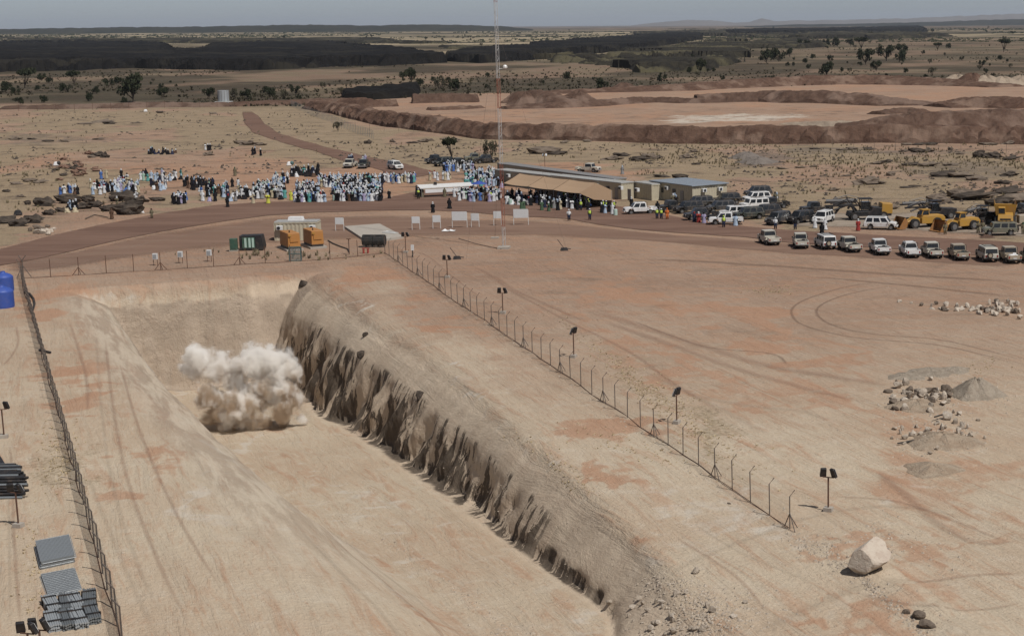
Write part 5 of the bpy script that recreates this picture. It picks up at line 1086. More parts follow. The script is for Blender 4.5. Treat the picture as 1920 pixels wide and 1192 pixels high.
def cloth_meshes(pose, J):
    out = {}
    if pose == 'sit': rings = [(0, .22, .02, .50, .48), (0, .2, .22, .46, .44), (0, .08, .42, .30, .24), (0, 0, .62, .24, .17), (0, 0, .76, .22, .14), (0, 0, .83, .09, .08)]
    else:
        sp = .04 if pose != 'walk' else .1
        rings = [(0, 0, .10, .30 + sp, .24 + sp * 1.6), (0, 0, .50, .27, .21 + sp), (0, 0, .92, .24, .17), (0, 0, 1.20, .24, .16), (0, 0, 1.40, .23, .14), (0, 0, 1.49, .09, .08)]
    m = MB(); m.add(*loft(rings))
    for s in 'lr':                                       # loose sleeves follow the arms
        a, b, c = (Vector(J[k + s]) for k in ('s', 'e', 'w')); m.tube([a, b, b.lerp(c, .8)], [.10, .10, .12], 8)
    out['robe'] = m.mesh('robe', None, True)
    m = MB(); m.add(*loft([(0, 0, (J['pel'][2] + .02), .19, .15), (0, 0, (J['pel'][2] + J['chest'][2]) / 2, .20, .15), (0, 0, J['chest'][2] + .1, .21, .145), (0, 0, J['chest'][2] + .17, .12, .09)]))
    for s in 'lr': a, b, c = (Vector(J[k + s]) for k in ('s', 'e', 'w')); m.tube([a, b, b.lerp(c, .7)], [.085, .07, .06], 7)
    out['shirt'] = m.mesh('shirt', None, True)
    m = MB()
    m.add(*loft([(0, 0, J['pel'][2] + .10, .20, .16), (0, 0, (J['pel'][2] + J['chest'][2]) / 2, .225, .17), (0, 0, J['chest'][2] + .09, .225, .16), (0, 0, J['chest'][2] + .16, .15, .10)])); out['vest'] = m.mesh('vest', None, True)
    m = MB()
    for s in 'lr': m.tube([Vector(J['l' + s]) + Vector((0, 0, .06)), J['k' + s], Vector(J['a' + s]) + Vector((0, 0, .03))], [.13, .10, .08], 8)
    out['trousers'] = m.mesh('trousers', None, True)
    h = Vector(J['head']); m = MB(); m.ball(h + Vector((0, -.02, .07)), (.145, .155, .11), 10, 6); m.add(*loft([(h.x, h.y - .03, h.z - .14, .15, .15), (h.x, h.y - .04, h.z - .05, .12, .12), (h.x, h.y - .04, h.z + .02, .115, .115)])); out['turban'] = m.mesh('turban', None, True)
    m = MB(); m.ball(h + Vector((0, 0, .08)), (.125, .145, .10), 10, 6); m.tube([h + Vector((0, 0, .055)), h + Vector((0, 0, .07))], .165, 12); out['helmet'] = m.mesh('helmet', None, True)
    m = MB(); m.ball(h + Vector((0, -.015, .05)), (.098, .108, .095), 8, 5); out['hair'] = m.mesh('hair', None, True)
    return out
POSES = {}
for ps in ('stand', 'folded', 'raise', 'walk', 'sit'):
    b, J = body_mesh(ps); b.materials.append(None); POSES[ps] = (b, cloth_meshes(ps, J))
    for v in POSES[ps][1].values(): v.materials.clear(); v.materials.append(None)
def fab(name, c):
    n = NB(name); a = n.noise(n.obj(), 7, 3, .6); n.bsdf(n.mix(n.ramp(a, .35, .7), (*c, 1), tuple(v * .72 for v in c) + (1,)), .9, 0, None, .15); return n.m
COL = dict(white=(.56, .57, .58), paleblue=(.34, .42, .52), blue=(.07, .14, .36), black=(.012, .012, .014), navy=(.02, .025, .05), grey=(.22, .22, .22), beige=(.42, .36, .25), teal=(.10, .30, .28), mint=(.30, .42, .34), red=(.28, .04, .035),
           orange=(.50, .14, .04), yellow=(.50, .50, .08), green=(.06, .10, .06), brown=(.10, .06, .04), lilac=(.32, .29, .42), khaki=(.15, .13, .085), skin=(.085, .048, .032), mustard=(.45, .28, .06))
FAB = {k: fab(k + '_cloth' if k != 'skin' else 'dark_skin', v) for k, v in COL.items()}
FAB['hi'] = fab('hi_vis_yellow', (.46, .60, .10)); NAMES = dict(paleblue='light-blue', hi='yellow')
people = []
def person(x, y, pose, top, col, head, hcol, label, rz=None, group='people gathered at the blast', xyz=None, bottom='navy', vest=None, s=None):
    people.append(dict(x=x, y=y, pose=pose, top=top, col=col, head=head, hcol=hcol, label=label, rz=rz, group=group, xyz=xyz, bottom=bottom, vest=vest, s=s or random.uniform(.95, 1.06)))
def oslot(name, me, mat, par):
    o = link(name, me, par); o.material_slots[0].link = 'OBJECT'; o.material_slots[0].material = mat; return o
def make_person(d):
    b, cl = POSES[d['pose']]; z = d['xyz'] if d['xyz'] is not None else P(d['x'], d['y'])
    o = oslot('person', b, FAB['skin'], None); o.location = z; o.rotation_euler = (0, 0, d['rz'] if d['rz'] is not None else random.uniform(0, 6.28)); o.scale = (d['s'] * random.uniform(1, 1.12),) * 2 + (d['s'],)
    tag(o, d['label'], 'person', d['group'])
    if d['top'] == 'robe': oslot('robe', cl['robe'], FAB[d['col']], o)
    else:
        oslot('shirt', cl['shirt'], FAB[d['col']], o); oslot('trousers', cl['trousers'], FAB[d['bottom']], o)
        if d['vest']: oslot('vest', cl['vest'], FAB[d['vest']], o)
    oslot({'turban': 'turban', 'helmet': 'helmet', 'hair': 'hair'}[d['head']], cl[d['head']], FAB[d['hcol']], o); return o
def wpick(d): k = list(d); return random.choices(k, [d[i] for i in k])[0]
ROBE = dict(white=5, paleblue=3, black=5.5, navy=2, grey=1, lilac=1, beige=1, mint=.4, blue=.8, teal=.4, brown=.3)
DARKR = dict(black=8, navy=2, brown=1, teal=.3, white=.6); HEAD = dict(white=6, black=4, paleblue=2, navy=1, mint=.5, red=.3)
def cluster(where, n, x0, x1, y0, y1, mix=ROBE, sit=.1, hv=0.0, rows=False, facing=None, slope=0, group=None, mind=5):
    pts = []; tries = 0
    while len(pts) < n and tries < n * 40:
        tries += 1; x = random.uniform(x0, x1); y = random.uniform(y0, y1) + slope * (x - x0)
        if all(abs(x - a) > mind * .8 or abs(y - b) > 1.6 for a, b in pts): pts.append((x, y))
    for x, y in pts:
        ps = 'sit' if random.random() < sit else random.choice(['stand', 'stand', 'folded', 'raise', 'walk'])
        rz = None if facing is None else facing + random.uniform(-.7, .7); verb = 'sitting' if ps == 'sit' else 'standing'
        if random.random() < hv:
            hc = random.choice(['white', 'white', 'white', 'yellow', 'orange']); person(x, y, ps if ps != 'sit' else 'stand', 'shirt', random.choice(['navy', 'black', 'khaki']), 'helmet', hc, f'hi-vis worker in {hc} helmet {where}', rz, group or ('people ' + where), bottom=random.choice(['black', 'navy', 'khaki']), vest='hi')
        else:
            c = wpick(mix); h = wpick(HEAD); person(x, y, ps, 'robe', c, 'turban', h, f'{NAMES.get(c, c)}-robed person with {NAMES.get(h, h)} turban' + dict(sit=' sitting', raise_='').get(ps, '') + f' {where}', rz, group or ('people ' + where))
A = math.pi                                               # looking at the pit = towards the camera
cl_ = [('among the black rocks at far left', 8, 112, 150, 360, 366), ('on the lower black rocks', 5, 125, 152, 393, 399), ('on the dark ledge', 20, 200, 260, 354, 362), ('behind the rock ledge at left', 9, 210, 252, 345, 352),
       ('on the slope right of the rock ledge', 9, 283, 312, 347, 360), ('on the rim above the ledge', 18, 262, 345, 331, 341), ('at the road edge above the banner', 11, 323, 350, 375, 384), ('in the open group at left', 20, 345, 400, 344, 358),
       ('in the low group', 22, 375, 445, 356, 378), ('in the leaning column', 46, 480, 535, 352, 374), ('atop the leaning column', 12, 512, 540, 336, 350), ('in the front left block', 34, 552, 610, 374, 380),
       ('in the second line', 26, 556, 600, 352, 368), ('in the dark huddle behind', 26, 545, 596, 322, 332), ('in the upper main block', 52, 598, 700, 340, 352), ('mid main block', 56, 625, 716, 354, 366),
       ('in the front row', 52, 630, 716, 370, 378), ('at the right flank', 26, 700, 778, 338, 345), ('crowding under the thorn tree', 26, 832, 888, 312, 324), ('behind the shelter', 52, 872, 946, 326, 352)]
for w_, n, x0, x1, y0, y1 in cl_ + [('between the low group and the column', 14, 448, 482, 358, 374), ('on the slope by the black rocks', 9, 170, 200, 352, 366)]:
    cluster(w_, int(n * 1.25), x0, x1, y0, y1, DARKR if 'dark huddle' in w_ or 'open group' in w_ else ROBE, .75 if 'huddle' in w_ else (.4 if ('low' in w_ or 'ledge' in w_ or 'second line' in w_) else .06), facing=A)
cluster('packed by the shelter', 48, 860, 938, 366, 379, sit=0, hv=.18, facing=A)
cluster('in the canopy shade', 40, 950, 1040, 368, 384, dict(black=6, white=2, navy=3, grey=2), .4, 0, facing=A, slope=.09)
cluster('at the canopy end', 40, 1046, 1106, 372, 396, sit=0, hv=.3, facing=A)
cluster('by the drum and white pickup', 7, 1128, 1152, 394, 404, sit=0, hv=.4); cluster('at the left leg of the shelter', 6, 780, 794, 366, 374, dict(black=3, khaki=2), 0, .2)
cluster('on the road before the canopy', 5, 975, 1040, 388, 397, dict(khaki=3, green=2, brown=1), 0, 0)
cluster('on the far bare slope', 14, 276, 338, 286, 290, DARKR, .7); cluster('beside the far left rocks uphill', 3, 385, 397, 281, 283, DARKR, 0); cluster('on the dirt near the dark brown track', 3, 470, 490, 289, 293, DARKR, 0)
cluster('on the pink ground', 8, 805, 850, 334, 340, dict(white=3, beige=2), 0)
S1 = [(228, 333, 'stand', 'black', 'white', 'lone black-robed person standing above the left rock ledge'), (239, 341, 'stand', 'white', 'black', 'person in white robe and black shawl above the left rock ledge'), (190, 336, 'stand', 'blue', 'white', 'person in blue robe standing by the red rocks'),
      (200, 335, 'stand', 'beige', 'beige', 'person in beige robe standing by the red rocks'), (441, 330, 'stand', 'khaki', 'green', 'lone khaki-robed person on the bare ground above the crowd'), (436, 351, 'stand', 'black', 'black', 'person in black walking above the low group'),
      (447, 351, 'walk', 'white', 'black', 'person in white and black walking above the low group'), (285, 410, 'stand', 'khaki', 'brown', 'lone brown-clad person at the road edge beside the white banner'), (256, 379, 'raise', 'white', 'white', 'white-robed person standing just above the white banner'),
      (210, 411, 'stand', 'brown', 'brown', 'person in brown leaning near the fallen branches at left'), (220, 387, 'folded', 'khaki', 'white', 'khaki-clad person in front of the dark ledge'), (730, 373, 'stand', 'black', 'beige', 'lone dark-clad person right of the main block'),
      (843, 392, 'walk', 'black', 'black', 'person in black walking alone on the road below the white shelter'), (812, 399, 'stand', 'black', 'white', 'person in black behind the second white board'), (834, 370, 'stand', 'khaki', 'khaki', 'khaki-clad person below the white shelter'),
      (852, 370, 'stand', 'white', 'white', 'white-robed person below the right part of the white shelter'), (1167, 327, 'walk', 'grey', 'paleblue', 'person in grey walking behind the cabins'), (486, 352, 'stand', 'white', 'white', 'white-robed person at the left of the leaning column'),
      (427, 389, 'stand', 'black', 'black', 'person in black with orange strap at the road edge'), (475, 382, 'raise', 'beige', 'beige', 'beige-clad person bending near the road'), (503, 382, 'folded', 'yellow', 'white', 'person in yellow shirt at the front of the leaning column'),
      (546, 376, 'stand', 'yellow', 'yellow', 'person in pale yellow robe standing at the left of the front block'), (1528, 428, 'stand', 'white', 'white', 'white-robed person left of the white car facing the road'), (1547, 431, 'walk', 'white', 'white', 'white-robed person right in front of the white car facing the road'),
      (1541, 441, 'stand', 'black', 'black', 'person in black behind the third car of the lower row'), (1609, 433, 'stand', 'red', 'white', 'person in dark red at the tail of the large white car'), (1772, 440, 'stand', 'khaki', 'brown', 'camouflage-clad person by the second loader scoop'),
      (1834, 438, 'folded', 'khaki', 'khaki', 'camouflage-clad person at the bonnet of the olive car'), (1842, 437, 'stand', 'khaki', 'brown', 'second camouflage-clad person beside the olive car'), (1918, 440, 'stand', 'khaki', 'green', 'khaki-clad person at the right edge by the road'),
      (597, 321, 'stand', 'black', 'black', 'person in black standing at the right of the dark huddle'), (1379, 424, 'stand', 'paleblue', 'navy', 'person in pale blue robe behind the white side-on pickup'), (1302, 417, 'stand', 'navy', 'red', 'person in navy before the black double-cab pickup'),
      (1310, 418, 'folded', 'red', 'white', 'person in red and dark clothes before the black double-cab pickup'), (1320, 419, 'stand', 'lilac', 'black', 'person in lilac standing between the black and the white pickups'), (1184, 388, 'stand', 'black', 'white', 'person in black with white helmet behind the white double-cab'),
      (1233, 398, 'stand', 'black', 'black', 'tall person in black behind the two hi-vis workers')]
for x, y, ps, c, h, l in S1: person(x, y, ps, 'robe' if c not in ('khaki',) else 'shirt', c, 'turban', h, l, A, 'single people around the site', bottom=c)
for x, y, c, v, hc, l in [(1067, 414, 'white', None, 'white', 'person in white shirt and white helmet standing alone on the road'), (1106, 413, 'black', 'hi', 'white', 'person in hi-vis vest standing apart on the road by the canopy group'), (1232, 411, 'navy', 'hi', 'white', 'person in hi-vis vest right of the white double-cab pickup'),
      (1240, 411, 'black', 'hi', 'white', 'second hi-vis worker right of the white double-cab pickup'), (1251, 412, 'orange', 'orange', 'orange', 'person in orange work clothes by the black pickup'), (1357, 427, 'khaki', 'hi', 'hi', 'hi-vis worker leaning on the white side-on pickup'),
      (1454, 430, 'white', None, 'white', 'person in white helmet before the charcoal car'), (1491, 431, 'black', None, 'black', 'person in black at the road edge before the black car')]:
    person(x, y, 'stand', 'shirt', c, 'helmet', hc, l, A, 'workers on the road', bottom='orange' if c == 'orange' else 'navy', vest=v)
# people on the pickups
for px_, py_, dz, n, mixc, w_ in [(657, 311, .72, 4, DARKR, 'on the cream pickup'), (684, 311, .72, 6, dict(white=3, lilac=2, beige=1), 'on the dark pickup'), (1455, 388, .72, 4, dict(khaki=2, green=1, black=2), 'on the loaded pickup'), (1264, 392, .72, 3, dict(khaki=2, black=1), 'on the leftmost black pickup')]:
    for k in range(n):
        q = P(px_ + random.uniform(-5, 5), py_ + random.uniform(-2, 1)); q.z += dz; c = wpick(mixc); h = wpick(HEAD)
        person(px_, py_, random.choice(['stand', 'folded', 'sit']), 'robe', c, 'turban', h, f'person in {NAMES.get(c, c)} with {NAMES.get(h, h)} turban {w_}', A, 'people ' + w_, xyz=q)
people.sort(key=lambda d: -d['y'])
ORD = ['leftmost', 'second from left', 'third from left', 'fourth from left', 'fifth from left', 'sixth from left', 'seventh from left', 'eighth from left', 'ninth from left', 'tenth from left']
def single_out(items, get, put_, xkey, top=10):          # tell look-alikes apart by their order from the left
    g = {}
    for d in items: g.setdefault(get(d), []).append(d)
    for l, v in g.items():
        if 1 < len(v) <= top:
            for i, d in enumerate(sorted(v, key=xkey)): put_(d, l + ', ' + (ORD[i] if i or len(v) > 1 else ''))
single_out(people[:300], lambda d: d['label'], lambda d, l: d.__setitem__('label', l), lambda d: d['x'])
for d in people[:300]:
    if len(d['label'].replace(',', '').split()) > 15: d['label'] = d['label'].replace(' person with ', ' person, ').replace('standing ', '')
    make_person(d)
V_, F_, off = [], [], 0; rest = people[300:]; buckets = {}
def bake(me, mat4, key):
    v = np.empty(len(me.vertices) * 3, np.float32); me.vertices.foreach_get('co', v); v = v.reshape(-1, 3) @ np.array(mat4.to_3x3()).T + np.array(mat4.translation)
    me.calc_loop_triangles(); f = np.empty(len(me.loop_triangles) * 3, np.int32); me.loop_triangles.foreach_get('vertices', f); buckets.setdefault(key, []).append((v, f.reshape(-1, 3)))
for d in rest:
    z = d['xyz'] if d['xyz'] is not None else P(d['x'], d['y']); mt = Matrix.Translation(z) @ Matrix.Rotation(d['rz'] if d['rz'] is not None else random.uniform(0, 6.28), 4, 'Z') @ Matrix.Scale(d['s'], 4); b, cl = POSES[d['pose']]
    bake(b, mt, 'skin'); bake(cl['robe'], mt, d['col']); bake(cl['turban'], mt, d['hcol'])
vs, fs, mi, o_ = [], [], [], 0; keys = list(buckets)
for i, k in enumerate(keys):
    for v, f in buckets[k]: vs.append(v); fs.append(f + o_); mi += [i] * len(f); o_ += len(v)
if vs:
    me = np_mesh('crowd', np.vstack(vs), np.vstack(fs), [FAB[k] for k in keys], True); me.polygons.foreach_set('material_index', np.array(mi, np.int32)); o = link('crowd', me, kind='stuff'); o['label'] = 'rest of the robed crowd standing behind the front rows'; o['category'] = 'crowd'
print('people', len(people))
# ------------------------------------------------------------------ rocks, rubble, stones
def rock_mat(name, ca, cb, cc):
    n = NB(name); p = n.obj(); a = n.noise(p, 2.2, 5, .65); f = n.noise(p, 9, 4, .7)
    c = n.mix(n.ramp(a, .38, .62), ca, cb); c = n.mix(n.math('MULTIPLY', n.ramp(f, .55, .7), .5), c, cc)
    n.bsdf(c, .9, 0, n.bump(n.math('ADD', a, n.math('MULTIPLY', f, .4)), .7, .12), .15); return n.m
R_PALE = rock_mat('pale_granite', (.50, .44, .37, 1), (.38, .32, .255, 1), (.22, .175, .14, 1)); R_DARK = rock_mat('dark_laterite_rock', (.045, .037, .031, 1), (.085, .068, .054, 1), (.022, .018, .016, 1))
R_RED = rock_mat('red_brown_rock', (.14, .08, .058, 1), (.20, .13, .095, 1), (.06, .04, .03, 1)); R_MID = rock_mat('brown_grey_rock', (.17, .135, .105, 1), (.12, .095, .075, 1), (.06, .05, .04, 1))
R_STONE = rock_mat('tan_stones', (.42, .36, .29, 1), (.30, .25, .20, 1), (.18, .145, .115, 1))
def rock_mesh(name, seed, sub=2, sharp=.35, layered=False):
    bm = bmesh.new(); bmesh.ops.create_icosphere(bm, subdivisions=sub, radius=1.0); r = random.Random(seed); pl = [(Vector((r.gauss(0, 1), r.gauss(0, 1), r.gauss(0, .8))).normalized(), r.uniform(.45, .82)) for _ in range(14)]
    for v in bm.verts:
        p = v.co.copy(); k = 1 + .22 * (mnoise.noise(p * 1.3 + Vector((seed, 0, 0)))) + .10 * mnoise.noise(p * 3.1 + Vector((0, seed, 0))); p *= k
        for nn, dd in pl:
            q = p.dot(nn)
            if q > dd: p -= nn * (q - dd) * .97
        if layered: p *= 1 + .5 * mnoise.noise(p * 2.1 + Vector((seed, 7, 0))) + .3 * mnoise.noise(p * 5.3 + Vector((0, 3, seed))); p.z = round(p.z * 3.2) / 3.2 * .6 + p.z * .4
        v.co = p
    me = bpy.data.meshes.new(name); bm.to_mesh(me); bm.free(); return me
RM = [rock_mesh('rock', i * 7 + 3) for i in range(7)]; RL = [rock_mesh('rock', i * 5 + 40, 3, .3, True) for i in range(4)]
rocks = []
def rock(x, y, w_, h_, d_=None, mat=R_DARK, label='', group='rocks', cat='rock', name='rock', layered=False, rz=None, sink=.25, z=0.0, base=None):
    me = random.choice(RL if layered else RM); p = base or P(x, y); o = link(name, me); 
    if not me.materials: me.materials.append(None)
    o.material_slots[0].link = 'OBJECT'; o.material_slots[0].material = mat
    d_ = d_ or w_ * random.uniform(.6, .95); o.scale = (w_ / 2, d_ / 2, h_ / 2 * 1.15); o.location = p + Vector((0, 0, h_ * (.5 - sink) + z)); o.rotation_euler = (random.uniform(-.15, .15), random.uniform(-.15, .15), random.uniform(-.3, .3) if rz is None else rz)
    tag(o, label, cat, group); rocks.append((o, x)); return o
big = rock_mesh('boulder', 91, 4, .3); big.materials.append(rock_mat('boulder_granite', (.46, .40, .33, 1), (.40, .33, .27, 1), (.30, .24, .19, 1))); p = P(1627, 1074); o = link('boulder', big); o.scale = (1.5, 1.25, 1.12); o.location = p + Vector((0, .5, .70)); o.rotation_euler = (.15, .1, .5); tag(o, 'single big pale boulder casting a dark shadow at the lower right', 'boulder')
G1 = 'dark ledge rocks left of the crowd'
for x, y, w_, h_, l in [(83, 386, 5.2, 2.2, 'dark ledge rock left of the long double one'), (128, 381, 5.6, 2.0, 'long dark ledge rock below the leftmost group'), (165, 380, 3.2, 1.7, 'dark rounded rock at the right end of the long ledge'), (178, 388, 4.6, 1.5, 'dark flat rock below the long ledge'), (232, 377, 7.0, 2.6, 'biggest dark ledge rock under the seated people'),
                        (262, 379, 3.5, 1.2, 'low dark rock right of the biggest ledge'), (243, 402, 6.2, 2.8, 'dark domed rock carrying the white banner'), (206, 396, 4.2, 1.4, 'dark rock left of the banner rock'), (295, 377, 3.6, .9, 'thin dark slab right of the ledge'), (12, 418, 5.2, 1.6, 'dark layered rock at the left edge by the road'),
                        (36, 424, 4.4, 1.7, 'dark layered rock second from the left edge'), (62, 418, 4.6, 1.9, 'dark tilted rock third from the left edge'), (92, 403, 3.6, 1.3, 'dark rock right above the pale rubble'), (88, 382, 3.0, 1.0, 'small dark rock on the slope above the ledge'), (52, 384, 1.6, 1.0, 'small black rock at the left of the ledge'),
                        (150, 392, 4.0, 1.2, 'dark slab below the long ledge at left'), (115, 397, 3.2, 1.0, 'dark slab right above the dark crate')]:
    rock(x, y, w_, h_, w_ * .5, R_DARK, l, G1, layered=True)
G2 = 'red-brown rocks on the left slope'
for k in range(22): x = random.gauss(138, 16); y = random.gauss(318, 9); rock(x, y, random.uniform(1.2, 3.2), random.uniform(.5, 1.3), None, random.choice([R_RED, R_DARK, R_RED]), 'red-brown rock in the broken cluster on the left slope', G2, layered=True)
for k in range(16): x = random.gauss(87, 14); y = random.gauss(434, 4); rock(x, y, random.uniform(.8, 1.8), random.uniform(.5, 1.0), None, random.choice([R_MID, R_PALE]), 'pale brown rock in the small rubble patch beside the road at left', 'pale rubble beside the road')
out = [(185, 262, 5, .8), (120, 266, 4, .7), (183, 294, 4.5, 1.4), (196, 296, 2.6, 1.6), (172, 296, 3, .9), (56, 341, 4, .9), (75, 343, 3.6, .9), (30, 346, 3, .8), (38, 370, 2, .6), (12, 360, 2.4, .7), (60, 262, 4, .7), (25, 262, 5, .8), (90, 266, 4, .7), (190, 230, 9, 1.2), (205, 233, 6, 1.4), (160, 233, 7, .8),
       (300, 212, 4, 1), (400, 214, 4, 1), (255, 232, 5, .7), (465, 272, 6, 1.3), (450, 270, 4, 1.2), (486, 273, 4, .8), (390, 292, 3, 1.1), (418, 268, 1.6, .9), (300, 318, 3, .5), (790, 267, 4, .9), (772, 269, 4, .6), (847, 267, 7, 1.7), (832, 262, 3, .8), (805, 264, 4, .7), (690, 270, 3, 1.5), (735, 267, 1.8, 1.0),
       (1000, 287, 3.4, 1.1), (1020, 288, 10, 2.2), (1045, 290, 6, 1), (1058, 268, 3.2, .9), (1100, 266, 3, .9), (1060, 258, 2.5, .8), (1145, 300, 6, 1), (1165, 293, 6, 1.2), (1200, 301, 5, 1.6), (1218, 299, 5.5, 2.0), (1190, 302, 4, 1), (1232, 298, 3, 1.2), (1285, 297, 4, 1.2), (1300, 286, 3, .9), (1305, 309, 3, .6), (1275, 335, 4, 1.2), (1240, 332, 5, .7),
       (1528, 280, 4, .5), (1578, 282, 4, .8), (1597, 281, 3.6, .9), (1628, 281, 4, .9), (1694, 285, 3.4, .9), (1718, 286, 5, 1.4), (1737, 285, 4, 1.1), (1700, 272, 4, .8), (1722, 272, 5, .8), (1745, 272, 4.5, .9), (1782, 282, 2, 1.3), (1852, 272, 6, .8), (1890, 271, 5, 1), (1835, 296, 3.6, 2.2), (1860, 296, 6, 1.6), (1895, 300, 6, 1.3),
       (1465, 317, 3.4, .6), (1500, 315, 3.5, .6), (1525, 313, 2.5, .5), (1640, 308, 5, .6), (1662, 305, 4, 1), (1708, 310, 6, .9), (1740, 312, 6, 1.4), (1782, 311, 5, .9), (1770, 330, 8, 1.4), (1800, 332, 7, 1.4), (1830, 338, 6, 1.2), (1890, 330, 5, 1), (1880, 345, 5, 1), (1625, 346, 8, 1.6), (1612, 345, 3, 1.2), (1670, 330, 2.5, 1.2), (1586, 331, 3, .5),
       (1755, 379, 4.5, 1.8), (1768, 380, 4, 1.2), (1800, 372, 6, 2.2), (1820, 374, 9, 2.2), (1845, 372, 5, 1.2), (1890, 362, 8, 1.6), (1905, 380, 9, 2.4), (1873, 386, 6, 1.8), (1800, 290, 3, .8), (1560, 358, 3, .6), (1480, 340, 2, .5), (1700, 352, 4, .4), (1715, 350, 3, .4), (1585, 385, 3, .8), (1660, 388, 3, 1.0), (1675, 392, 2.4, 1.2)]
def where(x, y):
    if x < 260: return 'in the dry grass at far left' if y < 300 else 'on the slope left of the crowd'
    if x < 760: return 'in the dry grass above the crowd'
    if x < 1000: return 'in the grass between berm and thorn tree'
    if x < 1330: return 'in the grass behind the cabins'
    if x < 1600: return 'on the grey ground behind the parked cars'
    return 'in the grass behind the yellow machines' if y > 300 else 'along the far fence at right'
for x, y, w_, h_ in out:
    mt = R_DARK if random.random() < .45 else R_MID; sz = 'broad' if w_ > 5 else ('low' if h_ < .8 else 'squat')
    rock(x, y, w_, h_, w_ * .45, mt, f'{sz} {"dark" if mt is R_DARK else "grey-brown"} rock outcrop {where(x, y)}', 'scattered rock outcrops', cat='rock outcrop', name='rock_outcrop', layered=True)
G3 = 'row of pale boulders on the bare ground at right'
for x, y, w_ in [(1686, 567, .8), (1709, 569, .5), (1762, 579, .5)]: rock(x, y, w_, w_ * .5, None, R_PALE, 'lone small pale stone left of the boulder row', G3, sink=.2)
for k in range(62):
    f = random.random() ** .7; x = 1722 + f * 190; y = 574 + f * 14 + random.gauss(0, 2.2 + 4.5 * f) - (6 if f > .75 else 0); rock(x, y, random.uniform(.45, 1.1), random.uniform(.35, .85), None, random.choice([R_PALE, R_PALE, R_PALE, R_MID]), 'pale broken boulder in the long row at right', G3, rz=random.uniform(0, 3), z=.2 * random.random() * (f > .7), sink=.3)
G4 = 'broken rocks in the two rubble piles at right'
for k in range(44): x = random.gauss(1720, 26); y = random.gauss(750, 14); rock(x, y, random.uniform(.4, 1.2), random.uniform(.4, .95), None, random.choice([R_PALE, R_STONE, R_STONE, R_MID]), 'pale angular rock in the upper rubble pile at right', G4, rz=random.uniform(0, 3), z=random.random() * .12, sink=.3)
for k in range(10): x = random.gauss(1766, 10); y = random.gauss(736, 7); rock(x, y, random.uniform(.5, 1.0), random.uniform(.4, .8), None, R_MID, 'dark-faced slab in the upper rubble pile at right', G4, rz=random.uniform(0, 3), z=.05, sink=.3)
for k in range(46): x = random.gauss(1765, 42); y = random.gauss(814, 17); rock(x, y, random.uniform(.3, .8), random.uniform(.25, .6), None, random.choice([R_PALE, R_STONE, R_STONE]), 'pale angular rock in the lower rubble pile at right', G4, rz=random.uniform(0, 3), z=random.random() * .08, sink=.3)
for x, y, w_, l in [(1722, 1158, .9, 'dark-sided stone at the lower end of the dirt ridge'), (1738, 1176, 1.0, 'dark stone nearest the lower right edge'), (1367, 945, .35, 'small stone beside the fence on the bank'), (1700, 1150, .6, 'small pale stone above the dark-sided pair')]: rock(x, y, w_, w_ * .6, None, R_MID, l, 'stones along the dirt ridge')
for k in range(30): x = random.gauss(1250, 66); y = 1130 + random.gauss(20, 26) + max(0, x - 1300) * .1; rock(x, y, random.uniform(.25, .65), random.uniform(.2, .42), None, random.choice([R_STONE, R_STONE, R_PALE]), 'pale stone in the rubble at the near end of the pit bank', 'rubble at the near end of the bank', rz=random.uniform(0, 3), sink=.15)
for x, y, w_, l in [(686, 630, .9, 'dark rock sticking out high on the pit face, the upper one'), (678, 668, 1.2, 'dark hollowed rock on the pit face below the upper one'), (787, 745, 1.1, 'dark square rock on the pit face near the middle'), (570, 535, 1.6, 'dark rock in the notch at the far top corner of the pit')]: rock(x, y, w_, w_ * .8, None, R_DARK, l, 'dark rocks on the pit face', sink=.35)
BK = [(0, ''), (1745, ' left part'), (1800, ' middle'), (1860, ' right part')]
for o, x in rocks:
    l = o['label']; w_ = o.scale[0] * 2
    if 'long row at right' in l: o['label'] = ('big' if w_ > .82 else 'small') + (' grey' if o.material_slots[0].material is R_MID else ' pale') + ' boulder in the long row at right,' + (' left end' if x < 1770 else ' middle' if x < 1830 else ' right end' if x > 1880 else ' thick part')
    elif 'rubble pile at right' in l: o['label'] = ('bigger ' if w_ > .75 else 'smaller ') + l + (', left flank' if x < 1705 else ', right flank' if x > 1775 else ', centre')
    elif 'near end of the pit bank' in l: o['label'] = ('bigger ' if w_ > .45 else 'smaller ') + l.replace('pale', 'tan') + (', left side' if x < 1230 else ', right side')
for o, x in rocks: o['label'] = o['label'].replace(' rubble pile at right', ' rubble pile').replace('in the rubble at the near end of the pit bank', "in the rubble at the bank's near end").replace('in the broken cluster on the left slope', 'on the left slope,' + (' left part' if x < 130 else ' right part' if x > 146 else ' middle')).replace('in the small rubble patch beside the road at left', 'in the roadside rubble,' + (' left half' if x < 87 else ' right half'))
single_out([r for r in rocks], lambda r: r[0]['label'], lambda r, l: r[0].__setitem__('label', l), lambda r: r[1], 10)
M_TRH = dirt_mat('tan_spoil', (.40, .325, .245, 1), (.33, .25, .18, 1), None, 1.2, .2); M_GRH = dirt_mat('pale_crushed_rock', (.38, .325, .26, 1), (.30, .25, .195, 1), None, 1.5, .3)
for x, y, h, r_, m in [(1830, 740, 1.3, 2.4, M_GRH), (1745, 698, .3, 2.2, M_GRH), (1700, 706, .22, 1.8, M_GRH), (1790, 694, .25, 1.6, M_GRH), (1768, 828, .6, 3.0, M_TRH), (1748, 880, .35, 2.2, M_TRH), (1720, 762, .5, 2.6, M_TRH), (1420, 305, 1.2, 5, dirt_mat('grey_gravel', (.15, .13, .115, 1), (.19, .165, .145, 1), None, .6)), (1400, 297, 1.4, 4, bpy.data.materials['grey_gravel'])]: cone_heap(x, y, h, r_, m, x)
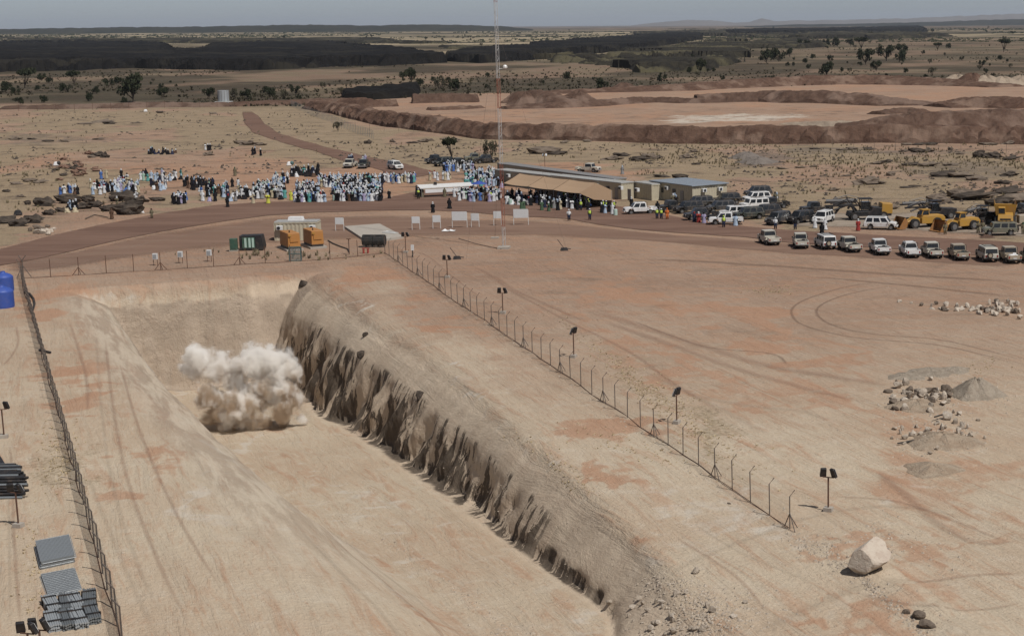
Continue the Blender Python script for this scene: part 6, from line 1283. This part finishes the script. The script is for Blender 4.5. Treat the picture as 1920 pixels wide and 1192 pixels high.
lying('reinforcing_bar', 'dark bent steel bars lying on the lower rubble pile', 'steel bars', [(1683, 835), (1710, 830), (1738, 826), (1745, 822)], .06, m_cable, .1)
lying('reinforcing_bar', 'second dark steel bar across the top of the lower rubble pile', 'steel bars', [(1752, 790), (1765, 786), (1783, 783)], .06, m_cable, .3)
lying('branch', 'fallen bare branch beside the road under the dark ledge', 'branch', [(160, 412), (176, 405), (190, 407), (203, 410)], .09, R_MID, .1)
def scatter_np(n, fx, fy, smin, smax, mat, name, kindmesh='stone', lift=0, props=None, hmul=1.0):
    x = fx; y = fy; X1, Y1 = P0(x, y); Z1 = HZ(X1, Y1); n = len(X1)
    s = rng.uniform(smin, smax, n) ** 1.0; 
    if kindmesh == 'stone':
        base = np.array([[1, 0, 0], [0, 1, 0], [-1, 0, 0], [0, -1, 0], [0, 0, 1], [0, 0, -.6]], float); tri = np.array([[0, 1, 4], [1, 2, 4], [2, 3, 4], [3, 0, 4], [1, 0, 5], [2, 1, 5], [3, 2, 5], [0, 3, 5]])
        V = base[None] * (1 + rng.uniform(-.4, .4, (n, 6, 3))) * np.stack([s, s * rng.uniform(.6, 1, n), s * rng.uniform(.4, .8, n)], -1)[:, None] * .5
    else:
        nb = 7; a = rng.uniform(0, 2 * np.pi, (n, nb)); r_ = rng.uniform(.2, .6, (n, nb)) * s[:, None]; h = s[:, None] * rng.uniform(.6, 1.1, (n, nb)) * hmul; w_ = .13 * s[:, None]
        bx, by = r_ * .25 * np.cos(a), r_ * .25 * np.sin(a); tx, ty = r_ * np.cos(a), r_ * np.sin(a)
        v0 = np.stack([bx - w_ * np.sin(a), by + w_ * np.cos(a), 0 * a - .03], -1); v1 = np.stack([bx + w_ * np.sin(a), by - w_ * np.cos(a), 0 * a - .03], -1); v2 = np.stack([tx, ty, h], -1)
        V = np.stack([v0, v1, v2], 2).reshape(n, nb * 3, 3); tri = np.arange(nb * 3).reshape(-1, 3)
    th = rng.uniform(0, 6.28, n); c, s_ = np.cos(th)[:, None], np.sin(th)[:, None]
    Vx = V[..., 0] * c - V[..., 1] * s_ + X1[:, None]; Vy = V[..., 0] * s_ + V[..., 1] * c + Y1[:, None]; Vz = V[..., 2] + Z1[:, None] + lift
    F = (tri[None] + (np.arange(n) * V.shape[1])[:, None, None]).reshape(-1, 3)
    o = link(name, np_mesh(name, np.stack([Vx, Vy, Vz], -1).reshape(-1, 3), F, [mat], False), kind='stuff')
    for k, v in (props or {}).items(): o[k] = v
    return o
def g2(n, cx, cy, sx, sy, rot=0): a = rng.normal(0, 1, n); b = rng.normal(0, 1, n); c, s_ = math.cos(R(rot)), math.sin(R(rot)); return cx + a * sx * c - b * sy * s_, cy + a * sx * s_ + b * sy * c
def along(n, pts, j): pts = np.array(pts, float); t = rng.uniform(0, len(pts) - 1, n); i = np.minimum(t.astype(int), len(pts) - 2); f = (t - i)[:, None]; q = pts[i] * (1 - f) + pts[i + 1] * f; return q[:, 0] + rng.normal(0, j, n), q[:, 1] + rng.normal(0, j * .6, n)
def cat_(*l): return np.concatenate([a for a, b in l]), np.concatenate([b for a, b in l])
sx_, sy_ = cat_(g2(900, 1290, 1150, 70, 26), along(500, [(1480, 1005), (1560, 1050), (1640, 1110), (1740, 1190)], 13), along(200, [(590, 790), (660, 835), (740, 895), (830, 960), (900, 1025), (1010, 1095), (1100, 1150)], 9), g2(260, 1020, 1120, 70, 22, 30),
               g2(420, 1765, 815, 50, 22), g2(320, 1720, 755, 40, 18), g2(200, 1830, 735, 40, 16), g2(150, 1640, 1010, 60, 20, 10), along(260, [(1210, 1060), (1290, 1095), (1360, 1170)], 14), along(200, [(760, 490), (900, 600), (1100, 745), (1300, 885), (1480, 1000)], 4))
scatter_np(0, sx_, sy_, .07, .28, R_STONE, 'gravel', props=dict(label='loose pale stones along the bank, rubble piles and dirt ridge', category='gravel'))
n_ = 1500; sx_, sy_ = rng.uniform(0, 1920, n_), 520 + 672 * rng.random(n_) ** 1.2
scatter_np(0, sx_, sy_, .05, .18, R_STONE, 'gravel', props=dict(label='small tan stones strewn over the bare ground', category='gravel'))
n_ = 5200; sx_, sy_ = rng.uniform(0, 1920, n_), rng.uniform(208, 385, n_); X1, Y1 = P0(sx_, sy_); k = (fbm(X1 / 12, Y1 / 20, 3, 230) > .52) & ~((sx_ > 600) & (sy_ < 266)) & ((sy_ < 330) | (sx_ > 1250))
scatter_np(0, sx_[k], sy_[k], .25, 1.3, R_DARK, 'gravel', props=dict(label='dark broken stones strewn through the dry grass', category='gravel'))
# ------------------------------------------------------------------ dry grass
def grass_mat(name, a, b):
    n = NB(name); p = n.pos(); f = n.noise(p, .8, 3, .6); n.bsdf(n.mix(n.ramp(f, .35, .65), a, b), .9, 0, None, .1); return n.m
GM1 = grass_mat('dry_straw', (.47, .38, .24, 1), (.38, .30, .19, 1)); GM2 = grass_mat('greyish_straw', (.20, .165, .10, 1), (.12, .10, .062, 1)); GM3 = grass_mat('dark_scrub_grass', (.060, .052, .030, 1), (.035, .032, .020, 1))
def field(n, x0, x1, y0, y1, thr=.45, sc=22):
    x = rng.uniform(x0, x1, n); y = rng.uniform(y0, y1, n); X1, Y1 = P0(x, y); k = (fbm(X1 / sc, Y1 / sc / 1.6, 3, 200) > thr) & (y < np.interp(x, [0, 200, 400, 600, 900, 1100, 1250, 1500, 1700, 1920], [455, 400, 300, 290, 285, 300, 385, 395, 392, 395]))
    tr_ = np.abs(x - np.interp(y, [206, 232, 262, 290, 320], [462, 478, 545, 640, 740])) > 24; k &= tr_ & ~((y > 185) & (y < 268) & (x > 600)); return x[k], y[k]
fx, fy = cat_(field(9000, 0, 1920, 205, 400, .47), field(3500, 1200, 1920, 270, 395, .42), g2(420, 1290, 785, 80, 22, 38), g2(260, 1200, 725, 55, 10, 38), g2(120, 1120, 655, 50, 8, 38), g2(130, 1450, 545, 26, 6), g2(220, 110, 850, 22, 34), g2(60, 60, 1060, 12, 60), g2(20, 1060, 880, 50, 10, 40), g2(90, 1180, 835, 60, 14, 20), g2(150, 620, 478, 60, 5), g2(60, 1830, 688, 25, 10), along(50, [(950, 790), (1050, 870), (1130, 930)], 9))
scatter_np(0, fx, fy, .12, .34, GM1, 'dry_grass', 'grass', hmul=.45, props=dict(label='tufts of pale dry grass over the plain and along the fence', category='grass'))
fx, fy = cat_(field(4200, 0, 1920, 205, 400, .5, 14), field(1600, 1200, 1920, 268, 330, .45, 12), g2(60, 530, 480, 90, 5))
scatter_np(0, fx, fy, .3, .8, GM2, 'dry_grass', 'grass', props=dict(label='taller greyish grass clumps between the rocks', category='grass'))
fx, fy = rng.uniform(0, 1920, 11000), 200 - 125 * rng.random(11000) ** 1.5; k = ~((fx > 590) & (fy > 160) & (fy > 190 - (fx - 600) * .03)); X1, Y1 = P0(fx, fy); k &= fbm(X1 / 90, Y1 / 160, 4, 210) > .46
scatter_np(0, fx[k], fy[k], .8, 2.6, GM3, 'scrub', 'grass', hmul=.5, props=dict(label='low dark scrub over the plain before the lava fields', category='scrub'))
# ------------------------------------------------------------------ trees and bushes
def leaf_mat(name, a, b):
    n = NB(name); p = n.obj(); f = n.noise(p, 2.0, 3, .6); n.bsdf(n.mix(n.ramp(f, .35, .65), a, b), .8, 0, None, .15); return n.m
LF = [leaf_mat('dark_leaves', (.020, .025, .013, 1), (.034, .038, .020, 1)), leaf_mat('grey_leaves', (.085, .078, .05, 1), (.055, .05, .034, 1))]; BARK = paint('thorn_bark', (.05, .038, .028), .9)
def crown(seed, kind):
    r = np.random.default_rng(seed); lobes = []
    for k in range({'bush': 7, 'umbrella': 8, 'round': 9, 'sparse': 7}[kind]):
        a = r.uniform(0, 6.28); q = r.uniform(.15, .75); z = {'bush': r.uniform(.25, .65), 'umbrella': r.uniform(.72, .88), 'round': r.uniform(.4, .85), 'sparse': r.uniform(.45, .9)}[kind]
        lobes.append((q * math.cos(a), q * math.sin(a), z, r.uniform(.28, .45), r.uniform(.10, .17) if kind == 'umbrella' else r.uniform(.2, .32)))
    V = []; n = {'bush': 520, 'umbrella': 560, 'round': 680, 'sparse': 380}[kind]
    for k in range(n):
        lx, ly, lz, lr, lh = lobes[r.integers(len(lobes))]; d = r.normal(0, 1, 3); d /= np.linalg.norm(d); q = r.random() ** .45
        c = np.array([lx + d[0] * lr * q, ly + d[1] * lr * q, max(.06, lz + d[2] * lh * q)]); a = r.normal(0, 1, 3); a /= np.linalg.norm(a); b = np.cross(a, r.normal(0, 1, 3)); b /= np.linalg.norm(b); s = r.uniform(.05, .105)
        V += [c - a * s, c + b * s * .8, c + a * s, c - b * s * .8]
    me = np_mesh('crown', np.array(V), np.arange(len(V)).reshape(-1, 4), [LF[1 if kind == 'sparse' else 0]])
    m = MB(); base = [(0, 0, -.05), (.02, .01, .2)]
    m.tube([(0, 0, -.05), (.01, .0, .15), (.03, .02, .4)], .05, 6, .03)
    for lx, ly, lz, _, _ in lobes: m.tube([(.01, 0, .12), (lx * .5, ly * .5, lz * .6), (lx, ly, lz)], .026, 4, .008)
    return me, m.mesh('trunk', BARK)
CR = {k: [crown(i * 13 + len(k), k) for i in range(3)] for k in ('bush', 'umbrella', 'round', 'sparse')}
trees = []
def tree(x, y, rpx, kind, label, group, asp=1.0):
    p = P(x, y); s = (y - HORY + (x - PPX) * ROLL) / CAMH; r_ = 1.25 * rpx / max(s, .05); cm, tm = random.choice(CR[kind]); o = bpy.data.objects.new('thorn_tree' if kind in ('umbrella', 'round') else 'bush', None); C.objects.link(o)
    o.location = p; o.rotation_euler = (0, 0, random.uniform(0, 6.28)); o.scale = (r_, r_, r_ * 1.7 * asp); tag(o, label, 'tree' if kind in ('umbrella', 'round') else 'bush', group)
    link('crown', cm, o); link('trunk', tm, o); trees.append((o, x)); return o
GT = 'trees on the scrub plain'
tree(848, 303, 17, 'umbrella', 'flat-topped thorn tree above the crowd beside the dark pickups', GT, 1.35); tree(921, 304, 13, 'sparse', 'grey leafless-looking bush at the left end of the cabin row', GT, 1.5); tree(634, 247, 8, 'sparse', 'dark spiky shrub beside the distant mesh fence', GT, 1.0)
L_ = [(250, 192, 25, 'round', 'biggest dark tree on the scrub plain at left'), (10, 173, 13, 'bush', 'dark bush at the left edge of the scrub plain'), (47, 166, 19, 'umbrella', 'wide dark thorn tree second from the left edge'), (78, 152, 8, 'bush', 0), (92, 156, 7, 'bush', 0), (30, 178, 8, 'bush', 0), (70, 170, 6, 'bush', 0), (140, 161, 14, 'umbrella', 0), (124, 174, 10, 'bush', 0),
      (181, 176, 8, 'bush', 0), (203, 166, 9, 'round', 0), (223, 158, 9, 'bush', 0), (302, 165, 5, 'bush', 0), (320, 156, 3, 'bush', 0), (306, 185, 10, 'round', 0), (330, 163, 3, 'bush', 0), (392, 186, 10, 'round', 'round bush directly left of the distant grey tank'), (441, 186, 9, 'sparse', 0), (463, 190, 10, 'round', 'round tree right of the distant grey tank'), (506, 186, 11, 'round', 0), (532, 186, 8, 'sparse', 0),
      (555, 178, 8, 'round', 0), (562, 188, 5, 'bush', 0), (165, 190, 11, 'bush', 0), (38, 196, 8, 'bush', 0), (82, 193, 8, 'bush', 0), (232, 194, 7, 'bush', 0), (756, 150, 7, 'round', 0), (772, 156, 13, 'round', 'dark round tree above the small lava heap'), (787, 161, 8, 'bush', 0), (811, 153, 6, 'bush', 0), (842, 153, 5, 'bush', 0), (823, 171, 12, 'sparse', 0), (856, 171, 15, 'bush', 'low dark bush left of the mast on the scrub'),
      (703, 172, 6, 'sparse', 0), (915, 147, 5, 'round', 0), (914, 167, 5, 'bush', 0), (1064, 150, 9, 'bush', 0), (1132, 172, 14, 'bush', 'low dark bush on the rim behind the quarry'), (1240, 155, 9, 'bush', 0), (1313, 137, 12, 'round', 0), (1292, 136, 6, 'bush', 0), (1355, 150, 5, 'bush', 0), (1413, 155, 5, 'bush', 0), (1443, 149, 4, 'bush', 0), (1335, 162, 5, 'bush', 0), (1550, 147, 14, 'round', 'big dark tree behind the middle of the quarry rim'),
      (1577, 135, 5, 'bush', 0), (1643, 134, 9, 'round', 0), (1623, 122, 14, 'round', 'dark round tree left of the tallest pair at right'), (1662, 115, 14, 'round', 'tallest dark tree of the clump at right, left one'), (1686, 118, 13, 'bush', 'dark spreading tree of the clump at right, right one'), (1690, 104, 10, 'round', 0), (1615, 94, 11, 'umbrella', 0), (1595, 87, 8, 'bush', 0), (1570, 88, 10, 'bush', 0), (1550, 87, 7, 'bush', 0), (1497, 88, 9, 'bush', 0), (1513, 88, 8, 'bush', 0),
      (1460, 116, 14, 'bush', 0), (1481, 108, 8, 'round', 0), (1437, 120, 12, 'round', 0), (1508, 119, 6, 'bush', 0), (1523, 111, 6, 'bush', 0), (1556, 117, 6, 'round', 0), (1730, 102, 4, 'bush', 0), (1758, 96, 7, 'umbrella', 0), (1780, 92, 7, 'bush', 0), (1882, 98, 12, 'umbrella', 0), (1842, 126, 6, 'round', 0), (1873, 113, 6, 'bush', 0), (1890, 117, 4, 'bush', 0), (1737, 149, 6, 'bush', 0), (1748, 143, 7, 'sparse', 0), (1862, 146, 4, 'sparse', 0),
      (1919, 151, 7, 'bush', 0), (1648, 156, 6, 'bush', 0), (1578, 132, 3, 'bush', 0), (545, 165, 4, 'bush', 0), (605, 168, 6, 'sparse', 0), (640, 178, 6, 'sparse', 0)]
for x, y, r_, k, l in L_:
    wh = 'on the scrub at far left' if x < 240 else 'near the distant grey tank' if x < 600 else 'on the scrub left of the mast' if x < 930 else 'on the scrub right of the mast' if x < 1430 else 'on the plain above the quarry' if x < 1700 else 'on the plain at far right'; tree(x, y, r_, k, l or f'{"round dark" if k == "round" else ("flat-topped" if k == "umbrella" else ("thin greyish" if k == "sparse" else "low dark"))} {"tree" if k in ("round", "umbrella") else "bush"} {wh}', GT)
def rnd(n, x0, x1, y0, y1, r0, r1, w_):
    for _ in range(n):
        x = random.uniform(x0, x1); y = random.uniform(y0, y1); k = random.choice(['bush', 'bush', 'round', 'sparse']); tree(x, y, random.uniform(r0, r1) * (.5 + .5 * (y - y0) / (y1 - y0)), k, f'small {"round" if k == "round" else ("greyish" if k == "sparse" else "dark")} {"tree" if k == "round" else "bush"} {w_}', 'small bushes ' + w_)
rnd(26, 0, 600, 140, 200, 2.5, 5, 'scattered over the scrub at left'); rnd(20, 640, 1280, 128, 172, 2.5, 5, 'scattered beyond the quarry in the middle'); rnd(66, 1290, 1920, 80, 152, 2.5, 6, 'scattered over the plain at right')
rnd(34, 0, 900, 66, 78, 2, 4, 'far away on the pale strip at left'); rnd(30, 640, 1300, 58, 90, 1.5, 3.5, 'far away on the pale plain in the middle'); rnd(30, 1300, 1920, 52, 78, 2, 4.5, 'far away below the mountains at right')
single_out(trees, lambda r: r[0]['label'], lambda r, l: r[0].__setitem__('label', l), lambda r: r[1], 10)
V = []; rr = np.random.default_rng(5)                   # far-off thorn scrub no one could count
fx = rr.uniform(0, 1920, 5200); fy = 53 + 28 * rr.random(5200) ** 1.3; k = (fx > 1250) | (fy > 60); X1, Y1 = P0(fx[k], fy[k] - (fx[k] - 1415) * 0 ); d = Y1 / 3000.0; q = (fbm(X1 / 400, Y1 / 900, 3, 300) > .45) & (Y1 < 12000); X1, Y1, d = X1[q], Y1[q], d[q]
n = len(X1); nb = 5; h = rr.uniform(1.2, 3.4, (n, nb)) * np.clip(d, .8, 2)[:, None] * .7; ox = rr.normal(0, 1.6, (n, nb)) * d[:, None]; oy = rr.normal(0, 1.6, (n, nb)) * d[:, None]; Zb = relief(X1, Y1)[:, None] + 0 * h
cx, cy = X1[:, None] + ox, Y1[:, None] + oy; w_ = h * .9
quad = np.stack([np.stack([cx - w_, cy, Zb - .3], -1), np.stack([cx, cy - w_, Zb - .3], -1), np.stack([cx + w_, cy, Zb - .3], -1), np.stack([cx, cy + w_, Zb - .3], -1), np.stack([cx + w_ * .2, cy, Zb + h], -1)], 2).reshape(-1, 5, 3)
F = (np.array([[0, 1, 4], [1, 2, 4], [2, 3, 4], [3, 0, 4]])[None] + (np.arange(len(quad)) * 5)[:, None, None]).reshape(-1, 3)
o = link('distant_scrub', np_mesh('distant_scrub', quad.reshape(-1, 3), F, [LF[0]]), kind='stuff'); o['label'] = 'far-off dark thorn scrub fading towards the horizon'; o['category'] = 'scrub'
# ------------------------------------------------------------------ dust cloud of the blast
base = P(480, 806); s = base.y / FPX
lob = [(376, 756, 17), (404, 748, 24), (350, 694, 15), (556, 752, 19), (558, 705, 14), (392, 792, 16), (414, 806, 13), (562, 792, 11), (372, 668, 24), (408, 690, 30), (436, 722, 32), (478, 678, 32), (514, 686, 34), (538, 694, 24), (458, 758, 34), (500, 738, 38), (542, 734, 26), (430, 782, 24), (468, 794, 22), (540, 772, 22), (530, 796, 16), (396, 738, 20), (364, 702, 16), (500, 790, 16), (400, 772, 18)]
LB = [((x - 480) * s, random.uniform(-1.3, 1.3) + (806 - y) * s * .15, (806 - y) * s + .2, r_ * s * 1.12) for x, y, r_ in lob]
n = NB('dust_cloud'); p = n.obj()
wv = n.n('ShaderNodeTexNoise'); n.l(p, wv.inputs['Vector']); wv.inputs['Scale'].default_value = .45; wv.inputs['Detail'].default_value = 3
vs_ = n.n('ShaderNodeVectorMath', operation='SUBTRACT'); n.l(wv.outputs['Color'], vs_.inputs[0]); vs_.inputs[1].default_value = (.5, .5, .5)
vm = n.n('ShaderNodeVectorMath', operation='MULTIPLY_ADD'); n.l(vs_.outputs[0], vm.inputs[0]); vm.inputs[1].default_value = (1.8, 1.8, 1.8); n.l(p, vm.inputs[2]); pw = vm.outputs[0]
acc = None
for cx, cy, cz, r_ in LB:
    d_ = n.n('ShaderNodeVectorMath', operation='DISTANCE'); n.l(pw, d_.inputs[0]); d_.inputs[1].default_value = (cx, cy, cz); v = n.math('SUBTRACT', 1.0, n.math('MULTIPLY', d_.outputs['Value'], 1 / r_)); acc = v if acc is None else n.math('SMOOTH_MAX', acc, v, .15)
vo = n.n('ShaderNodeTexVoronoi', feature='SMOOTH_F1'); n.l(pw, vo.inputs['Vector']); vo.inputs['Scale'].default_value = .75; vo.inputs['Smoothness'].default_value = .4
bil = n.math('SUBTRACT', .5, vo.outputs['Distance']); fn = n.noise(pw, 1.3, 5, .62)
sh = n.math('ADD', acc, n.math('ADD', n.math('MULTIPLY', bil, .55), n.math('MULTIPLY', n.math('SUBTRACT', fn, .5), 1.7)))
den = n.math('MULTIPLY', n.ramp(sh, .08, .46), 2.4)
den = n.math('ADD', den, n.math('MULTIPLY', n.ramp(sh, -.25, .3), .10))
sp_ = n.n('ShaderNodeSeparateXYZ'); n.l(p, sp_.inputs[0])
dirt = n.math('MULTIPLY', n.ramp(n.noise(n.map(p, (.55, .55, .25)), 1, 4, .6), .44, .54), n.ramp(sp_.outputs[2], 8.2, 3.0))
colr = n.mix(dirt, (.985, .97, .94, 1), (.56, .45, .335, 1))
pv = n.n('ShaderNodeVolumePrincipled'); n.setv(pv.inputs['Color'], colr); n.setv(pv.inputs['Density'], den); pv.inputs['Anisotropy'].default_value = 0; n.l(pv.outputs[0], n.out.inputs['Volume'])
bm = bmesh.new(); bmesh.ops.create_icosphere(bm, subdivisions=3, radius=1)
xs = [a[0] for a in LB]; zs = [a[2] for a in LB]
for v in bm.verts: v.co = Vector(((min(xs) + max(xs)) / 2 + v.co.x * ((max(xs) - min(xs)) / 2 + 3.4), v.co.y * 4.4 + .8, (min(zs) + max(zs)) / 2 + v.co.z * ((max(zs) - min(zs)) / 2 + 3.6)))
me = bpy.data.meshes.new('dust_cloud'); bm.to_mesh(me); bm.free(); me.materials.append(n.m); o = link('dust_cloud', me, kind='stuff'); o.location = base; o['label'] = 'billowing white and brown dust cloud of a blast on the pit floor'; o['category'] = 'dust cloud'
# ------------------------------------------------------------------ air
n = NB('haze'); pv = n.n('ShaderNodeVolumePrincipled'); pv.inputs['Color'].default_value = (.72, .83, 1.0, 1); pv.inputs['Density'].default_value = 2.0e-5; pv.inputs['Anisotropy'].default_value = .2; n.l(pv.outputs[0], n.out.inputs['Volume'])
m = MB(); m.box((0, 24000, 118), (52000, 52600, 320)); o = m.build('haze', n.m, kind='stuff'); o['label'] = 'thin pale haze over the far plain'; o['category'] = 'haze'
